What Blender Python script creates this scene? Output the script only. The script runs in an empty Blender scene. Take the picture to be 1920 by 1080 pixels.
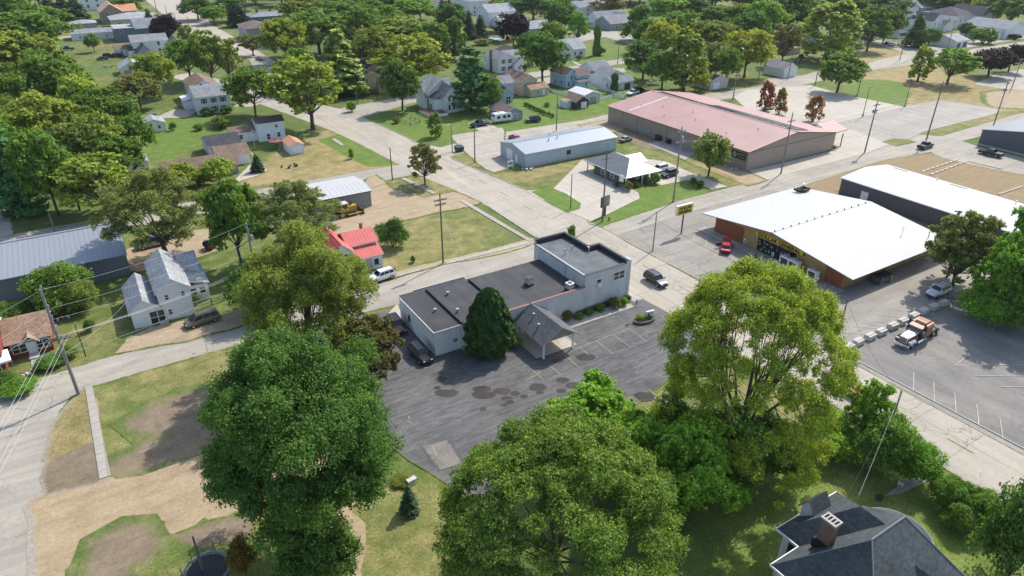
import bpy, bmesh, math, random
import numpy as np
from mathutils import Vector, Matrix

# ------------------------------------------------------------------ camera, world, sun, exposure
scene = bpy.context.scene
COL = scene.collection
CAMH = 54.0
F_PX, PITCH, ROLL, YAW = 1280.0, math.radians(28.4), math.radians(0.25), math.radians(31.9)
_cy, _sy = math.cos(YAW), math.sin(YAW)
FW = np.array([_sy*math.cos(PITCH), _cy*math.cos(PITCH), -math.sin(PITCH)])
_r0 = np.array([_cy, -_sy, 0.0]); _u0 = np.cross(_r0, FW)
RT = _r0*math.cos(ROLL) + _u0*math.sin(ROLL)
UP = -_r0*math.sin(ROLL) + _u0*math.cos(ROLL)
cam_data = bpy.data.cameras.new('camera'); cam = bpy.data.objects.new('camera', cam_data); COL.objects.link(cam)
cam.matrix_world = Matrix(((RT[0], UP[0], -FW[0], 0), (RT[1], UP[1], -FW[1], 0), (RT[2], UP[2], -FW[2], CAMH), (0, 0, 0, 1)))
cam_data.sensor_width = 36; cam_data.lens = 36*F_PX/1920; cam_data.clip_start = 1; cam_data.clip_end = 6000
scene.camera = cam

SUN_AZ, SUN_EL = math.radians(69), math.radians(47)      # azimuth from +Y towards +X
world = bpy.data.worlds.new('World'); scene.world = world; world.use_nodes = True
_nt = world.node_tree; _bg = _nt.nodes['Background']
_sky = _nt.nodes.new('ShaderNodeTexSky'); _sky.sky_type = 'NISHITA'; _sky.sun_disc = False
_sky.sun_elevation = SUN_EL; _sky.sun_rotation = SUN_AZ; _sky.air_density = 1.0; _sky.dust_density = 1.6; _sky.ozone_density = 1.0
_nt.links.new(_sky.outputs[0], _bg.inputs[0]); _bg.inputs[1].default_value = 0.15
_sd = bpy.data.lights.new('sun', 'SUN'); _sd.energy = 3.0; _sd.angle = math.radians(0.53); _sd.color = (1.0, 0.95, 0.87)
sun = bpy.data.objects.new('sun', _sd); COL.objects.link(sun)
_sv = Vector((math.sin(SUN_AZ)*math.cos(SUN_EL), math.cos(SUN_AZ)*math.cos(SUN_EL), math.sin(SUN_EL)))
sun.rotation_euler = _sv.to_track_quat('Z', 'Y').to_euler()
scene.view_settings.view_transform = 'Standard'; scene.view_settings.look = 'None'
scene.view_settings.exposure = 0.72; scene.view_settings.gamma = 1.0
scene.render.engine = 'CYCLES'
scene.cycles.max_bounces = 6; scene.cycles.diffuse_bounces = 3; scene.cycles.transmission_bounces = 3
scene.cycles.use_denoising = True
R = random.Random(7)

# ------------------------------------------------------------------ survey helpers
def P(px, py, z=0.0):
    """Ground (or height z) point seen at a photo pixel."""
    d = RT*(px-960)/F_PX + UP*(540-py)/F_PX + FW
    t = (z-CAMH)/d[2]
    return (float(d[0]*t), float(d[1]*t), z)
def project(x, y, z):
    v = np.array([x, y, z-CAMH]); d = float(v@FW)
    return 960+F_PX*float(v@RT)/d, 540-F_PX*float(v@UP)/d, d
def height_at(base, top_y):
    x, y, _ = base; lo, hi = 0.0, 50.0
    for _i in range(40):
        m = (lo+hi)/2
        if project(x, y, m)[1] > top_y: lo = m
        else: hi = m
    return lo
def tag(o, label=None, cat=None, group=None, kind=None):
    if label: o['label'] = label
    if cat: o['category'] = cat
    if group: o['group'] = group
    if kind: o['kind'] = kind
    return o
def thing(name, label, cat, loc=(0, 0, 0), rz=0.0, group=None):
    o = bpy.data.objects.new(name, None); COL.objects.link(o)
    o.empty_display_size = 0.3
    o.location = loc; o.rotation_euler = (0, 0, rz)
    return tag(o, label, cat, group)
def copy_tree(o, parent=None):
    c = o.copy(); COL.objects.link(c)
    if parent is not None:
        c.parent = parent
    for ch in list(o.children): copy_tree(ch, c)
    return c

class MB:
    """Mesh collector: verts, faces, material slot per face."""
    def __init__(s): s.v = []; s.f = []; s.m = []
    def face(s, pts, m=0):
        n = len(s.v); s.v += [tuple(p) for p in pts]; s.f.append(tuple(range(n, n+len(pts)))); s.m.append(m); return s
    def solid(s, pts, faces, m=0):
        n = len(s.v); s.v += [tuple(p) for p in pts]
        for f in faces: s.f.append(tuple(i+n for i in f)); s.m.append(m)
        return s
    def box(s, x0, y0, z0, x1, y1, z1, m=0):
        return s.solid([(x0,y0,z0),(x1,y0,z0),(x1,y1,z0),(x0,y1,z0),(x0,y0,z1),(x1,y0,z1),(x1,y1,z1),(x0,y1,z1)],
                       [(3,2,1,0),(4,5,6,7),(0,1,5,4),(1,2,6,5),(2,3,7,6),(3,0,4,7)], m)
    def tube(s, pts, rad, n=6, m=0, cap=True):
        pts = [Vector(p) for p in pts]
        if not hasattr(rad, '__len__'): rad = [rad]*len(pts)
        base = len(s.v); k = len(pts)
        for i, p in enumerate(pts):
            t = (pts[min(i+1, k-1)]-pts[max(i-1, 0)]).normalized()
            a = t.cross(Vector((0, 0, 1)))
            if a.length < 1e-3: a = Vector((1, 0, 0))
            a.normalize(); b = t.cross(a)
            for j in range(n):
                q = 2*math.pi*j/n
                s.v.append(tuple(p + (a*math.cos(q)+b*math.sin(q))*rad[i]))
        for i in range(k-1):
            for j in range(n):
                s.f.append((base+i*n+j, base+i*n+(j+1) % n, base+(i+1)*n+(j+1) % n, base+(i+1)*n+j)); s.m.append(m)
        if cap:
            s.f.append(tuple(base+j for j in reversed(range(n)))); s.m.append(m)
            s.f.append(tuple(base+(k-1)*n+j for j in range(n))); s.m.append(m)
        return s
    def cyl(s, c, r, h, n=12, m=0, r2=None, axis='z'):
        x, y, z = c
        d = {'z': (0, 0, h), 'x': (h, 0, 0), 'y': (0, h, 0)}[axis]
        return s.tube([(x, y, z), (x+d[0], y+d[1], z+d[2])], [r, r if r2 is None else r2], n, m)
    def build(s, name, mats, parent=None, smooth=False, bevel=0):
        me = bpy.data.meshes.new(name); me.from_pydata(s.v, [], s.f)
        if not isinstance(mats, (list, tuple)): mats = [mats]
        for x in mats: me.materials.append(x)
        if len(mats) > 1: me.polygons.foreach_set('material_index', s.m)
        bm = bmesh.new(); bm.from_mesh(me)
        bmesh.ops.remove_doubles(bm, verts=bm.verts, dist=1e-4) if bevel else None
        bmesh.ops.recalc_face_normals(bm, faces=bm.faces)
        if bevel:
            es = [e for e in bm.edges if len(e.link_faces) == 2 and e.calc_face_angle(0) > 0.35]
            bmesh.ops.bevel(bm, geom=es, offset=bevel, segments=2, affect='EDGES', profile=0.6)
        if smooth:
            for f in bm.faces: f.smooth = True
        bm.to_mesh(me); bm.free()
        o = bpy.data.objects.new(name, me); COL.objects.link(o)
        if parent is not None: o.parent = parent
        return o

# ------------------------------------------------------------------ materials
def _new(name):
    m = bpy.data.materials.new(name); m.use_nodes = True
    nt = m.node_tree; b = nt.nodes['Principled BSDF']
    return m, nt, b
def N(nt, typ, **kw):
    n = nt.nodes.new(typ)
    for k, v in kw.items():
        if k.startswith('i_'):
            n.inputs[k[2:].replace('_', ' ')].default_value = v
        else: setattr(n, k, v)
    return n
def coords(nt, sc=(1, 1, 1)):
    tc = N(nt, 'ShaderNodeTexCoord'); mp = N(nt, 'ShaderNodeMapping'); mp.inputs['Scale'].default_value = sc
    nt.links.new(tc.outputs['Object'], mp.inputs['Vector']); return mp.outputs[0]
def noise(nt, vec, scale, detail=4, rough=0.55, dist=0.0):
    n = N(nt, 'ShaderNodeTexNoise'); n.inputs['Scale'].default_value = scale; n.inputs['Detail'].default_value = detail
    n.inputs['Roughness'].default_value = rough; n.inputs['Distortion'].default_value = dist
    nt.links.new(vec, n.inputs['Vector']); return n.outputs['Fac']
def ramp(nt, fac, stops):
    r = N(nt, 'ShaderNodeValToRGB'); e = r.color_ramp.elements
    while len(e) < len(stops): e.new(0.5)
    for el, (p, c) in zip(e, stops):
        el.position = p; el.color = (c, c, c, 1) if not hasattr(c, '__len__') else (*c, 1)
    nt.links.new(fac, r.inputs[0]); return r.outputs[0]
def mix(nt, fac, a, b, mode='MIX'):
    n = N(nt, 'ShaderNodeMix', data_type='RGBA', blend_type=mode)
    for s, i in ((fac, 0), (a, 6), (b, 7)):
        if hasattr(s, 'is_output'): nt.links.new(s, n.inputs[i])
        elif i == 0: n.inputs[0].default_value = s
        else: n.inputs[i].default_value = (*s, 1)
    return n.outputs[2]
def math_n(nt, op, a, b=0.0, clamp=False):
    n = N(nt, 'ShaderNodeMath', operation=op, use_clamp=clamp)
    for i, s in enumerate((a, b)):
        if hasattr(s, 'is_output'): nt.links.new(s, n.inputs[i])
        else: n.inputs[i].default_value = s
    return n.outputs[0]
def bump(nt, b, h, strength=0.3, dist=0.05):
    n = N(nt, 'ShaderNodeBump'); n.inputs['Strength'].default_value = strength; n.inputs['Distance'].default_value = dist
    nt.links.new(h, n.inputs['Height']); nt.links.new(n.outputs[0], b.inputs['Normal'])
_mc = {}
def paint(name, col, rough=0.6, var=0.12, scale=1.5, metal=0.0, spec=0.4, ribs=None, rib_amt=0.35, rib_w=0.12, dirt=0.0, coat=0.0):
    """Painted / plain surface with uneven tone; ribs = (axis, period) draws seams, laps or siding."""
    if name in _mc: return _mc[name]
    m, nt, b = _new(name); v = coords(nt)
    f = noise(nt, v, scale, 5); g = noise(nt, v, scale*7, 3)
    f2 = ramp(nt, f, [(0.3, 1-var), (0.7, 1+var*0.6)])
    c = mix(nt, 1.0, col, f2, 'MULTIPLY')
    c = mix(nt, 1.0, c, ramp(nt, g, [(0.3, 1-var*0.5), (0.7, 1.0)]), 'MULTIPLY')
    if dirt:
        dn = noise(nt, coords(nt, (1, 1, 0.25)), 0.9, 6, 0.7)
        c = mix(nt, ramp(nt, dn, [(0.52, 0.0), (0.75, dirt)]), c, tuple(x*0.45 for x in col))
    if ribs:
        ax, per = ribs
        sx = N(nt, 'ShaderNodeSeparateXYZ'); nt.links.new(v, sx.inputs[0])
        fr = math_n(nt, 'FRACT', math_n(nt, 'DIVIDE', sx.outputs['XYZ'.index(ax)], per))
        line = math_n(nt, 'LESS_THAN', fr, rib_w)
        c = mix(nt, math_n(nt, 'MULTIPLY', line, rib_amt), c, tuple(x*0.35 for x in col))
        tri = math_n(nt, 'PINGPONG', fr, 0.5)
        bump(nt, b, tri, 0.25, per*0.12)
    nt.links.new(c, b.inputs['Base Color'])
    b.inputs['Roughness'].default_value = rough; b.inputs['Metallic'].default_value = metal
    b.inputs['Specular IOR Level'].default_value = spec
    if coat: b.inputs['Coat Weight'].default_value = coat; b.inputs['Coat Roughness'].default_value = 0.06
    _mc[name] = m; return m
def shingle(name, col, var=0.3):
    if name in _mc: return _mc[name]
    m, nt, b = _new(name); v = coords(nt)
    br = N(nt, 'ShaderNodeTexVoronoi', feature='F1'); br.inputs['Scale'].default_value = 3.2
    mp = coords(nt, (1, 1, 1.6)); nt.links.new(mp, br.inputs['Vector'])
    bw = N(nt, 'ShaderNodeRGBToBW'); nt.links.new(br.outputs['Color'], bw.inputs[0])
    c = mix(nt, 1.0, col, ramp(nt, bw.outputs[0], [(0.1, 1-var), (0.9, 1+var*0.5)]), 'MULTIPLY')
    c = mix(nt, 1.0, c, ramp(nt, noise(nt, v, 0.35, 5), [(0.3, 0.78), (0.7, 1.12)]), 'MULTIPLY')
    sx = N(nt, 'ShaderNodeSeparateXYZ'); nt.links.new(v, sx.inputs[0])
    fr = math_n(nt, 'FRACT', math_n(nt, 'DIVIDE', sx.outputs[2], 0.16))
    c = mix(nt, math_n(nt, 'MULTIPLY', math_n(nt, 'LESS_THAN', fr, 0.22), 0.32), c, tuple(x*0.4 for x in col))
    nt.links.new(c, b.inputs['Base Color']); b.inputs['Roughness'].default_value = 0.9; b.inputs['Specular IOR Level'].default_value = 0.2
    bump(nt, b, fr, 0.4, 0.03)
    _mc[name] = m; return m
def brick(name, col, mortar, scale=4.0):
    if name in _mc: return _mc[name]
    m, nt, b = _new(name)
    tc = N(nt, 'ShaderNodeTexCoord'); sx = N(nt, 'ShaderNodeSeparateXYZ'); nt.links.new(tc.outputs['Object'], sx.inputs[0])
    cb = N(nt, 'ShaderNodeCombineXYZ'); nt.links.new(math_n(nt, 'ADD', sx.outputs[0], sx.outputs[1]), cb.inputs[0]); nt.links.new(sx.outputs[2], cb.inputs[1])
    bt = N(nt, 'ShaderNodeTexBrick'); bt.inputs['Scale'].default_value = scale
    bt.inputs['Color1'].default_value = (*col, 1); bt.inputs['Color2'].default_value = (*[x*0.8 for x in col], 1); bt.inputs['Mortar'].default_value = (*mortar, 1)
    bt.inputs['Mortar Size'].default_value = 0.02
    nt.links.new(cb.outputs[0], bt.inputs['Vector'])
    c = mix(nt, 1.0, bt.outputs[0], ramp(nt, noise(nt, coords(nt, (1, 1, .4)), 0.7, 6, .65), [(0.3, 0.82), (0.7, 1.08)]), 'MULTIPLY')
    nt.links.new(c, b.inputs['Base Color']); b.inputs['Roughness'].default_value = 0.85
    bump(nt, b, bt.outputs['Fac'], -0.3, 0.02)
    _mc[name] = m; return m

def lawn_nodes(nt, green=(0.085, 0.125, 0.028), dry=(0.235, 0.185, 0.075), bias=0.5):
    v = coords(nt)
    a = noise(nt, v, 0.035, 6, 0.6); b_ = noise(nt, v, 0.35, 5, 0.65); c_ = noise(nt, v, 3.5, 4, 0.7)
    f_ = noise(nt, v, 1.3, 6, 0.75)
    t = math_n(nt, 'ADD', math_n(nt, 'ADD', math_n(nt, 'MULTIPLY', a, 0.45), math_n(nt, 'MULTIPLY', b_, 0.3)), math_n(nt, 'MULTIPLY', f_, 0.25))
    col = mix(nt, ramp(nt, t, [(bias-0.06, 0.0), (bias+0.09, 1.0)]), green, dry)
    col = mix(nt, 1.0, col, ramp(nt, b_, [(0.3, 0.8), (0.7, 1.15)]), 'MULTIPLY')
    return mix(nt, 1.0, col, ramp(nt, c_, [(0.25, 0.5), (0.75, 1.4)]), 'MULTIPLY'), c_
LAWN = dict(green=(0.105, 0.15, 0.032), dry=(0.26, 0.215, 0.09), bias=0.54)
def ground_mat(name, kind='lawn', **kw):
    """Surface whose ragged edge (attribute 'edge': 0 rim, 1 inside) breaks up into the surrounding lawn."""
    if name in _mc: return _mc[name]
    m, nt, b = _new(name); v = coords(nt)
    lawn, grain = lawn_nodes(nt, **LAWN)
    if 'around' in kw: lawn = mix(nt, 1.0, kw['around'], ramp(nt, noise(nt, v, 2.5, 4), [(0.3, .8), (0.7, 1.15)]), 'MULTIPLY')
    rough = 0.95
    if kind == 'lawn':
        col, grain = lawn_nodes(nt, **{k: q for k, q in kw.items() if k in ('green', 'dry', 'bias')})
    elif kind == 'dirt':
        c0, c1 = kw['c0'], kw['c1']
        col = mix(nt, ramp(nt, noise(nt, v, 0.35, 8, 0.72, 0.8), [(0.35, 0.0), (0.65, 1.0)]), c0, c1)
        st = noise(nt, coords(nt, kw.get('streak', (0.12, 1.2, 1))), 0.9, 5, 0.6)
        col = mix(nt, 1.0, col, ramp(nt, st, [(0.3, 0.86), (0.7, 1.1)]), 'MULTIPLY')
        col = mix(nt, 1.0, col, ramp(nt, noise(nt, v, 3.0, 6, 0.75), [(0.25, 0.66), (0.75, 1.2)]), 'MULTIPLY')
    else:   # paving
        c0, c1 = kw['c0'], kw['c1']
        col = mix(nt, ramp(nt, noise(nt, v, 0.12, 6, 0.6, 0.4), [(0.35, 0.0), (0.68, 1.0)]), c0, c1)
        st = noise(nt, coords(nt, kw.get('streak', (1, 0.08, 1))), 0.8, 6, 0.65, 0.3)
        a = kw.get('samt', 0.15)
        col = mix(nt, 1.0, col, ramp(nt, st, [(0.3, 1-a), (0.7, 1+a)]), 'MULTIPLY')
        col = mix(nt, 1.0, col, ramp(nt, noise(nt, v, 2.2, 5, 0.7), [(0.3, 0.88), (0.7, 1.08)]), 'MULTIPLY')
        if kw.get('cells'):
            cw = kw['cells']
            sx = N(nt, 'ShaderNodeSeparateXYZ'); nt.links.new(v, sx.inputs[0])
            jn = None
            for i in (0, 1):
                ln = math_n(nt, 'LESS_THAN', math_n(nt, 'FRACT', math_n(nt, 'DIVIDE', sx.outputs[i], cw)), 0.15/cw)
                jn = ln if jn is None else math_n(nt, 'MAXIMUM', jn, ln)
            col = mix(nt, math_n(nt, 'MULTIPLY', jn, 0.45), col, tuple(x*0.45 for x in c0))
        ck = kw.get('crack', 0.0)
        if ck:
            vo = N(nt, 'ShaderNodeTexVoronoi', feature='DISTANCE_TO_EDGE'); vo.inputs['Scale'].default_value = kw.get('cscale', 0.16)
            dv = N(nt, 'ShaderNodeVectorMath', operation='ADD'); nz = N(nt, 'ShaderNodeTexNoise'); nz.inputs['Scale'].default_value = 0.5; nz.inputs['Detail'].default_value = 5
            nt.links.new(v, nz.inputs['Vector']); nt.links.new(v, dv.inputs[0])
            sc = N(nt, 'ShaderNodeVectorMath', operation='SCALE'); sc.inputs['Scale'].default_value = 3.0
            nt.links.new(nz.outputs['Color'], sc.inputs[0]); nt.links.new(sc.outputs[0], dv.inputs[1]); nt.links.new(dv.outputs[0], vo.inputs['Vector'])
            ln = ramp(nt, vo.outputs['Distance'], [(0.004, 1.0), (0.014, 0.0)])
            gate = ramp(nt, noise(nt, v, 0.09, 3), [(0.42, 0.0), (0.55, 1.0)])
            k = math_n(nt, 'MULTIPLY', math_n(nt, 'MULTIPLY', ln, gate), ck)
            col = mix(nt, k, col, kw.get('ccol', tuple(x*0.35 for x in c0)))
        rough = kw.get('rough', 0.88)
    at = N(nt, 'ShaderNodeAttribute', attribute_name='edge')
    e = math_n(nt, 'ADD', at.outputs['Fac'], math_n(nt, 'MULTIPLY', math_n(nt, 'SUBTRACT', noise(nt, v, kw.get('escale', 0.9), 6, 0.7), 0.5), 1.7))
    fac = ramp(nt, e, [(0.42, 0.0), (0.52, 1.0)]) if kind != 'lawn' and not kw.get('soft') else ramp(nt, e, [(kw.get('edge', (.15, .85))[0], 0.0), (kw.get('edge', (.15, .85))[1], 1.0)])
    nt.links.new(mix(nt, fac, lawn, col), b.inputs['Base Color'])
    b.inputs['Roughness'].default_value = rough; b.inputs['Specular IOR Level'].default_value = 0.25
    bump(nt, b, grain, 0.5 if kind == 'lawn' else 0.12, 0.08 if kind == 'lawn' else 0.02)
    _mc[name] = m; return m
def leaf_mat(name, trans=0.42):
    """Foliage: the object's own colour, varied leaf by leaf; its alpha sets how much of the crown has yellowed."""
    m, nt, b = _new(name)
    oi = N(nt, 'ShaderNodeObjectInfo'); ge = N(nt, 'ShaderNodeNewGeometry'); v = coords(nt)
    rnd = ge.outputs['Random Per Island']
    c = mix(nt, 1.0, oi.outputs['Color'], ramp(nt, rnd, [(0.0, 0.6), (0.55, 1.0), (1.0, 1.5)]), 'MULTIPLY')
    n1 = noise(nt, v, 0.3, 4, 0.6)
    y = math_n(nt, 'ADD', n1, math_n(nt, 'MULTIPLY', math_n(nt, 'SUBTRACT', rnd, 0.5), 0.35))
    yf = math_n(nt, 'MULTIPLY', ramp(nt, y, [(0.42, 0.0), (0.72, 1.0)]), oi.outputs['Alpha'])
    warm = mix(nt, 1.0, c, (1.75, 1.38, 0.8), 'MULTIPLY')
    c = mix(nt, yf, c, warm)
    nt.links.new(c, b.inputs['Base Color']); b.inputs['Roughness'].default_value = 0.6; b.inputs['Specular IOR Level'].default_value = 0.08
    tr = N(nt, 'ShaderNodeBsdfTranslucent'); nt.links.new(mix(nt, 1.0, c, (1.1, 1.15, 0.55), 'MULTIPLY'), tr.inputs[0])
    ms = N(nt, 'ShaderNodeMixShader'); ms.inputs[0].default_value = trans
    out = nt.nodes['Material Output']
    nt.links.new(b.outputs[0], ms.inputs[1]); nt.links.new(tr.outputs[0], ms.inputs[2]); nt.links.new(ms.outputs[0], out.inputs[0])
    return m
LEAF = leaf_mat('foliage'); NEEDLE = leaf_mat('needles', 0.1)
BARK = paint('bark', (0.1, 0.085, 0.07), 0.9, 0.3, 3.0)
GLASS = paint('window_glass', (0.018, 0.022, 0.028), 0.08, 0.2, 0.8, spec=0.6)
WHITE = paint('white_trim', (0.78, 0.78, 0.77), 0.5, 0.06)
DARKTRIM = paint('dark_trim', (0.05, 0.05, 0.055), 0.5, 0.1)
GALV = paint('galvanised_steel', (0.42, 0.43, 0.44), 0.45, 0.12, metal=0.6)
BLACK = paint('black_rubber', (0.018, 0.018, 0.018), 0.8, 0.15)
YELLOWLINE = paint('yellow_line_paint', (0.40, 0.34, 0.19), 0.8, 0.4, 2.0)
WHITELINE = paint('faded_line_paint', (0.50, 0.47, 0.38), 0.8, 0.4, 2.0)
CONC = paint('bare_concrete', (0.42, 0.40, 0.36), 0.9, 0.15, 0.8)
# ------------------------------------------------------------------ ground sheets
def _dense(pts, step):
    out = []
    for i, a in enumerate(pts):
        b = pts[(i+1) % len(pts)]
        d = math.dist(a, b); k = max(1, int(d/step))
        for j in range(k): out.append((a[0]+(b[0]-a[0])*j/k, a[1]+(b[1]-a[1])*j/k))
    return out
def _area(p): return sum(p[i][0]*p[(i+1) % len(p)][1]-p[(i+1) % len(p)][0]*p[i][1] for i in range(len(p)))/2
_layer = [0.0]
def sheet(name, pts, mat, rim=0.6, wob=0.0, kind='structure', step=2.5, px=True, z=None):
    """A flat sheet; the rim (attribute edge = 0) is where its material frays into the lawn."""
    p = [P(*q)[:2] for q in pts] if px else [tuple(q) for q in pts]
    if _area(p) < 0: p.reverse()
    if wob:
        p = _dense(p, step)
        p = [(x+R.uniform(-wob, wob), y+R.uniform(-wob, wob)) for x, y in p]
    n = len(p); me = bpy.data.meshes.new(name)
    _layer[0] += 0.001
    zz = 0.01+_layer[0] if z is None else z
    if rim:
        out = []
        for i in range(n):
            a, b, c = Vector(p[i-1]), Vector(p[i]), Vector(p[(i+1) % n])
            t = (c-a); t = t.normalized() if t.length > 1e-6 else Vector((1, 0))
            out.append((b.x+t.y*rim, b.y-t.x*rim))
        v = [(x, y, zz) for x, y in p]+[(x, y, zz-0.004) for x, y in out]
        f = [tuple(range(n))]+[(i, i+n, (i+1) % n+n, (i+1) % n) for i in range(n)]
        e = [1.0]*n+[0.0]*n
    else:
        v = [(x, y, zz) for x, y in p]; f = [tuple(range(n))]; e = [1.0]*n
    me.from_pydata(v, [], f); me.materials.append(mat)
    at = me.attributes.new('edge', 'FLOAT', 'POINT'); at.data.foreach_set('value', e)
    o = bpy.data.objects.new(name, me); COL.objects.link(o)
    return tag(o, kind=kind)
def strips(name, segs, w, mat, px=True, z=None, kind='structure'):
    """Painted lines / thin slabs, one mesh: segs = ((a, b), ...)."""
    mb = MB(); _layer[0] += 0.001; zz = 0.01+_layer[0] if z is None else z
    for a, b in segs:
        a = Vector((P(*a) if px else (*a, 0))[:2]); b = Vector((P(*b) if px else (*b, 0))[:2])
        t = (b-a).normalized(); q = Vector((-t.y, t.x))*w/2
        mb.face([(*(a-q), zz), (*(b-q), zz), (*(b+q), zz), (*(a+q), zz)])
    return tag(mb.build(name, mat), kind=kind)
def kerb(name, pts, mat=None, w=0.16, h=0.14, px=True):
    mb = MB(); p = [Vector((P(*q) if px else (*q, 0))[:2]) for q in pts]
    for a, b in zip(p, p[1:]):
        t = (b-a).normalized(); q = Vector((-t.y, t.x))*w/2
        mb.solid([(*(a-q), 0), (*(b-q), 0), (*(b+q), 0), (*(a+q), 0), (*(a-q), h), (*(b-q), h), (*(b+q), h), (*(a+q), h)],
                 [(4, 5, 6, 7), (0, 1, 5, 4), (1, 2, 6, 5), (2, 3, 7, 6), (3, 0, 4, 7)])
    return tag(mb.build(name, mat or CONC), kind='structure')

M_LAWN = ground_mat('lawn', 'lawn', **LAWN)
M_GREEN = ground_mat('green_lawn', 'lawn', green=(0.115, 0.185, 0.03), dry=(0.17, 0.2, 0.05), bias=0.55)
M_DRY = ground_mat('dry_lawn', 'lawn', green=(0.20, 0.18, 0.06), dry=(0.33, 0.255, 0.12), bias=0.45)
M_MID = ground_mat('thin_lawn', 'lawn', green=(0.14, 0.17, 0.045), dry=(0.29, 0.235, 0.1), bias=0.5)
M_DIRT = ground_mat('tan_dirt', 'dirt', c0=(0.345, 0.265, 0.165), c1=(0.42, 0.335, 0.225))
M_BROWN = ground_mat('brown_soil', 'dirt', c0=(0.19, 0.147, 0.10), c1=(0.27, 0.21, 0.14), escale=0.6, soft=True)
M_VERGE = ground_mat('verge_soil', 'dirt', c0=(0.17, 0.13, 0.09), c1=(0.25, 0.20, 0.13), escale=0.6, soft=True, around=(0.29, 0.25, 0.19))
M_VDRY = ground_mat('verge_dry_grass', 'lawn', green=(0.19, 0.17, 0.06), dry=(0.32, 0.24, 0.12), bias=0.48, around=(0.29, 0.25, 0.19))
M_FIELD = ground_mat('brown_field_soil', 'dirt', c0=(0.31, 0.22, 0.125), c1=(0.25, 0.20, 0.105))
M_GRAVEL = ground_mat('gravel', 'dirt', c0=(0.36, 0.32, 0.27), c1=(0.46, 0.42, 0.35))
M_STREET = ground_mat('street_concrete', 'paving', c0=(0.415, 0.37, 0.30), c1=(0.35, 0.315, 0.26), streak=(1, 0.05, 1), samt=0.12, crack=0.6, cscale=0.2, cells=6.0)
M_ROAD = ground_mat('worn_asphalt', 'paving', c0=(0.37, 0.335, 0.275), c1=(0.30, 0.275, 0.235), streak=(0.06, 1, 1), samt=0.16, crack=0.6, escale=1.4)
M_LOT = ground_mat('lot_asphalt', 'paving', c0=(0.305, 0.28, 0.24), c1=(0.24, 0.222, 0.195), streak=(0.12, 0.7, 1), samt=0.16, crack=0.65, cscale=0.12)
M_DRIVE = ground_mat('tan_drive_dirt', 'dirt', c0=(0.33, 0.245, 0.145), c1=(0.41, 0.32, 0.205), around=(0.33, 0.29, 0.23))
M_WEDGE = ground_mat('near_grass', 'lawn', green=(0.12, 0.16, 0.035), dry=(0.25, 0.215, 0.085), bias=0.56, around=(0.36, 0.275, 0.17), edge=(0.4, 0.56))
M_YARD = ground_mat('yard_lawn', 'lawn', green=(0.145, 0.205, 0.04), dry=(0.28, 0.25, 0.09), bias=0.54)
M_LOTP = ground_mat('pale_lot_asphalt', 'paving', c0=(0.37, 0.34, 0.295), c1=(0.31, 0.285, 0.25), streak=(1, 0.1, 1), samt=0.12, crack=0.5)
M_LOTG = ground_mat('grey_lot_asphalt', 'paving', c0=(0.185, 0.175, 0.162), c1=(0.24, 0.225, 0.20), streak=(0.5, 0.12, 1), samt=0.22, crack=0.3)
M_DARKLOT = ground_mat('sealed_asphalt', 'paving', c0=(0.088, 0.087, 0.088), c1=(0.14, 0.137, 0.134), streak=(0.45, 2.6, 1), samt=0.4, crack=0.5, cscale=0.42, ccol=(0.22, 0.21, 0.195))
M_PAVE = ground_mat('pale_concrete', 'paving', c0=(0.46, 0.415, 0.345), c1=(0.41, 0.37, 0.31), streak=(1, 0.2, 1), samt=0.08, cells=4.5, rough=0.85)
M_WALK = ground_mat('sidewalk_concrete', 'paving', c0=(0.40, 0.37, 0.32), c1=(0.34, 0.31, 0.265), samt=0.1, cells=1.6)
M_PATCH = ground_mat('patched_asphalt', 'dirt', c0=(0.045, 0.042, 0.04), c1=(0.075, 0.068, 0.06), escale=1.2, around=(0.12, 0.115, 0.11))
M_PATCHB = ground_mat('brown_patch', 'dirt', c0=(0.06, 0.054, 0.049), c1=(0.085, 0.075, 0.066), escale=1.2, around=(0.14, 0.13, 0.12))
M_WORN = ground_mat('worn_lot_surface', 'dirt', c0=(0.17, 0.16, 0.145), c1=(0.24, 0.22, 0.19), escale=0.7, around=(0.10, 0.10, 0.103))

g = MB(); g.face([(-3000, -3000, 0), (3500, -3000, 0), (3500, 3500, 0), (-3000, 3500, 0)])
go = g.build('ground', M_LAWN); tag(go, kind='structure')
_a = go.data.attributes.new('edge', 'FLOAT', 'POINT'); _a.data.foreach_set('value', [1.0]*4)

# lawns of different tone
sheet('front_lawn', [(170,735),(460,648),(560,650),(560,760),(420,850),(340,860),(205,885)], M_MID, 1.5, 0.3)
sheet('vacant_lawn', [(620,440),(700,420),(868,378),(985,450),(830,492),(735,515),(700,470)], M_MID, 1.0, 0.2)
sheet('corner_dry_lawn', [(462,345),(520,290),(620,245),(735,302),(730,312),(560,340)], M_DRY, 2.5, 0.4)
sheet('corner_green_strip', [(600,262),(640,252),(735,302),(728,310),(690,312)], M_GREEN, 2.5, 0.4)
sheet('garden_lawn', [(270,232),(330,215),(420,225),(500,228),(470,262),(385,262),(300,305),(280,300)], M_GREEN, 2.0, 0.4)
sheet('house_lawn', [(672,217),(715,240),(755,258),(785,268),(870,262),(1000,240),(1150,208),(1100,190),(1000,180),(900,190),(780,190),(700,205)], M_GREEN, 1.0, 0.2)
sheet('far_lawn', [(1000,180),(1110,150),(1140,165),(1190,150),(1170,200),(1030,225)], M_GREEN, 2.0, 0.4)
sheet('park_lawn', [(1050,120),(1090,88),(1140,82),(1250,110),(1200,150),(1120,140)], M_GREEN, 2.0, 0.4)
sheet('dry_field', [(1560,150),(1690,115),(1800,130),(1840,160),(1920,175),(1920,205),(1860,210),(1700,203),(1690,190),(1620,170)], M_DRY, 2.5, 0.5)
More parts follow.
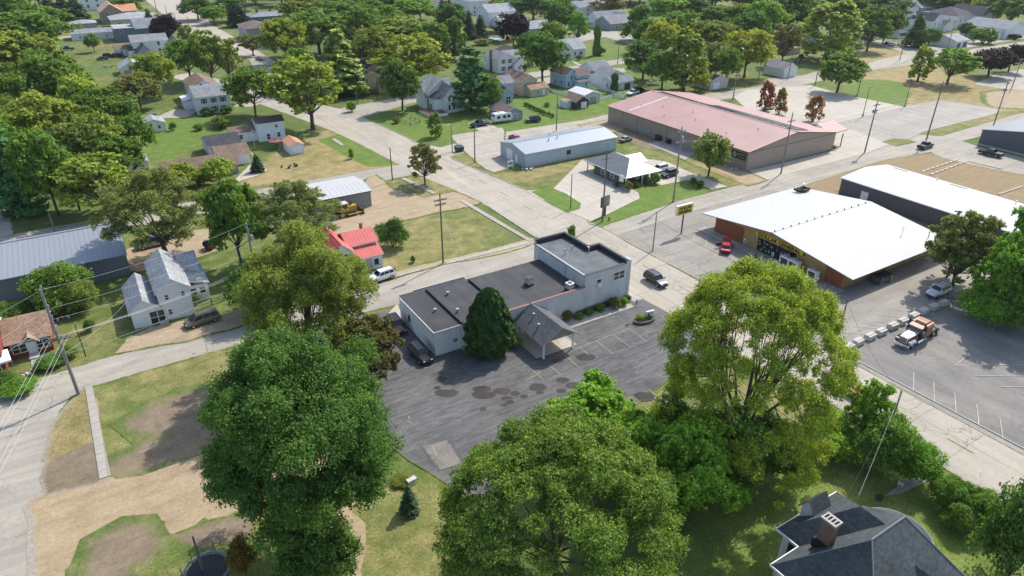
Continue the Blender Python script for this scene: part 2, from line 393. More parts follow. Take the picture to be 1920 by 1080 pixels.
sheet('island_lawn', [(1585,161),(1612,150),(1660,150),(1692,156),(1706,176),(1694,200),(1640,187),(1590,174)], M_GREEN, 2.5, 0.4)
sheet('far_dry_lawn', [(1580,110),(1640,90),(1700,100),(1690,115),(1610,122)], M_DRY, 2.5, 0.5)
sheet('brown_field', [(126,85),(124,91.5),(135,92.3),(150,92.8),(175,93.2),(186,89.5),(187,75),(191,62),(192,25),(150,25),(150,86),(138.8,86),(138.8,54),(128,54)], M_FIELD, 1.5, 0.4, px=False)
sheet('field_soil', [(1860,175),(1920,170),(1920,200),(1870,200)], M_DIRT, 4.0, 0.6)
sheet('office_lawn', [(1108,418),(1132,426),(1175,415),(1295,372),(1328,355),(1290,338),(1240,345),(1196,362),(1150,395)], M_GREEN, 0.7, 0.15)
sheet('shed_lawn', [(920,330),(1000,318),(1112,296),(1060,320),(965,345)], M_MID, 0.8, 0.2)
sheet('office_back_lawn', [(1160,300),(1195,270),(1230,285),(1385,345),(1365,352),(1290,318),(1220,295)], M_MID, 1.0, 0.2)
sheet('small_verge', [(836,293),(872,278),(893,290),(903,303),(897,314)], M_MID, 0.8, 0.2)
sheet('corner_verge', [(716,342),(800,333),(854,358),(842,366),(770,374),(722,352)], M_MID, 0.8, 0.2)
sheet('near_yard', [(600,1080),(700,900),(830,930),(830,1080)], M_MID, 3.0, 0.5)
sheet('big_house_yard', [(1270,1080),(1330,960),(1490,840),(1600,900),(1720,900),(1870,1000),(1900,1080)], M_YARD, 2.0, 0.4)

# roads
side = [(-120,145.7),(54.8,145.7),(64,146),(66,153.8),(54,154.2),(-2.5,153.5),(-120,151.5)]
sheet('side_road', side, M_ROAD, 0.5, 0.12, px=False)
sheet('front_road', [(70,97.2),(57,97.2),(48,98.2),(30,97.0),(4,97),(-10,96.2),(-18.5,95),(-40,93.5),(-40,58),(-30,20),(-15,20),(-13.6,59),(-13.2,80),(-12.6,86),(-11,89.5),(-8.5,90.7),(11,91.1),(34,90.0),(70,89.5)], M_ROAD, 0.5, 0.12, px=False)
street = [(71.2,10),(71.6,17.4),(72.2,26),(69.2,60),(68.6,74),(68.0,90),(67.8,99.4),(67.9,118),(66.4,131),(64.5,140),(62.6,158),(61,175),(58.9,192),(54,215),(46,250),(30,300),(39,303),(57,250),(70,214),(71.3,205),(74.5,170),(75.9,154.5),(79.4,128),(80.6,112),(81.3,90),(81.8,72),(82.6,33),(83,10)]
sheet('main_street', street, M_STREET, 0.25, 0, px=False)
sheet('upper_cross_road', [(65,205),(71,203),(92,212),(125,223),(170,228),(210,232),(300,222),(300,229),(210,240),(170,236),(120,231),(90,221),(70,217)], M_ROAD, 0.5, 0.1, px=False)
sheet('north_road', [(74.5,170),(78,162),(95,166),(131,165),(131,157.5),(100,156.3),(78,154.5),(75,152)], M_STREET, 0.3, 0, px=False)
sheet('north_road_beyond', [(131,165),(170,172),(215,170),(260,178),(330,175),(420,173),(640,185),(640,175),(420,163),(330,165.5),(260,168),(215,161),(175,163),(131,157.5)], M_ROAD, 0.4, 0, px=False)
sheet('cross_street', [(81.5,97),(108,99.7),(132,99.6),(184,101.8),(205,102.8),(254,99.5),(420,98),(420,90),(254,91.5),(205,93),(192,91),(170,94),(132,92),(98,91),(81.5,90)], M_ROAD, 0.4, 0.1, px=False)
sheet('field_road', [(196,92),(187.5,91),(185.5,87),(187,75),(192.5,62),(193,20),(203,20),(203.5,88),(205,93)], M_ROAD, 0.4, 0.1, px=False)
sheet('far_avenue', [(268,-4),(345,-4),(400,48),(470,88),(548,135),(520,142),(470,112),(420,95),(350,68),(310,30)], M_STREET, 0.3, 0)
sheet('far_avenue_branch', [(470,112),(505,128),(540,160),(500,190),(470,200),(440,200),(490,170)], M_ROAD, 0.5, 0)
sheet('far_crossing', [(1090,78),(1150,65),(1200,72),(1330,50),(1330,40),(1190,62),(1120,56),(1080,66)], M_ROAD, 0.5, 0.1)
sheet('far_crossing_arm', [(1130,68),(1190,85),(1240,100),(1246,92),(1190,73),(1150,60)], M_ROAD, 0.5, 0.1)
sheet('far_right_road', [(1440,160),(1500,152),(1610,140),(1720,108),(1820,88),(1920,72),(1920,60),(1830,76),(1740,90),(1690,82),(1640,74),(1635,80),(1700,100),(1600,128),(1500,142),(1440,148)], M_ROAD, 0.5, 0)
sheet('gravel_pullout', [(1622,122),(1650,112),(1690,105),(1708,108),(1690,118),(1640,128)], M_GRAVEL, 1.0, 0.2)
sheet('pale_lot_at_right', [(1830,158),(1870,140),(1920,130),(1920,170),(1870,165)], M_GRAVEL, 1.0, 0.2)
# lots and pads
sheet('rear_concrete_lot', [(1376,182),(1400,168),(1520,160),(1580,177),(1693,200),(1560,233),(1570,250),(1400,205)], M_PAVE, 0.2, 0)
sheet('striped_lot', [(1560,233),(1693,200),(1768,188),(1880,206),(1860,215),(1728,248),(1690,267),(1660,270)], M_LOTP, 0.3, 0)
sheet('red_building_apron', [(1397,322),(1560,284),(1568,240),(1600,245),(1668,270),(1620,288),(1432,338)], M_PAVE, 0.2, 0)
sheet('lot_corner_verge', [(1655,267),(1675,260),(1702,262),(1712,266),(1680,273)], M_MID, 0.8, 0.1)
sheet('lot_edge_verge', [(1728,252),(1740,247),(1888,210),(1905,212),(1860,225),(1760,254)], M_MID, 0.8, 0.1)
sheet('store_lot', [(81.9,20),(81.7,50),(81.4,70),(81.3,92),(100,93.5),(128,93.5),(130,86),(130,50),(180,47),(180,12),(82.4,12)], M_LOT, 0.3, 0, px=False)
sheet('truck_lot', [(82.6,12),(82.3,44.2),(96,44.6),(125,45.5),(160,42),(160,12)], M_LOTG, 0.2, 0, px=False)
sheet('office_pad', [(985,358),(1040,353),(1092,300),(1120,318),(1196,362),(1198,372),(1145,398),(1108,415),(1060,395)], M_PAVE, 0.3, 0)
sheet('office_drive', [(1195,297),(1210,298),(1250,304),(1290,322),(1362,350),(1335,355),(1290,337),(1240,347),(1205,330)], M_PAVE, 0.3, 0)
sheet('office_oval_lawn', [(998,360),(1015,354),(1035,353),(1060,364),(1088,382),(1085,392),(1065,398),(1040,385)], M_GREEN, 0.5, 0.1)
sheet('red_building_yard', [(1150,235),(1170,232),(1260,275),(1220,280),(1165,258)], M_BROWN, 1.0, 0.2)
sheet('red_building_pad', [(1216,270),(1245,258),(1310,283),(1285,300)], M_WALK, 0.2, 0)
sheet('red_building_bed', [(1290,302),(1310,288),(1397,321),(1432,338),(1400,347)], M_DRY, 1.0, 0.2)
sheet('bare_bed', [(1345,318),(1360,310),(1400,325),(1432,338),(1400,345)], M_DIRT, 1.0, 0.2)
sheet('metal_shed_gravel', [(850,255),(940,240),(945,285),(965,308),(925,322),(905,310),(870,280)], M_GRAVEL, 1.0, 0.2)
sheet('metal_shed_soil', [(1090,235),(1150,225),(1170,232),(1165,245),(1120,250)], M_DIRT, 1.2, 0.2)
sheet('dozer_yard', [(600,450),(700,330),(717,341),(722,352),(790,374),(850,362),(895,381),(800,400),(700,425),(640,440)], M_DIRT, 1.2, 0.25)
sheet('left_dirt_yard', [(225,475),(330,440),(420,430),(400,470),(300,500),(238,505)], M_DIRT, 1.5, 0.3)
sheet('gravel_track', [(0,380),(14,375),(18,440),(0,445)], M_GRAVEL, 1.0, 0.2)
sheet('tan_driveway', [(80,940),(98,914),(180,903),(250,888),(352,848),(500,790),(600,820),(600,900),(480,960),(375,1010),(300,1040),(160,1095),(78,1090)], M_DRIVE, 1.5, 0.5)
sheet('near_grass', [(140,1095),(178,1035),(222,992),(278,976),(290,1022),(375,992),(470,968),(620,950),(640,1095)], M_WEDGE, 2.6, 0.8, step=1.3)
sheet('bare_soil', [(262,792),(318,760),(390,745),(410,795),(350,803)], M_BROWN, 3.2, 0.9, step=1.4)
sheet('bare_soil_strip', [(210,886),(250,852),(330,822),(410,800),(390,838),(300,862)], M_BROWN, 2.6, 0.8, step=1.4)
sheet('verge_soil', [(92,920),(97,860),(110,830),(172,820),(184,902)], M_VERGE, 0.8, 0.3)
sheet('verge_dry', [(97,860),(112,795),(135,762),(160,735),(172,830),(120,850)], M_VDRY, 1.0, 0.3)
sheet('near_soil', [(170,1085),(198,1022),(245,998),(270,1002),(262,1032),(230,1060),(205,1090)], M_BROWN, 2.6, 0.8, step=1.3)
sheet('near_soil_by_pole', [(330,1012),(400,985),(470,975),(460,1000),(380,1020)], M_BROWN, 1.0, 0.3)
sheet('roadside_dirt', [(222,662),(245,636),(285,618),(340,608),(470,578),(477,603),(350,635)], M_DIRT, 1.0, 0.4)
sheet('street_side_dirt', [(740,512),(840,488),(934,466),(1000,448),(1003,455),(934,476),(838,492),(740,518)], M_DIRT, 0.7, 0.2)
sheet('ranch_drive', [(435,345),(480,300),(468,285),(500,320),(480,330)], M_PAVE, 0.5, 0)
sheet('house_drive', [(290,222),(330,205),(368,208),(350,220)], M_GRAVEL, 0.8, 0.2)
sheet('truck_pad', [(878,232),(905,225),(932,240),(900,246)], M_PAVE, 0.3, 0)
sheet('far_left_drive', [(100,70),(165,64),(165,68),(100,74)], M_DIRT, 0.6, 0.2)
sheet('far_drive', [(1005,150),(1060,140),(1110,130),(1170,128),(1172,136),(1110,140),(1060,152),(1010,160)], M_ROAD, 0.4, 0.1)
# sealed lot of the long grey building
sheet('sealed_lot', [(16,88.5),(33,88.5),(33,73),(66,71),(68.4,72),(69.2,60),(69.6,55),(60,53),(52,51),(43,49),(32,47.4),(25,46.4),(23.6,50),(21.5,56),(20,62),(19,70),(17,80)], M_DARKLOT, 0.35, 0.1, px=False)
sheet('front_concrete', [(67.0,70.5),(68.9,70.5),(68.5,88),(67.0,88)], M_WALK, 0.1, 0, px=False)
sheet('rear_entry_slab', [(727,592),(745,571),(752,590),(752,600),(740,604)], M_PAVE, 0.3, 0)
sheet('canopy_slab', [(44.8,65.4),(51.5,65.4),(51.5,72),(44.8,72)], M_PAVE, 0.1, 0, px=False)
sheet('wall_walk', [(51.5,69.4),(66,69.4),(66,71.2),(51.5,71.8)], M_WALK, 0.1, 0, px=False)
for i, (x, y, a, b, mt) in enumerate([(838,738,26,8,0),(905,741,26,9,0),(903,731,20,7,0),(942,735,22,7,0),(950,748,12,5,0),(966,739,9,5,0),(982,744,9,4,0),(1007,727,20,8,0),(1012,737,8,3,0),(945,760,8,4,0),(956,755,8,4,0),(1052,734,10,4,0),(1074,724,16,6,0),(1055,714,14,5,0),(1098,671,22,8,0),(1045,678,16,4,0),(1208,744,24,9,0),(828,712,14,6,0),(906,768,7,4,0),(820,728,6,3,0)]):
    n = 10; q = R.random()
    sheet('lot_patch', [(x+.85*a*math.cos(6.283*k/n+q)*R.uniform(.75, 1.1), y+.85*b*math.sin(6.283*k/n+q)*R.uniform(.75, 1.1)) for k in range(n)], M_PATCH if i % 3 else M_PATCHB, 0.25, 0)
sheet('worn_lot', [(740,735),(840,722),(960,722),(1090,690),(1110,720),(960,755),(860,757),(760,752)], M_WORN, 1.6, 0.3, z=0.012+0.003)
sheet('bare_lot_end', [(800,838),(835,830),(860,870),(830,878)], M_WORN, 0.8, 0.1)
# pavements
def slab(name, pts, px=True, h=0.15, mat=None):
    p = [P(*q)[:2] for q in pts] if px else pts
    if _area(p) < 0: p = p[::-1]
    n = len(p); mb = MB(); mb.solid([(x, y, 0) for x, y in p]+[(x, y, h) for x, y in p], [tuple(range(n, 2*n))]+[(i, (i+1) % n, (i+1) % n+n, i+n) for i in range(n)])
    o = mb.build(name, mat or M_WALK); at = o.data.attributes.new('edge', 'FLOAT', 'POINT'); at.data.foreach_set('value', [1.0]*len(o.data.vertices)); return tag(o, kind='structure')
slab('old_sidewalk', [(160,728),(174,727),(208,893),(187,900)])
slab('lot_sidewalk', [(862,378),(868,375),(1000,452),(992,454)])
slab('street_sidewalk', [(835,492),(990,452),(1000,456),(838,496)])
slab('broken_sidewalk', [(740,515),(785,504),(788,508),(744,520)])
slab('corner_sidewalk', [(752,336),(758,334),(818,362),(812,365)])
slab('store_walk', [(96.8,55.2),(99.1,55.2),(99.1,86.5),(96.8,86.5)], px=False, h=0.15)
slab('near_walk', [(1660,930),(1710,893),(1722,890),(1740,903),(1690,925)], mat=M_WALK)
slab('far_sidewalk', [(497,125),(501,123),(530,140),(527,142)])
slab('bungalow_walk', [(1072,117),(1078,116),(1098,126),(1092,128)])
slab('stepping_slabs', [(622,262),(628,260),(645,272),(640,274)])
# kerbs and road paint
kerb('lot_kerb', [(82.9,14),(82.5,44)], px=False); kerb('lot_kerb_north', [(81.9,56),(81.3,78)], YELLOWLINE, px=False)
kerb('store_kerb', [(81.2,81),(81.1,90)], YELLOWLINE, px=False)
kerb('office_kerb', [(1101,412),(1106,420),(1130,427)], YELLOWLINE); kerb('street_kerb', [(67.4,100),(67.6,117)], px=False)
kerb('yard_kerb', [(71.6,204),(74.7,170.4)], px=False); kerb('verge_kerb', [(79.8,124),(76.2,152)], px=False)
kerb('canopy_kerb', [(44.9,65.3),(51.6,65.3),(51.6,69.3)], px=False)
cl = [((77.1,14+k*9.0), (77.1-0.0, 17+k*9.0)) for k in range(10)]+[((74.6-0.08*k,112+k*9.5), (74.4-0.08*k,115+k*9.5)) for k in range(7)]
strips('centre_dashes', cl, 0.14, paint('road_yellow', (0.50, 0.36, 0.12), 0.8, 0.3, 2.0), px=False)
strips('lot_lines', [((985,716),(1014,699)),((985,683),(1020,714)),((1030,686),(1052,704)),((1055,664),(1085,689)),((1055,664),(1180,617)),((1180,617),(1213,642)),((1149,628),(1183,653)),((1118,640),(1150,665)),((1086,651),(1103,666)),((788,692),(802,690)),((763,790),(773,795)),((766,781),(768,788)),((802,850),(812,848)),((811,838),(819,856)),((1217,731),(1228,742)),((1187,745),(1196,752)),((1210,765),(1224,776))], 0.1, YELLOWLINE)
strips('store_lot_lines', [((92.1,56.8+3.25*k), (96.6,60.3+3.25*k)) for k in range(9)]+[((82.6,72+2.9*k), (87.2,72+2.9*k)) for k in range(4)]+[((87.1+3.2*k,47.6), (90.0+3.2*k,44.9)) for k in range(10)], 0.1, WHITELINE, px=False)
strips('truck_lot_lines', [((82.6,17+2.75*k), (86.7,19.4+2.75*k)) for k in range(7)]+[((92.9,33.8),(101.4,28.9)),((92.8,31.0),(98.6,27.6)),((93,28),(98,25)),((92.9,33.8),(97.1,34.2)),((97.1,34.2),(96.8,24)),((107,36),(112,36.5)),((110,41.5),(112,41.6))], 0.1, WHITELINE, px=False)
strips('office_lines', [((1103,388),(1160,352)),((1128,400),(1172,372))], 0.1, WHITELINE)
strips('rear_lot_lines', [((186+3.2*k,123.5), (190.2+3.2*k,119.5)) for k in range(22)]+[((194+3.2*k,111.5), (198.2+3.2*k,106.8)) for k in range(18)]+[((174+4.2*k,112-1.0*k),(181+4.2*k,112.6-1.0*k)) for k in range(4)]+[((186,124),(240,127.5))], 0.15, WHITELINE, px=False)
# ------------------------------------------------------------------ buildings
_win = {}
def window(root, face, u, z, w, h, lx, ly, frame=WHITE, glass=None, name='window', mullion=True, off=(0, 0)):
    """Window on face W (x=0), S (y=0), E (x=lx) or N (y=ly) of a box lx x ly; u = distance along the face."""
    key = (round(w, 2), round(h, 2), frame.name, mullion, name)
    if key not in _win:
        mb = MB(); t = 0.1
        mb.box(-w/2-t, -0.06, -t, -w/2, 0.0, h+t); mb.box(w/2, -0.06, -t, w/2+t, 0.0, h+t)
        mb.box(-w/2, -0.06, -t, w/2, 0.0, 0); mb.box(-w/2, -0.06, h, w/2, 0.0, h+t)
        if mullion:
            mb.box(-w/2, -0.045, h/2-0.04, w/2, 0.0, h/2+0.04)
            if w > 1.3: mb.box(-0.05, -0.047, 0, 0.05, 0, h)
        o = mb.build(name, frame)
        p = MB(); p.face([(-w/2, -0.02, 0), (w/2, -0.02, 0), (w/2, -0.02, h), (-w/2, -0.02, h)])
        po = p.build('pane', glass or GLASS, o); _win[key] = o
    else:
        o = copy_tree(_win[key])
    o.parent = root
    loc, rz = {'W': ((off[0], off[1]+u, z), -math.pi/2), 'S': ((off[0]+u, off[1], z), 0),
               'E': ((off[0]+lx, off[1]+u, z), math.pi/2), 'N': ((off[0]+u, off[1]+ly, z), math.pi)}[face]
    o.location = loc; o.rotation_euler = (0, 0, rz)
    return o
def door(root, face, u, w, h, lx, ly, mat=None, off=(0, 0), name='door', z=0.1, handle=True):
    mb = MB(); mb.box(-w/2, -0.07, 0, w/2, 0, h); mb.box(-w/2-0.08, -0.05, 0, -w/2, 0, h+0.08); mb.box(w/2, -0.05, 0, w/2+0.08, 0, h+0.08)
    o = mb.build(name, mat or WHITE, root)
    if handle:
        k = MB(); k.box(w/2-0.16, -0.13, 1.0, w/2-0.08, -0.07, 1.1); k.build('handle', GALV, o)
    loc, rz = {'W': ((off[0], off[1]+u, z), -math.pi/2), 'S': ((off[0]+u, off[1], z), 0)}[face]
    o.location = loc; o.rotation_euler = (0, 0, rz); return o
def overhead_door(root, face, u, w, h, mat, off=(0, 0)):
    mb = MB(); n = 4
    for i in range(n): mb.box(-w/2, -0.05, h*i/n+0.015, w/2, -0.003, h*(i+1)/n-0.015)
    o = mb.build('garage_door', mat, root)
    k = MB(); k.box(-w/2-.12, -.07, 0, -w/2, -.001, h+.12); k.box(w/2, -.07, 0, w/2+.12, -.001, h+.12); k.box(-w/2, -.07, h, w/2, -.001, h+.12); k.build('frame', WHITE, o)
    loc, rz = {'W': ((off[0], off[1]+u, 0.02), -math.pi/2), 'S': ((off[0]+u, off[1], 0.02), 0)}[face]
    o.location = loc; o.rotation_euler = (0, 0, rz); return o
def walls(root, x, y, lx, ly, eave, ridge, axis, mat, name='wall', z0=0.0):
    mb = MB()
    p = [(x, y), (x+lx, y), (x+lx, y+ly), (x, y+ly)]
    if axis == 'x':
        m = y+ly/2
        mb.face([(*p[0], z0), (*p[1], z0), (*p[1], eave), (*p[0], eave)]); mb.face([(*p[2], z0), (*p[3], z0), (*p[3], eave), (*p[2], eave)])
        mb.face([(*p[3], z0), (*p[0], z0), (*p[0], eave), (x, m, ridge), (*p[3], eave)]); mb.face([(*p[1], z0), (*p[2], z0), (*p[2], eave), (x+lx, m, ridge), (*p[1], eave)])
    elif axis == 'y':
        m = x+lx/2
        mb.face([(*p[3], z0), (*p[0], z0), (*p[0], eave), (*p[3], eave)]); mb.face([(*p[1], z0), (*p[2], z0), (*p[2], eave), (*p[1], eave)])
        mb.face([(*p[0], z0), (*p[1], z0), (*p[1], eave), (m, y, ridge), (*p[0], eave)]); mb.face([(*p[2], z0), (*p[3], z0), (*p[3], eave), (m, y+ly, ridge), (*p[2], eave)])
    else:
        mb.box(x, y, z0, x+lx, y+ly, eave)
    return mb.build(name, mat, root)
def roof(root, x, y, lx, ly, eave, ridge, axis, mats, oh=0.4, name='roof', th=0.16, ohr=None):
    """axis x / y: gable with ridge along it; hip; sx0.. shed; flat."""
    ohr = oh if ohr is None else ohr
    mb = MB()
    if axis in 'xy':
        half = (ly if axis == 'x' else lx)/2; sl = (ridge-eave)/half
        ze, zr = eave-sl*oh+0.03, ridge+0.03
        def q(a, b, z): return (a, b, z) if axis == 'x' else (b, a, z)
        a0, a1 = (x-ohr, x+lx+ohr) if axis == 'x' else (y-ohr, y+ly+ohr)
        b0, b1 = (y-oh, y+ly+oh) if axis == 'x' else (x-oh, x+lx+oh)
        m = (b0+b1)/2
        top = [q(a0, b0, ze+th), q(a1, b0, ze+th), q(a0, m, zr+th), q(a1, m, zr+th), q(a0, b1, ze+th), q(a1, b1, ze+th)]
        bot = [(p[0], p[1], p[2]-th) for p in top]
        mb.solid(top+bot, [(0, 1, 3, 2), (2, 3, 5, 4)], 0)
        n = 0
        mb.solid(top+bot, [(6, 7, 9, 8), (8, 9, 11, 10), (0, 1, 7, 6), (4, 5, 11, 10), (0, 2, 8, 6), (2, 4, 10, 8), (1, 3, 9, 7), (3, 5, 11, 9)], 1)
    elif axis == 'hip':
        x0, y0, x1, y1 = x-oh, y-oh, x+lx+oh, y+ly+oh
        d = min(x1-x0, y1-y0)/2; ze = eave-(ridge-eave)/d*0+0.02; zt = ridge
        if x1-x0 >= y1-y0: r0, r1 = (x0+d, (y0+y1)/2, zt), (x1-d, (y0+y1)/2, zt)
        else: r0, r1 = ((x0+x1)/2, y0+d, zt), ((x0+x1)/2, y1-d, zt)
        c = [(x0, y0, ze+th), (x1, y0, ze+th), (x1, y1, ze+th), (x0, y1, ze+th)]; b = [(p[0], p[1], p[2]-th) for p in c]
        if x1-x0 >= y1-y0: fs = [(0, 1, 5, 4), (1, 2, 5), (2, 3, 4, 5), (3, 0, 4)]
        else: fs = [(0, 1, 4), (1, 2, 5, 4), (2, 3, 5), (3, 0, 4, 5)]
        mb.solid(c+[r0, r1], fs, 0)
        mb.solid(c+b, [(0, 1, 5, 4), (1, 2, 6, 5), (2, 3, 7, 6), (3, 0, 4, 7), (7, 6, 5, 4)], 1)
    elif axis == 'flat':
        mb.box(x-oh, y-oh, eave, x+lx+oh, y+ly+oh, eave+th)
    else:  # shed: 'S' low on the S side etc.
        z = {'S': (eave, eave, ridge, ridge), 'W': (eave, ridge, ridge, eave), 'N': (ridge, ridge, eave, eave), 'E': (ridge, eave, eave, ridge)}[axis]
        c = [(x-oh, y-oh), (x+lx+oh, y-oh), (x+lx+oh, y+ly+oh), (x-oh, y+ly+oh)]
        t = [(*p, zz+th) for p, zz in zip(c, z)]; b = [(*p, zz) for p, zz in zip(c, z)]
        mb.solid(t+b, [(0, 1, 2, 3)], 0); mb.solid(t+b, [(7, 6, 5, 4), (0, 1, 5, 4), (1, 2, 6, 5), (2, 3, 7, 6), (3, 0, 4, 7)], 1)
    mats = mats if isinstance(mats, (list, tuple)) else (mats, WHITE)
    return mb.build(name, list(mats), root)
def wing(root, x, y, lx, ly, eave, ridge, axis, wm, rm, oh=0.35, wname='wall', rname='roof', z0=0.0):
    if axis in ('S', 'W', 'N', 'E'): walls(root, x, y, lx, ly, eave, 0, 'flat', wm, wname, z0)
    else: walls(root, x, y, lx, ly, eave, ridge, axis, wm, wname, z0)
    return roof(root, x, y, lx, ly, eave, ridge, axis, rm, oh, rname)
def autowin(root, face, lx, ly, rows, cols, w=0.85, h=1.3, z0=0.9, dz=2.6, off=(0, 0), frame=WHITE, m=0.8, shutters=None):
    L = ly if face in 'WE' else lx
    for r in range(rows):
        for c in range(cols):
            u = m+(L-2*m)*(c+0.5)/cols
            window(root, face, u, z0+dz*r, w, h, lx, ly, frame, off=off)
            if shutters:
                s = 0.34
                for sg in (-1, 1):
                    mb = MB(); a = sg*(w/2+0.12+s/2); mb.box(a-s/2, -0.05, 0, a+s/2, -0.002, h)
                    o = mb.build('shutter', shutters, root)
                    o.location, rz = {'W': ((off[0], off[1]+u, z0+dz*r), -math.pi/2), 'S': ((off[0]+u, off[1], z0+dz*r), 0)}[face]
                    o.rotation_euler = (0, 0, rz)
def chimney(root, x, y, z0, z1, w=0.6, mat=None):
    mb = MB(); mb.box(x, y, z0, x+w, y+w, z1); mb.box(x-.06, y-.06, z1, x+w+.06, y+w+.06, z1+.12)
    return mb.build('chimney', mat or brick('red_brick', (0.22, 0.085, 0.06), (0.3, 0.27, 0.24)), root)
def vent(root, x, y, z, h=0.5, r=0.1, mat=None):
    mb = MB(); mb.cyl((x, y, z), r, h, 8); mb.cyl((x, y, z+h), r*1.5, 0.12, 8); return mb.build('roof_vent', mat or GALV, root)

SIDW = paint('white_siding', (0.72, 0.73, 0.74), 0.6, 0.07, ribs=('Z', 0.2), rib_amt=0.22, dirt=0.12)
SIDWV = paint('white_board_siding', (0.70, 0.72, 0.75), 0.6, 0.07, ribs=('X', 0.3), rib_amt=0.1)
SIDT = paint('tan_siding', (0.55, 0.46, 0.34), 0.6, 0.08, ribs=('Z', 0.2), rib_amt=0.2)
SIDB = paint('pale_blue_siding', (0.38, 0.52, 0.62), 0.6, 0.08, ribs=('Z', 0.2), rib_amt=0.2)
SIDG = paint('blue_grey_siding', (0.38, 0.42, 0.50), 0.6, 0.08, ribs=('Z', 0.2), rib_amt=0.2)
SIDD = paint('slate_blue_siding', (0.12, 0.17, 0.23), 0.6, 0.1, ribs=('X', 0.4), rib_amt=0.3)
SIDN = paint('grey_siding', (0.30, 0.31, 0.33), 0.6, 0.1, ribs=('Z', 0.2), rib_amt=0.2)
SIDR = paint('red_siding', (0.28, 0.055, 0.04), 0.65, 0.12, ribs=('Z', 0.2), rib_amt=0.3)
SIDY = paint('yellow_siding', (0.5, 0.4, 0.2), 0.65, 0.1, ribs=('Z', 0.2), rib_amt=0.2)
SHG = shingle('grey_shingles', (0.26, 0.27, 0.285)); SHL = shingle('pale_grey_shingles', (0.36, 0.375, 0.39)); SHD = shingle('charcoal_shingles', (0.075, 0.078, 0.088))
SHB = shingle('brown_shingles', (0.235, 0.165, 0.125)); SHT = shingle('tan_shingles', (0.36, 0.24, 0.16)); SHK = shingle('dark_brown_shingles', (0.10, 0.08, 0.075)); SHM = shingle('mauve_shingles', (0.20, 0.145, 0.135))
MWHX = paint('white_metal_roof_x', (0.455, 0.455, 0.45), 0.65, 0.06, ribs=('X', 1.0), rib_amt=0.25, dirt=0.22); MWHY = paint('white_metal_roof_y', (0.455, 0.455, 0.45), 0.65, 0.06, ribs=('Y', 1.0), rib_amt=0.25, dirt=0.22)
MGRX = paint('grey_metal_roof', (0.29, 0.31, 0.335), 0.42, 0.06, ribs=('X', 0.75), rib_amt=0.3, metal=0.2)
MBLY = paint('pale_blue_metal_roof', (0.27, 0.305, 0.345), 0.42, 0.06, ribs=('X', 0.9), rib_amt=0.18, metal=0.2)
MRED = paint('faded_red_metal_roof', (0.36, 0.20, 0.18), 0.55, 0.14, 0.12, ribs=('Y', 0.9), rib_amt=0.22)
MREDX = paint('bright_red_metal_roof', (0.56, 0.11, 0.10), 0.45, 0.08, ribs=('X', 0.6), rib_amt=0.3)
MCOP = paint('copper_orange_roof', (0.55, 0.27, 0.14), 0.5, 0.08, ribs=('X', 0.5), rib_amt=0.2)
WSTL = paint('grey_steel_wall', (0.17, 0.18, 0.205), 0.5, 0.08, ribs=('X', 0.5), rib_amt=0.35)
WSTLX = paint('charcoal_steel_wall', (0.10, 0.105, 0.125), 0.5, 0.08, ribs=('Y', 0.5), rib_amt=0.35)
WTAN = paint('tan_steel_wall', (0.36, 0.29, 0.23), 0.5, 0.06, ribs=('X', 0.6), rib_amt=0.25); WTANY = paint('tan_steel_side', (0.34, 0.275, 0.22), 0.5, 0.06, ribs=('Y', 0.6), rib_amt=0.25)
WBLU = paint('pale_blue_steel_wall', (0.42, 0.49, 0.54), 0.5, 0.06, ribs=('X', 0.45), rib_amt=0.2, dirt=0.2)

def house(name, label, x0, y0, cat='house', rz=0.0, group=None):
    return thing(name, label, cat, (x0, y0, 0.02), rz, group)

# --- long grey building with the sealed lot (centre) ---------------------------------------------
RUB = paint('black_rubber_roof', (0.042, 0.044, 0.048), 0.75, 0.35, 0.35, ribs=('Y', 2.1), rib_amt=-1.2, rib_w=0.03)
RUBX = paint('seamed_rubber_roof', (0.047, 0.049, 0.054), 0.75, 0.35, 0.35, ribs=('X', 1.9), rib_amt=-1.3, rib_w=0.03)
PBR = brick('painted_grey_brick', (0.64, 0.645, 0.64), (0.54, 0.55, 0.55), 3.5)
PBLK = paint('painted_block', (0.76, 0.78, 0.79), 0.7, 0.08, 0.6, ribs=('Z', 0.2), rib_amt=0.08, dirt=0.1)
REDCAP = paint('red_clay_coping', (0.26, 0.13, 0.105), 0.7, 0.2); BLKCAP = paint('black_metal_cap', (0.03, 0.032, 0.036), 0.5, 0.15)
b = thing('commercial_building', 'long grey painted brick building with black flat roofs and a stepped two storey street end', 'building', (33, 72, 0.02))
m = MB(); m.box(0, 1.2, 0, 4, 13.2, 3.85); m.build('annex_wall', PBLK, b)
m = MB(); m.box(-.12, 1.05, 3.85, 4.15, 13.35, 4.0); m.build('annex_roof', RUB, b)
m = MB(); m.box(-.2, .98, 3.78, -.12, 13.4, 4.03); m.box(-.12, .98, 3.78, 4.15, 1.05, 4.03); m.build('annex_fascia', WHITE, b)
m = MB(); m.box(4, .02, 0, 25, 12.6, 3.9); m.build('wall', PBR, b)
m = MB(); m.box(4.16, .3, 3.9, 25, 12.6, 4.06); m.build('roof', RUBX, b)
m = MB(); m.box(11.3, -.06, 3.9, 25, .3, 4.5); m.box(4.16, -.06, 3.9, 11.3, .3, 4.3); m.build('parapet', PBR, b)
m = MB(); m.box(11.2, -.1, 4.5, 25.02, .34, 4.58); m.box(4.1, -.1, 4.3, 11.2, .34, 4.37); m.build('coping', REDCAP, b)
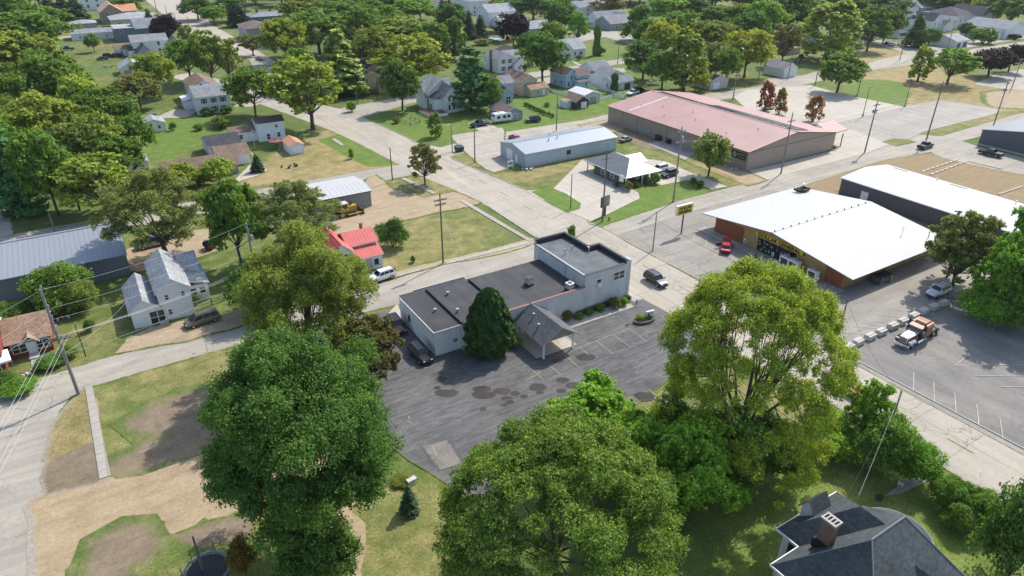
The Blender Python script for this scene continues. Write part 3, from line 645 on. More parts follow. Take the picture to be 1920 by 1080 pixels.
m = MB(); m.box(4.16, 1.0, 4.06, 4.4, 12.6, 4.35); m.box(11.2, 3.2, 4.06, 11.4, 12.0, 4.42); m.box(9, 3.0, 4.06, 11.4, 3.2, 4.42); m.build('roof_kerb', BLKCAP, b)
m = MB(); m.box(3.2, 12.75, 2.9, 12, 15.3, 3.05); m.build('rear_awning_roof', RUB, b)
m = MB()
for px_ in (3.4, 11.8): m.box(px_-.08, 15.0, 0, px_+.08, 15.2, 2.9)
m.box(3.2, 15.3, 2.8, 12, 15.38, 3.08); m.build('rear_awning_frame', WHITE, b)
# street end block: L shaped, the north half steps back from the street
m = MB(); m.box(25, .0, 0, 33.4, 7.2, 6.1); m.box(25, 7.2, 0, 31.2, 14.2, 6.1); m.build('street_block_wall', PBR, b)
RUBG = paint('grey_rubber_roof', (0.115, 0.125, 0.135), 0.75, 0.3, 0.5, ribs=('Y', 2.0), rib_amt=-.5, rib_w=0.03)
m = MB(); m.box(25.2, .3, 6.1, 33.1, 7.2, 6.25); m.box(25.2, 7.2, 6.1, 30.9, 13.9, 6.25); m.build('street_block_roof', RUBG, b)
m = MB()
m.box(33.1, 0, 6.1, 33.42, 7.2, 7.0); m.box(25, 0, 6.1, 33.1, .3, 6.55); m.box(31.2, 7.2, 6.1, 33.42, 7.5, 7.0)
m.box(30.9, 7.2, 6.1, 31.2, 14.2, 7.0); m.box(25, 13.9, 6.1, 30.9, 14.22, 7.0); m.build('street_block_parapet', PBR, b)
m = MB(); m.box(33.05, -.06, 7.0, 33.5, 7.56, 7.1); m.box(25, -.06, 6.55, 33.05, .36, 6.62); m.box(30.86, 7.56, 7.0, 31.26, 14.28, 7.1); m.box(24.94, 13.85, 7.0, 30.86, 14.28, 7.1); m.box(31.26, 7.16, 7.0, 33.05, 7.56, 7.1)
m.box(32.95, .36, 6.25, 33.1, 7.2, 7.0); m.box(30.75, 7.2, 6.25, 30.9, 13.9, 7.0); m.box(25.2, 13.75, 6.25, 30.75, 13.9, 7.0); m.box(31.2, 7.05, 6.25, 32.95, 7.2, 7.0); m.build('parapet_cap', BLKCAP, b)
m = MB(); m.box(24.9, .3, 6.3, 25.24, 13.9, 6.42); m.build('gutter', paint('dull_gutter', (.36, .37, .38), .5), b)
m = MB(); m.box(33.42, -.05, 0, 33.9, 1.2, 7.05); m.build('pilaster', PBR, b)
m = MB()
for yy in (2.0, 5.2, 9.5, 12.8): m.box(24.93, yy, 4.06, 25.0, yy+.1, 6.3)
m.build('downpipes', WHITE, b)
window(b, 'S', 27.6, 4.0, .8, 1.2, 33, 14); window(b, 'S', 31.6, 4.2, 2.1, 1.3, 33, 14)
m = MB(); m.box(27.25, -.35, 4.02, 27.95, -.03, 4.45); m.build('window_air_conditioner', WHITE, b)
window(b, 'W', 9.8, 1.4, .5, .9, 4, 12, DARKTRIM); door(b, 'W', 5.5, .9, 2.0, 4, 12, paint('pale_door', (.55, .56, .56)), off=(25, 0), z=4.07)
door(b, 'S', 14.0, 1.0, 2.1, 4, 12, WHITE); window(b, 'S', 15.6, 1.0, .9, 1.2, 4, 12); door(b, 'S', 3.2, .5, .5, 4, 12, GALV, off=(0, 1.2), name='electric_box', z=1.4, handle=False)
for (vx, vy, h) in ((2.6, 6.2, .3), (5.2, 4.2, .5), (6.4, 9.6, .4)): vent(b, vx, vy, 4.06, h, .16)
for (vx, vy, h) in ((27.0, 8.2, .9), (29.0, 9.0, .7), (30.6, 6.6, .9)): vent(b, vx, vy, 6.25, h, .08)
m = MB(); m.box(23.5, -.45, .3, 31.0, -.05, .75); m.build('wall_planter', paint('dark_red_timber', (.09, .03, .03), .7, .2), b)
m = MB(); m.box(25.0, -.12, .9, 31, -.06, .98); m.build('handrail', REDCAP, b)
# canopy
m = MB(); cr = [(12.05, -7.6), (18.0, -7.6)]
wing_r = roof(b, 12.3, -7.5, 5.5, 7.4, 2.7, 4.5, 'y', (shingle('canopy_shingles', (.13, .135, .145)), paint('canopy_edge', (.5, .5, .5))), .35, 'canopy_roof')
m = MB(); m.face([(12.3, -7.45, 2.72), (17.8, -7.45, 2.72), (15.05, -7.45, 4.42)]); m.face([(12.3, -7.35, 2.72), (17.8, -7.35, 2.72), (15.05, -7.35, 4.42)]); m.build('canopy_gable', paint('canopy_gable_boards', (.34, .30, .24), .7, .1, ribs=('X', .3), rib_amt=.4), b)
for (px_, py_) in ((12.55, -7.2), (17.55, -7.2), (12.55, -1.0), (17.55, -1.0)):
    m = MB(); m.box(px_-.1, py_-.1, .05, px_+.1, py_+.1, 2.75); m.box(px_-.16, py_-.16, .02, px_+.16, py_+.16, .3); m.build('canopy_post', WHITE if py_ < -3 else CONC, b)
vent(b, 13.4, -4.6, 3.5, .5, .12); vent(b, 14.0, -2.4, 3.9, .5, .12)
def ac_unit(x, y, z, label):
    a = thing('air_conditioner', label, 'air conditioner', (x, y, z), 0.15, 'rooftop condensers on the grey building')
    m = MB(); m.box(-.5, -.5, .12, .5, .5, 1.0); m.build('casing', paint('condenser_casing', (.5, .5, .47), .5, .1, ribs=('Z', .12), rib_amt=.5), a, bevel=.05)
    m = MB(); m.box(-.52, -.52, 1.0, .52, .52, 1.08); m.build('lid', WHITE if 'white' in label else DARKTRIM, a)
    m = MB(); m.cyl((0, 0, 1.08), .36, .05, 14); m.build('fan_guard', DARKTRIM, a); m = MB(); m.box(-.6, -.6, 0, .6, .6, .12); m.build('stand', BLACK, a); return a
ac_unit(51.6, 77.9, 4.22, 'beige condenser with dark lid standing mid roof on the grey building')
ac_unit(56.0, 73.3, 4.22, 'white lidded condenser beside the taller street block on the grey building')

# --- red metal roofed hall --------------------------------------------------------------------------
b = thing('metal_hall', 'huge tan steel hall with faded red metal roof and solar panels along its ridge', 'hall', (133.3, 106.2, 0.02))
LX, LY = 33.5, 53.5
walls(b, 0, 0, LX, LY, 4.7, 7.2, 'y', WTAN)
roof(b, 0, 0, LX, LY, 4.7, 7.2, 'y', (MRED, paint('dark_red_trim', (.16, .05, .045))), .5)
m = MB(); m.box(-.03, -.03, 4.45, LX+.03, -.003, 4.6); m.box(LX+.5, .8, 0, LX+.7, 1.0, 4.2); m.box(LX+4.5, .8, 0, LX+4.7, 1.0, 3.6); m.build('porch_posts', paint('brown_post', (.14, .09, .07)), b)
r_ = roof(b, LX+.3, 2.0, 7.0, 8.5, 3.9, 5.4, 'x', (MRED, paint('dark_red_trim', (.16, .05, .045))), .3, 'porch_roof')
sp = paint('solar_cells', (.055, .07, .085), .18, .25, 3.0, spec=.7, ribs=('Y', 1.05), rib_amt=-1.2, rib_w=.06)
sl = (7.2-4.7)/(LX/2)
m = MB()
for (y0_, y1_, d0, d1) in ((1.0, 32, 1.2, 6.2), (22, 52, 1.2, 3.4)):
    xa, xb = LX/2+d0, LX/2+d1; za, zb = 7.2-d0*sl+.32, 7.2-d1*sl+.32
    m.solid([(xa, y0_, za), (xb, y0_, zb), (xb, y1_, zb), (xa, y1_, za), (xa, y0_, za-.06), (xb, y0_, zb-.06), (xb, y1_, zb-.06), (xa, y1_, za-.06)], [(0, 1, 2, 3), (7, 6, 5, 4), (0, 1, 5, 4), (1, 2, 6, 5), (2, 3, 7, 6), (3, 0, 4, 7)])
m.build('solar_panels', sp, b)
m = MB(); m.box(LX/2-.25, -.5, 7.36, LX/2+.25, LY+.5, 7.45); m.box(1, 44.6, 4.95, 1.1, 45.2, 5.0); m.build('ridge_cap', MRED, b)
m = MB()
for k in range(14): m.solid([(1.0+k*1.05, 45.0, 4.7+sl*(1.0+k*1.05)+.21), (1.9+k*1.05, 45.0, 4.7+sl*(1.9+k*1.05)+.21), (1.9+k*1.05, 45.7, 4.7+sl*(1.9+k*1.05)+.21), (1.0+k*1.05, 45.7, 4.7+sl*(1.0+k*1.05)+.21)], [(0, 1, 2, 3)])
m.build('skylight_strip', paint('skylight', (.6, .55, .54), .4, .1), b)
for (x, y) in ((5, 12), (7, 25), (4, 34), (9, 40), (12, 8), (6, 46), (11, 30)): vent(b, x, y, 4.7+sl*x+.1, .45, .1)
door(b, 'S', 9.3, 1.2, 2.1, LX, LY, WTAN); door(b, 'W', 22, 1.0, 2.1, LX, LY, WTANY)
m = MB()
for k in range(5): m.box(-.3, 34.6+k*.9, 1.0, -.02, 35.3+k*.9, 2.1)
m.box(-.18, 38.9, .3, -.02, 39.3, 2.6); m.build('meter_boxes', GALV, b)
m = MB()
for y_ in (.1, 13.5, 28.5, 40.0, 47): m.box(-.14, y_, 0, -.02, y_+.12, 4.6)
m.build('downpipes', WTANY, b)
m = MB(); m.box(-.12, .6, 2.3, -.02, 5.2, 4.1); o = m.build('wall_sign', paint('sign_black', (.02, .02, .02), .4), b)
m = MB(); m.cyl((-.16, 4.1, 3.2), .62, .04, 20, axis='x'); m.build('emblem', paint('sign_grey', (.35, .37, .38), .5), o)
m = MB(); m.cyl((-.18, 4.1, 3.2), .4, .04, 20, axis='x'); m.box(-.17, .9, 3.3, -.12, 3.2, 3.75); m.box(-.17, .9, 2.7, -.12, 3.0, 2.95); m.build('emblem_letters', paint('sign_dim', (.16, .15, .11), .5), o)

# --- store with the white roof ------------------------------------------------------------------------
b = thing('store', 'tan fronted discount store under a wide low white gabled roof with a yellow name band', 'store', (99.2, 56, 0.02))
LX, LY = 26, 28
TANW = paint('store_tan_wall', (.42, .27, .10), .7, .08, ribs=('Y', .35), rib_amt=.15); RUST = paint('store_rust_wall', (.27, .085, .035), .7, .12, ribs=('Y', .3), rib_amt=.15)
walls(b, 0, 0, LX, LY, 3.3, 5.0, 'x', TANW)
m = MB(); m.box(-.06, 21.0, 0, -.003, 28.0, 3.25); m.build('corner_panel', RUST, b)
m = MB(); m.box(-.06, 0, 0, -.003, 3.3, 3.25); m.build('corner_panel', RUST, b)
roof(b, 0, 0, LX, LY, 3.4, 5.15, 'x', (MWHX, paint('roof_edge_grey', (.3, .3, .3), .5, .1, metal=.3)), 2.5, ohr=1.5)
m = MB(); m.box(-1.45, LY/2-.12, 5.30, LX+1.4, LY/2+.12, 5.37)
m.build('ridge_cap', MWHX, b)
m = MB()
for k in range(13): m.box(-.8+k*2.2, LY/2-.1, 5.37, -.72+k*2.2, LY/2+.1, 5.62)
m.build('ridge_clips', DARKTRIM, b)
STG = paint('storefront_glass', (.015, .017, .02), .06, .2, spec=.7)
m = MB(); m.box(-.05, 9.3, .15, -.008, 17.6, 2.75); sf = m.build('storefront', DARKTRIM, b)
m = MB()
for k in range(6): m.face([(-.06, 9.4+k*1.37, .25), (-.06, 10.65+k*1.37, .25), (-.06, 10.65+k*1.37, 2.65), (-.06, 9.4+k*1.37, 2.65)])
m.build('pane', STG, sf)
m = MB(); rr = random.Random(5)
for k in range(26):
    y_ = rr.uniform(9.5, 17.2); z_ = rr.uniform(.3, 2.2); m.face([(-.07, y_, z_), (-.07, y_+rr.uniform(.1, .4), z_), (-.07, y_+rr.uniform(.1, .4), z_+rr.uniform(.1, .45)), (-.07, y_, z_+.3)])
m.build('window_posters', paint('posters', (.45, .42, .34), .7, .5, 3.0), sf)
m = MB(); m.box(-.22, 8.0, 2.85, -.02, 18.2, 3.75); sg = m.build('name_band', paint('sign_yellow', (.72, .50, .03), .5, .06), b)
def lettering(txt, size, parent, loc, rot, mat, wide=1.0, name='lettering'):
    cu = bpy.data.curves.new(name, 'FONT'); cu.body = txt; cu.size = size; cu.align_x = 'CENTER'; cu.align_y = 'CENTER'; cu.extrude = 0.03; cu.offset = size*0.028
    cu.materials.append(mat); t_ = bpy.data.objects.new(name, cu); COL.objects.link(t_); me = bpy.data.meshes.new_from_object(t_.evaluated_get(bpy.context.evaluated_depsgraph_get())); bpy.data.objects.remove(t_)
    o = bpy.data.objects.new(name, me); COL.objects.link(o); o.parent = parent; o.location = loc; o.rotation_euler = rot; o.scale = (wide, 1, 1); return o
SBLK = paint('sign_letter_black', (.012, .012, .012), .5)
lettering('DOLLAR GENERAL', 0.98, sg, (-.25, 13.1, 3.28), (math.pi/2, 0, -math.pi/2), SBLK, 1.12)
m = MB(); m.box(-.2, 17.9, 3.0, -.02, 18.1, 3.2); m.box(-.2, 7.7, 3.0, -.02, 7.9, 3.2); m.build('wall_lamps', DARKTRIM, b)
m = MB(); m.box(24, 26.5, 4.0, 25.5, 28.5, 4.3)
for k in range(4): m.box(23.2+k*.9, 26.8, 3.95, 23.6+k*.9, 28.6, 4.35)
m.build('roof_mount', BLACK, b)
m = MB(); m.cyl((25.6, 27.8, 3.9), .05, 1.0); m.tube([(25.6, 27.8, 4.9), (25.75, 27.65, 5.1)], [.75, .1], 14); m.build('satellite_dish', GALV, b)
m = MB(); m.cyl((20.5, 3.0, 3.9), .04, 1.6); m.tube([(20.5, 2.5, 5.3), (20.5, 3.6, 5.3)], .03); m.tube([(20.2, 3.0, 4.9), (20.8, 3.0, 4.9)], .03); m.build('roof_antenna', GALV, b)
m = MB(); m.cyl((24.5, .3, 3.4), .06, 1.4); m.tube([(24.0, .3, 4.6), (25, .3, 4.6)], .04); m.build('service_mast', DARKTRIM, b)
# --- other steel buildings --------------------------------------------------------------------------------
b = thing('steel_shed', 'charcoal ribbed steel shed with long white roof behind the store', 'shed', (138.8, 30, 0.02))
walls(b, 0, 0, 17.0, 54.5, 3.6, 4.5, 'y', WSTLX); roof(b, 0, 0, 17.0, 54.5, 3.6, 4.5, 'y', (MWHY, WHITE), .3)
m = MB(); m.box(-.1, 19.5, 0, -.02, 20.0, 3.5); m.build('downpipe', WHITE, b); door(b, 'W', 48.5, 1.5, 2.2, 27, 51, WHITE)
m = MB()
for y_ in (3, 20, 36, 49): m.box(15.6, y_, 3.95, 16.1, y_+3.4, 4.02)
m.build('ridge_vents', paint('ridge_vent_grey', (.22, .25, .29)), b)
for y_ in (9, 26, 42): vent(b, 15.2, y_, 3.9, .7, .1, WHITE)
b = thing('dark_steel_building', 'charcoal steel building with gabled end beside the field road', 'building', (205.3, 62, 0.02))
walls(b, 0, 0, 30, 26.5, 4.2, 6.4, 'x', WSTLX); roof(b, 0, 0, 30, 26.5, 4.2, 6.4, 'x', (paint('slate_metal_roof', (.12, .15, .19), .45, .08, ribs=('X', .8), rib_amt=.3), WHITE), .4)
window(b, 'W', 8.0, 3.8, 1.1, 1.0, 30, 26); m = MB(); m.box(-.1, 13, 0.6, -.02, 13.15, 5.0); m.build('downpipe', GALV, b); m = MB(); m.box(-.12, -.05, 0, -.01, 26.5, .45); m.build('footing', CONC, b)
b = thing('long_steel_shed', 'long dark grey steel shed with pale ribbed metal roof at the dirt yard', 'shed', (-33, 123.0, 0.02))
walls(b, 0, 0, 32.4, 12.2, 3.75, 0, 'flat', WSTL); roof(b, 0, 0, 32.4, 12.2, 3.75, 5.1, 'S', (MGRX, paint('grey_edge', (.25, .26, .28))), .35)
m = MB(); m.box(-.3, 12.0, 5.2, 32.7, 12.62, 5.34); m.build('ridge_cap', MGRX, b); m = MB(); m.box(32.4, .1, 0, 32.55, .3, 3.6); m.build('corner_trim', REDCAP, b)
b = thing('machine_shed', 'grey steel shed with bright white roof beside the yellow bulldozer', 'shed', (34.5, 131.5, 0.02))
walls(b, 0, 0, 12.1, 10.3, 3.4, 4.0, 'x', paint('mid_grey_steel_wall', (.24, .245, .25), .5, .08, ribs=('X', .5), rib_amt=.3)); roof(b, 0, 0, 12.1, 10.3, 3.4, 4.0, 'x', (MWHX, DARKTRIM), .3)
m = MB(); m.box(12.1, 2, 0, 12.16, 6, 3.0); m.build('sliding_door', WHITE, b)
b = thing('blue_steel_building', 'low pale blue steel building with blue grey metal roof', 'building', (88.3, 135.8, 0.02))
walls(b, 0, 0, 28.5, 12, 3.5, 4.7, 'x', WBLU); roof(b, 0, 0, 28.5, 12, 3.5, 4.7, 'x', (MBLY, paint('pale_edge', (.5, .55, .6))), .3)
m = MB(); m.box(-.3, 5.85, 4.86, 28.8, 6.15, 4.94); m.build('ridge_cap', MBLY, b)
window(b, 'S', 13.0, 1.5, 1.1, .9, 28, 12, DARKTRIM); overhead_door(b, 'S', 25.3, 3.0, 2.6, paint('pale_blue_door', (.45, .52, .57))); door(b, 'W', 4.2, 1.0, 2.1, 28, 12, WHITE); door(b, 'W', 7.5, 2.6, 2.8, 28, 12, WHITE, name='bay_door', handle=False)
for (x, y) in ((9.5, 4), (12.5, 4.5), (12, 7.5)): vent(b, x, y, 4.2, .9, .12)
m = MB(); m.box(-.14, -.1, 0, 28.5, -.003, .4); m.build('footing', CONC, b)
# --- office with the hipped roof --------------------------------------------------------------------------
b = thing('office', 'small brick office under a white and grey hipped metal roof with a drive-up porch', 'office', (100.2, 111.8, 0.02))
BRD = brick('dark_brown_brick', (.11, .07, .06), (.2, .17, .15))
walls(b, 0, 3.2, 9.6, 8.8, 2.6, 0, 'flat', BRD)
hm = paint('white_standing_seam', (.44, .45, .46), .4, .05, ribs=('Y', .5), rib_amt=.08)
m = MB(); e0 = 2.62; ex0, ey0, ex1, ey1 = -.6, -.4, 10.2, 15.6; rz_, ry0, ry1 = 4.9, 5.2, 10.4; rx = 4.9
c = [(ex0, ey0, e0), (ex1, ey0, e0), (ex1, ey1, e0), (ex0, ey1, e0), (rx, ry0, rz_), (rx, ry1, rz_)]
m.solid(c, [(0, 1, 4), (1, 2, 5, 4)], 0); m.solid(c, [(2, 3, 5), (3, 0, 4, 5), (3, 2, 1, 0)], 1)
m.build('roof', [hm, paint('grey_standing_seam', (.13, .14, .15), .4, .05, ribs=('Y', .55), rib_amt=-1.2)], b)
m = MB(); m.box(ex0-.04, ey0-.04, e0-.16, ex1+.04, ey0, e0+.03); m.box(ex0-.04, ey0, e0-.16, ex0, ey1, e0+.03); m.build('gutter', WHITE, b)
roof(b, 5.0, 6.0, 6.0, 5, 2.9, 4.2, 'x', (hm, WHITE), .2, 'side_gable_roof')
for (x, y) in ((0, .3), (0, 2.6), (9.5, .2), (4.8, .2), (0, 14.6), (5, 14.6)):
    m = MB(); m.box(x-.12, y-.12, 0, x+.12, y+.12, 2.6); m.build('porch_post', WHITE, b)
for u in (2.0, 4.5, 7.5): window(b, 'S', u, .9, 1.0, 1.2, 9.6, 8.8, off=(0, 3.2))
for u in (2, 5.5): window(b, 'W', u, .9, 1.2, 1.2, 9.6, 8.8, off=(0, 3.2))
door(b, 'S', 6.0, 1.0, 2.1, 9.6, 8.8, WHITE, off=(0, 3.2))
m = MB(); m.box(-1.3, -.2, 1.7, -1.2, 1.0, 3.3); m.build('drive_up_sign', WHITE, b)

# --- houses -------------------------------------------------------------------------------------------------
b = house('house', 'white two storey house with pale grey cross roofs near the tan minivan', -2.0, 103.0)
wing(b, 0, 0, 4.0, 10, 2.6, 4.3, 'y', SIDW, SHL, .3)
wing(b, 4.0, .1, 4.5, 12, 4.9, 6.7, 'y', SIDW, SHL, .3); wing(b, 8.5, 4.2, 3.0, 7.8, 2.8, 3.9, 'E', SIDW, SHL, .3); wing(b, 8.5, 8.5, 2.5, 4.0, 4.6, 5.9, 'x', SIDW, SHL, .25)
window(b, 'S', 2.9, .15, 1.0, 2.0, 8, 10, name='glazed_door'); window(b, 'S', 3.9-.0, .15, .9, 2.0, 8, 10, name='glazed_door')
window(b, 'S', 5.2, 3.5, .45, .8, 8, 10, off=(0, .1)); window(b, 'S', 7.5, 3.5, .45, .8, 8, 10, off=(0, .1)); window(b, 'S', 5.2, 1.0, .5, .8, 8, 10, off=(0, .1))
window(b, 'S', 9.3, 1.3, .8, 1.0, 8, 10, off=(0, 4.2)); window(b, 'S', 10.6, 1.3, .8, 1.0, 8, 10, off=(0, 4.2))
m = MB(); m.box(3.4, -.9, 0, 4.6, -.05, .3); m.build('step', CONC, b); vent(b, 5.5, 6, 6.3, .4, .08)
b = house('red_cottage', 'red cottage with tan shingled roof and white porch door behind the garden', -17.3, 103)
wing(b, 0, 0, 5.0, 6.8, 2.6, 4.6, 'x', SIDR, SHT, .35); window(b, 'S', 1.2, .8, 1.6, 1.2, 5, 6); window(b, 'S', 4.0, .8, 1.4, 1.2, 5, 6); door(b, 'S', 2.6, .9, 2.0, 5, 6, WHITE)
r_ = roof(b, 1.6, -.6, 2.0, 2.4, 2.3, 3.2, 'y', (SHT, WHITE), .2, 'porch_roof')
m = MB(); m.box(2.0, -1.6, 0, 3.2, -.1, .3); m.box(2.2, -3.4, 0, 3.0, -1.6, .08); m.build('steps', CONC, b)
b = house('red_house', 'tall red house with white metal roof at the edge of town beside the red cottage', -23.0, 99.5)
wing(b, 0, 0, 5.3, 8, 4.4, 5.6, 'x', SIDR, MWHX, .3); window(b, 'S', 4.3, 2.6, .9, 1.2, 5, 8); window(b, 'S', 4.3, .4, .9, 1.3, 5, 8); window(b, 'S', 2.2, 2.6, .9, 1.2, 5, 8)
b = house('red_roofed_house', 'white house with bright red metal roofs beside the vacant lawn', 28.5, 103.2)
wing(b, 4.0, 0, 5.0, 2.6, 2.5, 3.9, 'S', SIDW, (MREDX, WHITE), .3); wing(b, 4.0, 2.4, 5.0, 5.4, 4.3, 5.6, 'x', SIDW, (MREDX, WHITE), .35); wing(b, 0, -.2, 4.0, 8, 4.3, 6.0, 'y', SIDW, (MREDX, WHITE), .35)
window(b, 'S', 5.2, .9, .6, .9, 9, 8, DARKTRIM); window(b, 'S', 7.9, .9, .6, .9, 9, 8, DARKTRIM); door(b, 'S', 6.6, .9, 2.0, 9, 8, paint('grey_door', (.42, .43, .44)))
window(b, 'S', 2.8, 3.0, .7, 1.0, 9, 8, DARKTRIM, off=(0, -.2)); window(b, 'S', 3.2, .8, .8, 1.0, 9, 8, DARKTRIM, off=(0, -.2)); chimney(b, 7.6, 6.0, 4.8, 6.2, .45)
m = MB(); m.tube([(6.0, -.5, 0), (6.0, -.5, .9), (8.9, -.5, .9)], .03); m.build('handrail', BLACK, b)
b = house('ranch_house', 'long brown roofed ranch house with brick steps behind two round trees', 11.4, 168.3)
wing(b, 0, 0, 16, 6.5, 2.6, 4.3, 'x', SIDN, SHB, .5); wing(b, 13, 6.5, 7.2, 7.5, 2.6, 4.2, 'x', SIDW, SHB, .5)
overhead_door(b, 'S', 17.8, 3.6, 2.2, WHITE, (0, 6.5)); wing(b, 9.0, -1.4, 2.0, 2.2, 2.6, 3.9, 'y', SIDN, SHB, .25, 'porch_wall', 'porch_roof'); door(b, 'S', 10.0, .9, 2.0, 9, 8, WHITE, off=(0, -1.4))
m = MB(); m.box(9.2, -3.0, 0, 10.9, -1.45, .35); m.box(9.4, -3.6, 0, 10.7, -3.0, .18); m.build('steps', brick('red_brick', (.22, .085, .06), (.3, .27, .24)), b)
for u in (2, 5, 7.5, 13): window(b, 'S', u, 1.0, 1.0, 1.1, 16, 6)
b = house('farmhouse', 'white farmhouse with dark two storey end, brown link and grey shed wing', 23.8, 184.5)
wing(b, 14.2, 7.4, 7.2, 5.0, 4.9, 6.0, 'x', SIDW, SHK, .3); wing(b, 7.5, 9.5, 6.7, 5, 2.6, 3.8, 'x', SIDW, SHB, .3); wing(b, 0, 0, 8.0, 9.0, 2.7, 4.3, 'x', SIDW, SHD, .3)
for (u, z, w, h) in ((16.8, .5, .8, 1.4), (19.6, .8, .8, 1.2), (19.3, 3.4, .7, .8)): window(b, 'S', u, z, w, h, 20, 8, off=(0, 7.4))
window(b, 'S', 10.0, 1.0, .9, 1.1, 20, 8, off=(0, 9.5)); chimney(b, 13.2, 12, 3.6, 5.2, .5)
b = house('garden_shed', 'small white shed with orange metal roof by the patio', 41.9, 176.0)
b['category'] = 'shed'
wing(b, 0, 0, 3.7, 6.5, 2.3, 3.2, 'y', SIDW, (MCOP, WHITE), .25); overhead_door(b, 'S', 1.85, 2.4, 1.9, WHITE)
b = house('shuttered_house', 'large white two storey house with black shutters and grey roof facing the lawn', 29.2, 231.0)
wing(b, 0, 0, 10.0, 13.5, 5.3, 7.6, 'x', SIDW, SHG, .3); autowin(b, 'S', 10, 13, 2, 3, .8, 1.35, .9, 2.5, shutters=DARKTRIM); wing(b, 1, 13.5, 9, 16, 5.2, 7.4, 'y', SIDW, SHB, .3); wing(b, -2.5, 9, 2.5, 7, 2.8, 3.3, 'W', SIDW, WHITE, .2)
autowin(b, 'W', 10, 13, 2, 2, .8, 1.3, .9, 2.5); window(b, 'W', 4.0, 1.0, 1.0, 1.2, 2, 7, off=(-2.5, 9)); m = MB(); m.cyl((3.5, 6.75, 7.6), .3, .8, 10); m.build('roof_ventilator', GALV, b)
b = house('small_outbuilding', 'small white outbuilding beside the teal bin', 12.5, 217)
b['category'] = 'shed'; wing(b, 0, 0, 5.5, 6, 2.5, 3.6, 'y', SIDW, SHL, .3); window(b, 'S', 3.9, 1.0, .7, .9, 5, 6)
b = house('grey_roofed_shed', 'narrow white shed with slate grey roof half hidden behind the yellow green trees', 4.2, 181)
b['category'] = 'shed'; wing(b, 0, 0, 5.2, 7, 2.4, 3.5, 'y', SIDW, SHG, .3)
b = house('two_door_garage', 'white gabled garage with twin doors beyond the brownish tree', 14.8, 309.5)
b['category'] = 'garage'; wing(b, 0, 0, 8.5, 10, 2.7, 5.0, 'y', SIDW, SHL, .4); overhead_door(b, 'S', 2.4, 2.7, 2.1, paint('garage_tan', (.36, .33, .28))); overhead_door(b, 'S', 6.0, 2.7, 2.1, paint('garage_tan', (.36, .33, .28)))
b = house('grey_gabled_house', 'dark grey gabled house wedged behind the twin door garage', 22.5, 327)
wing(b, 0, 0, 8, 9, 4.2, 8.0, 'y', SIDN, (SHD, WHITE), .4); autowin(b, 'S', 8, 9, 1, 2)
b = house('brown_gabled_house', 'brown gabled house with grey front wing under the purple tree', 36, 335)
wing(b, 0, 0, 8, 12, 4.8, 8.4, 'y', SIDW, (SHM, WHITE), .4); wing(b, 5, -6, 14, 7, 3.6, 6.2, 'x', SIDW, (SHG, WHITE), .4); autowin(b, 'S', 8, 12, 1, 2)
b = house('white_box_house', 'tall plain white house with grey roof among the cluster', 23.8, 352)
wing(b, 0, 0, 14.5, 12, 6.0, 8.2, 'x', SIDW, SHG, .3); autowin(b, 'S', 14.5, 12, 2, 2, 1.0, 1.6, 1.2, 3.0); wing(b, -7, 5, 7, 7, 2.8, 4.0, 'x', SIDW, SHM, .3); wing(b, -2.2, -1.0, 4.2, 5.5, 2.8, 4.2, 'x', SIDW, SHD, .3)
window(b, 'S', -4.5, 1.0, .9, 1.1, 8, 8, off=(0, 5)); window(b, 'S', -.2, 1.0, 1.0, 1.2, 8, 8, off=(0, -1))
b = house('slate_blue_house', 'slate blue house with white stepped parapet roofline', 20.8, 400)
wing(b, 0, 0, 9, 16, 6.2, 0, 'flat', SIDD, (SHL, WHITE), .3); wing(b, 9, 0, 16, 14, 5.8, 9.5, 'x', SIDD, (SHG, WHITE), .3); window(b, 'S', 3.0, 3.8, 1.2, 1.6, 9, 16); window(b, 'S', 6.4, .9, 1.2, 1.6, 9, 16); window(b, 'W', 8, 3.6, 1.2, 1.6, 9, 16)
b = house('long_white_garage', 'long low white garage with grey roof beside the slate blue house', 2.5, 417)
b['category'] = 'garage'; wing(b, 0, 0, 19, 12, 3.0, 4.4, 'x', SIDW, SHG, .4); autowin(b, 'S', 19, 12, 1, 3, .9, .9)
b = house('hip_roofed_house', 'pale house with broad grey hipped roof behind the slate blue house', 23.5, 452)
wing(b, 0, 0, 24, 18, 4.6, 7.2, 'hip', SIDT, SHL, .8); autowin(b, 'S', 24, 18, 1, 4, 1.2, 1.4, 1.6)
b = house('stone_house', 'tan stone house with orange roofs near the top of the street', 20.2, 476)
wing(b, 0, 0, 11, 22, 6.5, 10.5, 'y', brick('tan_stone', (.28, .22, .15), (.36, .3, .22), 2.5), (MCOP, WHITE), .5); wing(b, 9, 6, 10, 12, 6.0, 9.0, 'x', brick('tan_stone', (.28, .22, .15), (.36, .3, .22), 2.5), (MCOP, WHITE), .5); wing(b, 11, 0, 6, 6, 3.0, 3.5, 'S', SIDW, WHITE, .3)
autowin(b, 'S', 11, 22, 2, 2, 1.1, 2.0, 1.2, 3.2); autowin(b, 'W', 11, 22, 2, 2, 1.1, 2.0, 1.2, 3.2)
b = house('far_garage', 'small pale garage with hipped roof beside the tan stone house', 4, 458)
b['category'] = 'garage'; wing(b, 0, 0, 12, 10, 3.0, 4.6, 'hip', SIDN, SHL, .5)
b = house('white_gable_house', 'white gabled house cut by the top edge above the stone house', 14, 556)
wing(b, 0, 0, 30, 14, 8, 12, 'x', SIDW, SHG, .5); autowin(b, 'S', 30, 14, 2, 5, 1.4, 2.0, 1.5, 3.6)
b = house('mobile_home', 'long white mobile home with dark windows at the edge of the woods', -42, 253)
wing(b, 0, 0, 22, 7, 3.0, 3.5, 'x', SIDW, MWHX, .2); autowin(b, 'S', 22, 7, 1, 6, 1.6, 1.2, 1.2)
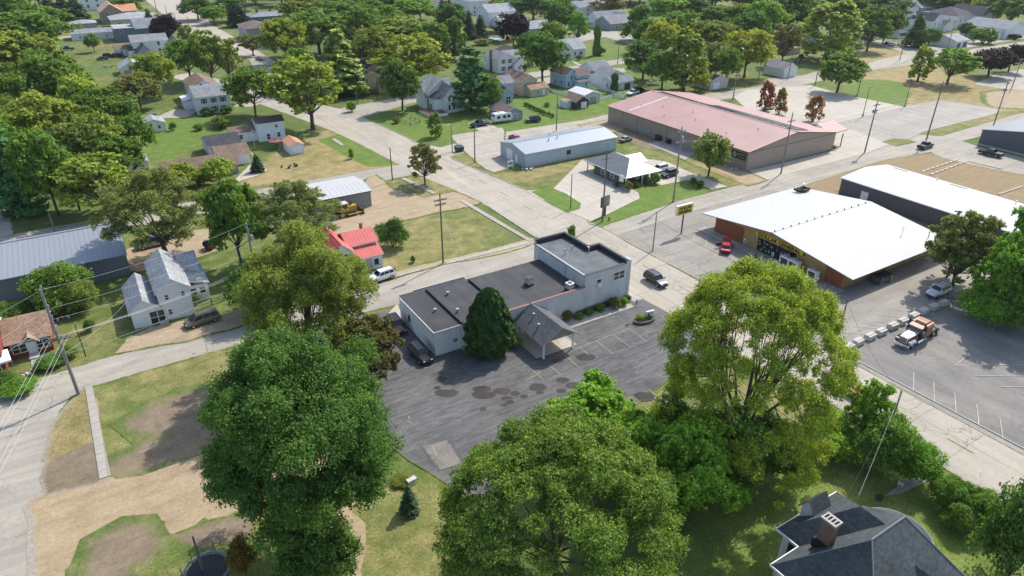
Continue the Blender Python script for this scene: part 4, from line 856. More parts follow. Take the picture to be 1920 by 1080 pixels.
b = house('trailer_home', 'white trailer end by the gravel track under the tall dark pine', -26.5, 165)
b['category'] = 'trailer'; wing(b, 0, 0, 6.5, 7, 2.7, 3.2, 'x', SIDW, MWHX, .15)
p = P(452, 76); b = house('grey_block_house', 'plain grey house with mauve hipped roof by the far avenue', p[0]+2, p[1]-6)
wing(b, 0, 0, 13, 18, 6.0, 8.5, 'hip', SIDN, SHM, .5); autowin(b, 'W', 13, 18, 2, 4, 1.0, 1.4, 1.0, 2.8)
p = P(484, 52); b = house('dark_blue_house', 'dark blue two storey house with flat eaves and small chimney', p[0]-4, p[1]-8)
wing(b, 0, 0, 30, 12, 6.5, 8.3, 'hip', paint('navy_siding', (.09, .14, .22), .6, .1), SHG, .9); wing(b, 16, -4, 16, 4, 3.2, 3.9, 'S', paint('navy_siding', (.09, .14, .22), .6, .1), SHG, .4); chimney(b, 4, 7, 7.5, 10, 1.2); autowin(b, 'S', 30, 12, 2, 4, 1.2, 1.5, .9, 3.2)
# central cluster
b = house('victorian_house', 'white gabled victorian house with grey roofs and a timber deck on the corner lawn', 93.0, 194)
wing(b, 0, 6, 9.5, 9.5, 5.4, 9.0, 'y', SIDW, SHL, .4); wing(b, 2.6, 0, 5.0, 7, 5.2, 8.0, 'y', SIDW, SHG, .4); wing(b, 0, 2.0, 2.6, 5, 4.0, 5.8, 'W', SIDW, SHD, .3); wing(b, 7.6, .6, 2.4, 5, 2.8, 3.4, 'E', SIDW, SHG, .3)
wing(b, -.3, 8.5, 10.2, 5, 5.4, 8.4, 'x', SIDW, SHL, .35)
for z in (.9, 3.6): window(b, 'S', 4.3, z, .7, 1.5, 5, 7); window(b, 'S', 5.9, z, .7, 1.5, 5, 7)
for y_ in (8, 11.5): window(b, 'W', y_, 3.4, .8, 1.5, 9, 9)
window(b, 'W', 4.5, 1.0, 1.6, 1.5, 9, 9)
dk = MB(); dk.box(-3.8, -2.6, .7, 2.4, 5.2, .85)
for x in np.arange(-3.7, 2.4, 1.2): dk.box(x, -2.6, .85, x+.1, -2.5, 1.75)
for y in np.arange(-2.6, 5.2, 1.2): dk.box(-3.8, y, .85, -3.7, y+.1, 1.75)
dk.box(-3.8, -2.6, 1.7, 2.4, -2.5, 1.8); dk.box(-3.8, -2.6, 1.7, -3.7, 5.2, 1.8); dk.build('deck', paint('red_brown_deck', (.2, .1, .075), .8, .2), b)
dk = MB(); dk.box(-3.85, -2.65, 0, 2.4, -2.6, .8); dk.box(-3.85, -2.6, 0, -3.8, 5.2, .8); dk.build('deck_skirt', WHITE, b)
b = house('yellow_house', 'yellow clapboard house with mauve porch roof tucked behind the round dark tree', 82.6, 233)
wing(b, 0, 0, 9, 9, 4.8, 7.0, 'y', SIDY, SHM, .4); wing(b, 6, -1.5, 8, 4, 2.8, 3.6, 'S', SIDY, SHM, .3); autowin(b, 'S', 9, 9, 2, 2, .9, 1.4, .9, 2.5)
b = house('grey_cottage', 'low dark grey roofed cottage behind the yellow house', 86, 263)
wing(b, 0, 0, 13, 12, 3.0, 5.6, 'x', SIDN, SHD, .4); wing(b, 9, -4, 5, 5, 2.8, 4.2, 'y', SIDN, SHD, .3)
b = house('blue_grey_house', 'pale blue grey house with brown roofed rear wing and glazed door', 114.6, 196)
wing(b, 0, 2, 5.5, 9, 4.9, 7.0, 'y', SIDG, SHM, .35); wing(b, 2.2, -.4, 5.0, 5, 3.2, 5.0, 'y', SIDG, SHK, .35); wing(b, 3, 6, 8.5, 6, 5, 6.8, 'x', SIDG, SHG, .3)
window(b, 'S', 1.3, 3.0, .9, 1.4, 5, 5, off=(0, 2)); window(b, 'S', 5.4, .15, 1.8, 2.0, 5, 5, off=(0, -.4), name='glazed_door'); window(b, 'W', 4, 3, .8, 1.3, 5, 9, off=(0, 2)); window(b, 'W', 8, 1, .8, 1.3, 5, 9, off=(0, 2))
b = house('tan_house', 'tan two storey house with brown roof and low rear wing', 129.0, 198.7)
wing(b, 0, 3.0, 6.5, 12, 4.9, 6.8, 'y', SIDT, SHB, .35); wing(b, 1.8, 0, 7.2, 5.5, 2.7, 4.0, 'x', SIDT, SHT, .4)
window(b, 'W', 9, 3.2, .7, 1.1, 6, 12); window(b, 'W', 12, .9, .7, 1.1, 6, 12); window(b, 'S', 5.0, 1.0, .7, .9, 6, 6); door(b, 'S', 7.3, .9, 2.0, 6, 6); window(b, 'S', 1.5, 3.2, .5, .9, 6, 6, off=(0, 3)); window(b, 'S', 4.8, 3.2, .5, .9, 6, 6, off=(0, 3))
b = house('white_shuttered_house', 'white two storey house with black shutters and brick chimney behind the pine', 142.4, 239.5)
wing(b, 0, 0, 7.5, 12, 5.2, 7.4, 'y', SIDW, SHG, .35); wing(b, 5.5, 2, 7.5, 9, 5.2, 7.2, 'x', SIDW, SHG, .35); wing(b, 6.2, -2.0, 4.5, 4.2, 2.9, 4.6, 'y', SIDW, SHG, .25); autowin(b, 'S', 7.5, 12, 2, 2, .9, 1.5, .9, 2.7, shutters=DARKTRIM); window(b, 'S', 10.6, 3.6, .9, 1.5, 7, 9, off=(0, 2)); chimney(b, -.8, 5, 0, 8.2, .8)
b = house('brown_roofed_garage', 'grey garage with dark brown roof behind the white shuttered house', 159, 262); b['category'] = 'garage'
wing(b, 0, 0, 10, 9, 3.0, 5.0, 'y', SIDN, SHK, .4)
b = house('light_blue_house', 'light blue house with mauve roofs beside the white picket fence', 149.5, 201.5)
wing(b, 0, 2.5, 5.2, 10, 4.6, 6.6, 'y', SIDB, SHM, .35); wing(b, 3.5, .8, 6.0, 6, 4.4, 6.2, 'x', SIDB, SHM, .35); wing(b, 3.0, -1.0, 5, 2.4, 2.5, 3.3, 'S', SIDB, SHM, .25)
for u in (1.2, 3.6): window(b, 'S', u, .7, .8, 1.4, 5, 10, off=(0, 2.5))
window(b, 'S', 2.4, 3.0, .8, 1.2, 5, 10, off=(0, 2.5)); window(b, 'W', 9, .8, .9, 1.4, 5, 10); window(b, 'W', 5, .8, .9, 1.4, 5, 10); window(b, 'S', 6.5, .9, .8, 1.1, 5, 6, off=(0, -1))
b = house('white_bungalow_wing', 'low white house with grey roof and attached garage behind the picket fence', 161.0, 191.5)
wing(b, 0, 0, 9.5, 6.0, 2.9, 4.4, 'x', SIDW, SHG, .4); wing(b, 1.5, 6, 9.0, 9.5, 3.6, 5.8, 'y', SIDW, SHG, .4); wing(b, 2.5, 14, 8.0, 9, 4.6, 7.0, 'x', SIDW, SHG, .35); window(b, 'W', 3, 1, .8, 1.2, 9, 6); window(b, 'S', 2.4, 1, .8, 1.2, 9, 6); overhead_door(b, 'S', 6.8, 2.8, 2.2, DARKTRIM)
b = house('white_bungalow', 'white bungalow with grey roof and steps in front of the columnar tree', 180.5, 250)
wing(b, 0, 3, 15, 12, 3.6, 7.0, 'x', SIDW, SHL, .5); wing(b, 0, 0, 6.5, 9, 3.4, 6.4, 'y', SIDW, SHL, .4); chimney(b, 11.5, 9.5, 5, 8.2, .9, SIDW); window(b, 'S', 3.2, .9, 2.2, 1.3, 6, 9); window(b, 'S', 9, .9, 1.6, 1.4, 6, 9, off=(0, 3)); window(b, 'S', 12.5, .9, 1.6, 1.4, 6, 9, off=(0, 3)); window(b, 'S', 3.2, 3.6, 1.3, 1.0, 6, 9)
b = house('grey_garage', 'grey garage with brown shingled roof beside the camper trailer', 106.3, 175.5); b['category'] = 'garage'
wing(b, 0, 0, 6.5, 9, 2.5, 4.0, 'y', SIDN, SHM, .4); overhead_door(b, 'S', 3.2, 3.0, 2.0, paint('grey_garage_door', (.33, .34, .34)))
b = house('brown_timber_shed', 'dark brown timber shed with white door by the garden rows', 134.0, 177); b['category'] = 'shed'
wing(b, 0, 0, 5.2, 6, 2.4, 3.9, 'y', paint('dark_timber', (.07, .045, .035), .8, .2, ribs=('Z', .2), rib_amt=.4), SHB, .3); overhead_door(b, 'S', 3.3, 2.0, 1.9, WHITE); wing(b, -2.0, 2.5, 2.0, 3.5, 2.0, 2.4, 'W', SIDW, (SHT, WHITE), .1)
b = house('white_metal_garage', 'pale metal garage with low white roof behind the brown timber shed', 140.5, 181); b['category'] = 'garage'
wing(b, 0, 0, 6.5, 9, 2.8, 3.8, 'y', paint('pale_metal_wall', (.5, .52, .53), .5, .08, ribs=('X', .4), rib_amt=.2), (paint('pale_metal_roof', (.62, .63, .63), .45, .08), WHITE), .2); overhead_door(b, 'S', 3.4, 3.0, 2.2, paint('grey_garage_door', (.33, .34, .34)))
b = house('black_roofed_shed', 'pale shed with black roof in front of the tall yellowing trees', 192.3, 175); b['category'] = 'shed'
wing(b, 0, 0, 9, 8, 3.0, 4.6, 'y', paint('pale_shed_wall', (.50, .46, .45), .6, .1, ribs=('Z', .2), rib_amt=.25), SHD, .3); overhead_door(b, 'S', 3.2, 3.0, 2.2, WHITE); window(b, 'W', 4, 1.2, .7, .7, 9, 8)
p = P(1474, 144); b = house('white_garden_shed', 'white shed with grey roof alone on shaded grass by two poles', p[0]-3, p[1]-1); b['category'] = 'shed'
wing(b, 0, 0, 7.5, 9.5, 3.2, 5.2, 'y', SIDW, SHG, .3)
def place(name, label, px, py, lx, ly, eave, ridge, axis, wm, rm, cols=2, rows=1, cat='house', extra=None):
    p = P(px, py); b = house(name, label, p[0], p[1], cat)
    wing(b, 0, 0, lx, ly, eave, ridge, axis, wm, rm, .4)
    if rows: autowin(b, 'S', lx, ly, rows, cols, 1.0, 1.5, .9, 2.7); autowin(b, 'W', lx, ly, rows, max(1, cols-1), 1.0, 1.5, .9, 2.7)
    if extra: extra(b)
    return b
# right background
place('white_tall_house', 'white two storey house with charcoal roof and dark side wing behind the three bay garage', 1744, 62, 9, 13, 6.0, 9.5, 'y', SIDW, SHD, 2, 2, extra=lambda b: (wing(b, 9, -2, 9, 8, 3.6, 5.6, 'y', SIDW, SHD, .3), wing(b, 2, 9, 14, 8, 6, 9, 'x', SIDW, SHG, .3)))
place('three_bay_garage', 'pale garage with grey roof and dark doors on the road corner', 1790, 91, 11, 13, 3.2, 5.2, 'x', SIDW, SHL, 1, 0, 'garage', extra=lambda b: (overhead_door(b, 'S', 2.6, 3.6, 2.3, paint('maroon_door', (.10, .05, .05))), overhead_door(b, 'S', 8.2, 3.6, 2.3, DARKTRIM)))
place('charcoal_hip_house', 'large white house with charcoal hipped roof beyond the white tall house', 1790, 55, 22, 22, 6.5, 10.5, 'hip', SIDW, SHD, 4, 2)
place('dark_gabled_house', 'white house with steep charcoal gable and pale porch by the far right road', 1838, 54, 14, 20, 6.5, 11, 'y', SIDW, SHD, 2, 2, extra=lambda b: (wing(b, 2, -6, 13, 6, 3, 3.7, 'S', SIDW, MWHX, .4), wing(b, 14, 4, 8, 10, 3.2, 5.5, 'x', SIDW, SHG, .3)))
place('white_barn', 'long white barn with grey roof beside the far right road', 1882, 74, 20, 22, 5.0, 8.0, 'y', SIDW, SHG, 1, 0, 'barn')
place('low_white_shed', 'low white shed with slate roof beside the purple shrub', 1858, 76, 9, 16, 3.0, 5.0, 'y', SIDW, SHG, 1, 0, 'shed')
place('porch_house', 'grey roofed house with white screened porch behind the dark pines', 1668, 70, 13, 14, 5.5, 8.5, 'y', SIDN, SHG, 1, 0, extra=lambda b: (wing(b, -1, -5, 11, 5.5, 3.2, 4.0, 'S', SIDW, SHD, .3), window(b, 'S', 4.5, 1.2, 7, 1.3, 10, 5, DARKTRIM, off=(-1, -5))))
place('far_white_house', 'white house with brown roof peeping over the pines at the far right', 1698, 36, 16, 16, 5, 8, 'y', SIDW, SHM, 2, 1)
place('far_grey_house', 'pale grey house with grey roof beyond the pines', 1722, 34, 26, 18, 6, 9.5, 'x', SIDN, SHG, 2, 1)
place('top_white_house', 'white gabled house at the top edge above the charcoal roofs', 1820, 20, 20, 20, 8, 13, 'y', SIDW, SHL, 2, 2)
place('grey_trellis_house', 'small dark grey house under the yellow green tree beside the far right road', 1592, 94, 12, 10, 3.2, 5.2, 'x', SIDN, SHD, 2, 1)
place('shaded_grey_house', 'grey gabled house half hidden by the tall yellow green tree', 1500, 88, 14, 12, 5.5, 8.5, 'y', SIDN, SHL, 2, 1)
place('small_pale_shed', 'small pale cabin under the olive tree by the far right road', 1478, 103, 8, 7, 2.8, 4.2, 'x', SIDT, SHT, 1, 0, 'shed')
# top centre
place('grey_hip_house', 'grey white square house with hipped roof at the top of the photo centre', 880, 29, 14, 24, 8.0, 10, 'hip', SIDW, SHG, 2, 2)
place('white_stepped_house', 'white house with stepped wings behind the purple tree', 916, 50, 18, 14, 7.5, 11, 'x', SIDW, SHL, 2, 2, extra=lambda b: (wing(b, 2, -10, 18, 9, 3.5, 6, 'x', SIDW, SHL, .3),))
place('blue_sided_house', 'pale blue house with grey roof beside the purple tree', 993, 70, 22, 12, 4.0, 7.0, 'x', SIDB, SHL, 2, 1)
place('gabled_white_cottage', 'white cottage with grey gabled roof beyond the far crossing', 1122, 53, 20, 12, 4.0, 8.0, 'x', SIDW, SHG, 2, 1, extra=lambda b: (wing(b, 9, -4, 11, 12, 4.0, 7.5, 'y', SIDW, SHG, .4),))
place('grey_long_cottage', 'grey low cottage with wide grey roof beside the far crossing', 1144, 58, 22, 14, 3.6, 7, 'x', SIDN, SHG, 3, 1)
place('chimney_house', 'grey house with brick chimney above the white cottage', 1085, 34, 26, 16, 6, 9, 'x', SIDW, SHG, 2, 2, extra=lambda b: chimney(b, 8, 8, 7, 12, 1.2))
place('pale_roof_house', 'house with a pale low roof showing between the dark top trees', 672, 18, 30, 18, 6, 9, 'x', SIDN, SHL, 2, 1)
place('far_road_house', 'white house at the end of the street beyond the lawn of the columnar tree', 1236, 30, 24, 14, 6, 9, 'x', SIDW, SHG, 3, 1)
place('far_centre_house', 'white house with brown roof between the round trees at the top', 770, 24, 24, 14, 6, 9, 'x', SIDW, SHB, 3, 1)
place('far_edge_house', 'white house with grey roof behind the tall poplar at the top right', 1500, 22, 24, 16, 7, 11, 'y', SIDW, SHL, 2, 2)
place('hidden_garage', 'white garage glimpsed between the trees right of the yellow maple', 1845-30, 8, 20, 12, 4, 6, 'x', SIDW, SHG, 1, 0, 'garage')
# --- big grey roofed house, lower right ---------------------------------------------------------------------
b = thing('grey_roofed_house', 'large old house with charcoal hipped roofs, brick chimney and round porch in the near corner', 'house', (0, 0, 0))
SHN = shingle('slate_grey_shingles', (.09, .103, .108), .3)
E1 = 6.0
walls(b, 40.2, 13.0, 11.6, 8.6, E1, 0, 'flat', SIDW); walls(b, 43.8, 20, 7.5, 4.0, E1, 0, 'flat', SIDW)
m = MB(); x0, y0, x1, y1 = 39.7, 12.5, 52.4, 22.1; zt = 10.8; h_ = (y1-y0)/2; pk0 = (x0+h_, (y0+y1)/2, zt); pk1 = (x1-h_+1.4, (y0+y1)/2, zt)
c = [(x0, y0, E1), (x1, y0, E1), (x1, y1, E1), (x0, y1, E1), pk0, pk1]
m.solid(c, [(0, 1, 5, 4), (1, 2, 5), (2, 3, 4, 5), (3, 0, 4)])
m.build('roof', SHN, b)
m = MB(); X0, X1, Y1 = 43.3, 51.8, 24.45; pz = 10.2; mx = (X0+X1)/2; hw = (X1-X0)/2
c = [(X0, 17.5, E1), (X0, Y1, E1), (X1, Y1, E1), (X1, 17.5, E1), (mx, Y1-hw, pz), (mx, 17.4, pz)]
m.solid(c, [(1, 0, 5, 4), (2, 1, 4), (3, 2, 4, 5)]); m.build('wing_roof', SHN, b)
m = MB()
m.box(x0-.08, y0, E1-.22, x0, y1+.05, E1+.02); m.box(x0, y1, E1-.22, X0, y1+.08, E1+.02); m.box(X0-.08, y1+.08, E1-.22, X0, Y1+.05, E1+.02); m.box(X0, Y1, E1-.22, X1, Y1+.08, E1+.02); m.box(x0, y0-.08, E1-.22, x1, y0, E1+.02)
m.build('eave_trim', WHITE, b)
m = MB(); hp = [pk0, pk1, (x0, y0, E1), (x0, y1, E1), (x1, y0, E1)]
m.tube([hp[0], hp[1]], .09, 5); m.tube([hp[0], hp[2]], .07, 5); m.tube([hp[0], hp[3]], .07, 5); m.tube([hp[1], hp[4]], .07, 5); m.build('ridge_caps', paint('ridge_cap_grey', (.17, .185, .2), .8, .1), b)
BR2 = brick('old_red_brick', (.20, .09, .065), (.3, .26, .23), 5)
m = MB(); m.box(43.25, 19.7, 7.4, 44.05, 20.9, 10.6); ch = m.build('chimney', BR2, b)
m = MB(); m.box(43.15, 19.6, 10.6, 43.35, 21.0, 10.78); m.box(43.95, 19.6, 10.6, 44.15, 21.0, 10.78)
for k in range(5): m.box(43.35, 19.6+k*.31, 10.6, 43.95, 19.6+k*.31+.12, 10.78)
m.build('cap', CONC, ch); m = MB(); m.box(43.36, 19.73, 10.55, 43.94, 20.88, 10.62); m.build('flue', BLACK, ch); m = MB(); m.box(43.1, 19.6, 7.3, 44.2, 21.1, 8.3); m.build('flashing', BLACK, ch)
m = MB(); wx = 46.0; yy0 = 22.9; m.solid([(wx, yy0, 7.6), (wx, yy0+1.4, 7.6), (wx, yy0+.7, 8.7)], [(0, 1, 2)]); m.box(wx, yy0+.1, 6.3, wx+.1, yy0+1.3, 7.6); dm = m.build('dormer', SIDW, b)
m = MB(); m.solid([(wx-.2, yy0-.15, 7.5), (wx-.2, yy0+1.55, 7.5), (wx-.2, yy0+.7, 8.8), (wx+2.2, yy0-.15, 7.5), (wx+2.2, yy0+1.55, 7.5), (wx+2.2, yy0+.7, 8.8)], [(0, 3, 5, 2), (1, 2, 5, 4)]); m.build('dormer_roof', SHN, dm)
m = MB(); m.tube([(wx-.22, yy0-.15, 7.52), (wx-.22, yy0+.7, 8.82), (wx-.22, yy0+1.55, 7.52)], .07, 5); m.build('dormer_trim', REDCAP, dm)
m = MB(); ccx, ccy = 53.7, 19.3; n = 28
rim = [(ccx+3.3*math.cos(6.2832*k/n), ccy+3.3*math.sin(6.2832*k/n), 4.0) for k in range(n)]
m.solid(rim+[(ccx-.8, ccy, 6.4)], [(k, (k+1) % n, n) for k in range(n)]); m.build('porch_roof', SHN, b)
m = MB(); m.tube([(ccx+3.32*math.cos(6.2832*k/n), ccy+3.32*math.sin(6.2832*k/n), 3.95) for k in range(n+1)], .1, 5); m.build('porch_gutter', paint('grey_gutter', (.22, .23, .24)), b)
m = MB()
for k in range(0, n, 4): m.cyl((ccx+3.0*math.cos(6.2832*k/n), ccy+3.0*math.sin(6.2832*k/n), 0), .13, 4.0, 8)
m.build('porch_columns', WHITE, b)
for (u, z) in ((21.0-1.0, 3.4), (17.5, 3.4), (21.0-1.0, .9)): window(b, 'W', u, z, .9, 1.6, 1, 1, off=(40.2, 0))
window(b, 'W', 22.6, 3.4, 1.2, 1.6, 1, 1, DARKTRIM, off=(43.8, 0)); wing(b, 38.0, 17.5, 2.2, 4.0, 2.6, 3.4, 'W', SIDW, SHN, .3)
for (gx, gy) in ((43.0, 13.8), (47.6, 13.4)):
    m = MB(); m.solid([(gx-1.1, gy-1.0, 7.0), (gx+1.1, gy-1.0, 7.0), (gx, gy-1.0, 8.4), (gx-1.1, gy+2.2, 7.0), (gx+1.1, gy+2.2, 7.0), (gx, gy+2.2, 8.4)], [(0, 1, 2), (0, 2, 5, 3), (1, 4, 5, 2)]); m.build('south_dormer', SHN, b)
# ------------------------------------------------------------------ vehicles
def carpaint(name, col, metal=0.3): return paint(name, col, 0.28, 0.05, 2.0, metal=metal, spec=0.4, coat=0.45)
CGL = paint('car_glass', (0.012, 0.015, 0.018), 0.05, 0.1, spec=0.7)
LAMP = paint('headlamp_lens', (0.6, 0.62, 0.62), 0.15, 0.05); TAIL = paint('tail_lamp_lens', (0.35, 0.015, 0.015), 0.2, 0.05)
RIM = paint('alloy_rim', (0.45, 0.46, 0.47), 0.35, 0.1, metal=0.7); CHROME = paint('chrome', (0.75, 0.76, 0.78), 0.12, 0.05, metal=0.95)
PLASTIC = paint('black_plastic', (0.025, 0.025, 0.027), 0.6, 0.15)
def wheel(parent, x, y, r, w, rim=None):
    m = MB(); m.tube([(x, y-w/2, r), (x, y-w/2+.03, r), (x, y+w/2-.03, r), (x, y+w/2, r)], [r*.9, r, r, r*.9], 18); t = m.build('wheel', BLACK, parent)
    m = MB(); s = 1 if y > 0 else -1; m.tube([(x, y+s*(w/2-.02), r), (x, y+s*(w/2+.012), r)], [r*.62, r*.58], 12); m.build('rim', rim or RIM, t)
def vehicle(kind, label, pos, heading, mat, group=None, z=0.1, name=None, rim=None):
    """Nose towards +x. Side profile lofted across the width with tumblehome above the belt line."""
    specs = {  # length, width, belt z, roof z, profile of greenhouse (x of windscreen base, roof front, roof rear, backlight base)
        'sedan': (4.7, 1.82, .92, 1.45, (1.05, .35, -1.05, -1.75)), 'suv': (4.75, 1.9, 1.08, 1.72, (1.0, .45, -1.95, -2.3)),
        'van': (5.1, 2.0, 1.05, 1.76, (1.75, .75, -2.1, -2.5)), 'pickup': (5.7, 1.98, 1.12, 1.85, (1.0, .5, -.85, -1.1)), 'coupe': (4.5, 1.8, .9, 1.38, (.9, .2, -.9, -1.7))}
    L, W, bz, rz_, (wb, rf, rr_, bb) = specs[kind]
    o = thing(name or {'sedan': 'parked_car', 'coupe': 'parked_car', 'suv': 'parked_suv', 'van': 'minivan', 'pickup': 'pickup_truck'}[kind], label, {'pickup': 'pickup truck', 'van': 'minivan', 'suv': 'suv'}.get(kind, 'car'), (pos[0], pos[1], z), math.radians(heading), group)
    hl, hw = L/2, W/2; gz = .32
    # body: cross sections along x (x, half width, bottom z, top z)
    if kind == 'pickup': secs = [(-hl, .93, .5, bz-.08), (-hl+.06, .98, .42, bz), (-1.2, 1, .35, bz), (wb, 1, .35, bz), (wb+.3, .99, .35, bz-.02), (hl-.35, .96, .36, bz-.1), (hl-.05, .9, .42, bz-.22), (hl, .84, .5, bz-.4)]
    else: secs = [(-hl, .84, .5, bz-.22), (-hl+.12, .93, .38, bz-.06), (bb, .98, .33, bz), (0, 1, .32, bz), (wb, .98, .33, bz-.02), (hl-.75, .96, .34, bz-.12), (hl-.2, .88, .38, bz-.24), (hl, .74, .48, bz-.42)]
    m = MB(); ring = []
    for (x, k, zb, zt) in secs:
        y = hw*k
        pr = [(-y*.92, zb), (-y, zb+.15), (-y, zt-.22), (-y*.95, zt-.05), (-y*.86, zt), (y*.86, zt), (y*.95, zt-.05), (y, zt-.22), (y, zb+.15), (y*.92, zb)]
        ring.append([(x, a, b_) for a, b_ in pr])
    n = 10; vs = [p for r_ in ring for p in r_]; fs = []
    for i in range(len(ring)-1):
        for j in range(n): fs.append((i*n+j, i*n+(j+1) % n, (i+1)*n+(j+1) % n, (i+1)*n+j))
    fs += [tuple(range(n)), tuple(range((len(ring)-1)*n, len(ring)*n))[::-1]]
    m.solid(vs, fs); m.build('body', mat, o, smooth=False)
    # cabin
    y0, y1 = hw*.9, hw*.72; zz = bz-.02
    c = [(wb, -y0, zz), (bb, -y0, zz), (bb, y0, zz), (wb, y0, zz), (rf, -y1, rz_), (rr_, -y1, rz_), (rr_, y1, rz_), (rf, y1, rz_)]
    m = MB(); m.solid(c, [(4, 7, 6, 5)], 0); m.solid(c, [(0, 4, 5, 1), (2, 6, 7, 3), (0, 3, 7, 4), (1, 5, 6, 2)], 0)
    m.build('cabin', mat, o, bevel=.06)
    def lerp(a, b_, t): return tuple(a[i]+(b_[i]-a[i])*t for i in range(3))
    def quad(a, b_, d, e, u0, u1, v0, v1, off):
        q = [lerp(lerp(a, b_, u), lerp(d, e, u), v) for u, v in ((u0, v0), (u1, v0), (u1, v1), (u0, v1))]
        return [tuple(p[i]+off[i] for i in range(3)) for p in q]
    m = MB(); k = 3 if kind in ('suv', 'van') else 2
    if kind == 'coupe': k = 1
    for s, (a, b_, d, e) in ((-1, (0, 1, 4, 5)), (1, (3, 2, 7, 6))):
        for j in range(k): m.face(quad(c[a], c[b_], c[d], c[e], .05+j*.92/k, .05+(j+1)*.92/k-.04, .12, .86, (0, s*.028, .012)))
    m.face(quad(c[0], c[3], c[4], c[7], .06, .94, .08, .9, (.028, 0, .012))); m.face(quad(c[1], c[2], c[5], c[6], .08, .92, .14, .86, (-.028, 0, .012)))
    m.build('windows', CGL, o)
    wr = .36 if kind in ('suv', 'pickup') else .33; wx = L*.305
    for x in (wx+.05, -wx):
        for s in (-1, 1): wheel(o, x, s*(hw-.1), wr, .24, rim)
    for s in (-1, 1):
        m = MB(); m.box(hl-.16, s*hw*.60-.15, bz-.42, hl-.03, s*hw*.60+.15, bz-.30); m.build('headlight', LAMP, o)
        m = MB(); m.box(-hl-.01, s*hw*.72-.14, bz-.36, -hl+.1, s*hw*.72+.1, bz-.12); m.build('tail_light', TAIL, o)
        m = MB(); m.box(wb-.15, s*(hw+.0)-.02 if s > 0 else s*hw-.2, bz, wb+.02, s*hw+.2 if s > 0 else s*hw+.02, bz+.16); m.build('mirror', mat, o)
    m = MB(); m.box(hl-.1, -hw*.72, .36, hl+.03, hw*.72, .52); m.box(-hl-.03, -hw*.78, .38, -hl+.1, hw*.78, .55); m.build('bumper', PLASTIC, o)
    if kind == 'pickup':
        m = MB(); m.box(-hl+.14, -hw+.14, bz-.02, -1.25, hw-.14, bz+.012); m.build('bed', PLASTIC, o)
    if kind in ('suv', 'van'):
        m = MB()
        for s in (-1, 1): m.tube([(rf-.2, s*y1*.88, rz_+.06), (rr_+.1, s*y1*.88, rz_+.06)], .025, 5)
        m.build('roof_rails', PLASTIC, o)
    return o
C = lambda n, c, mt=0.3: carpaint(n, c, mt)
blk = C('black_car_paint', (.012, .013, .015)); wht = C('white_car_paint', (.72, .73, .74), 0.0); mar = C('maroon_car_paint', (.05, .008, .012)); tanp = C('bronze_car_paint', (.20, .175, .15), .5)
gry = C('grey_blue_car_paint', (.022, .027, .033), .2); redp = C('red_car_paint', (.36, .018, .03)); silv = C('silver_car_paint', (.40, .41, .42), .6); blu = C('navy_car_paint', (.02, .04, .08)); dred = C('dark_red_truck_paint', (.17, .015, .04)); pur = C('plum_car_paint', (.10, .04, .06))
vehicle('van', 'bronze minivan parked on the dirt verge by the white cross roofed house', P(381, 606), 187, tanp)
v_ = vehicle('suv', 'white two door four wheel drive with spare wheel, in front of the red roofed house', P(716, 524.5), 188, wht, name='off_road_car')
m = MB(); m.cyl((-2.62, 0, .95), .36, .2, 16, axis='x'); m.build('spare_wheel', BLACK, v_)
vehicle('suv', 'black suv nose out beside the white annex wall in the sealed lot', P(789, 671), -88, blk)
vehicle('suv', 'dark maroon suv parked behind the black suv along the annex wall', P(744, 617), -92, mar)
vehicle('suv', 'dark grey car driving on the main street past the planter sign', P(1229, 531), -93, gry, name='moving_car')
rc = vehicle('sedan', 'red car with raised bonnet and open door in front of the discount store', (94.4, 76.7), 40, redp)
m = MB(); m.solid([(1.0, -.78, .98), (1.0, .78, .98), (1.35, .72, 1.95), (1.35, -.72, 1.95), (1.06, -.78, .98), (1.06, .78, .98), (1.41, .72, 1.95), (1.41, -.72, 1.95)], [(0, 1, 2, 3), (7, 6, 5, 4), (0, 3, 7, 4), (1, 5, 6, 2), (2, 6, 7, 3)]); m.build('bonnet', redp, rc)
m = MB(); m.solid([(.75, .92, .4), (.35, 1.75, .4), (.35, 1.75, .95), (.75, .92, .95), (.8, .92, .4), (.4, 1.78, .4), (.4, 1.78, .95), (.8, .92, .95)], [(0, 1, 2, 3), (7, 6, 5, 4), (1, 5, 6, 2), (3, 2, 6, 7)]); m.build('open_door', PLASTIC, rc)
vehicle('suv', 'silver white suv parked under the feathery tree beside the last concrete block', P(1757, 553), 178, wht)
vehicle('pickup', 'dark red pickup on the main street half hidden behind the spreading tree', P(1580, 728), -95, dred)
vehicle('suv', 'white suv at the office side, farther from the street', P(1236, 322), 185, wht)
vehicle('suv', 'dark blue grey suv nearer the lawn at the office side', P(1254, 331), 185, gry)
vehicle('pickup', 'black pickup leaving along the cross street by the lamp post', P(1734, 278), 3, blk)
vehicle('pickup', 'black pickup with loaded bed on the field road by the charcoal building', P(1856, 292), 92, blk)
vehicle('coupe', 'weathered silver green car resting at the end of the blue steel building', P(1173, 265), 8, C('faded_car_paint', (.28, .30, .28), .4))
vehicle('pickup', 'dark blue pickup on the concrete pad beside the camper', P(899, 237), 178, blu)
vehicle('suv', 'dark suv on the grass at the foot of the garden rows', P(999, 229), 165, gry)
vehicle('sedan', 'white car on the back street above the light blue house', P(1097, 131), 8, wht)
vehicle('sedan', 'white car half hidden behind the low white house roof', P(1131, 124), 8, wht)
vehicle('pickup', 'white pickup in front of the low white house garage', P(1186, 178), 195, wht)
vehicle('suv', 'dark suv beside the white pickup at the garage', P(1199, 173), 10, blk)
vehicle('pickup', 'dark green pickup on the lawn drive at the far left', P(127, 94), 5, blu)
vehicle('sedan', 'black car on the drive behind the twin door garage', P(193, 113), 5, blk)
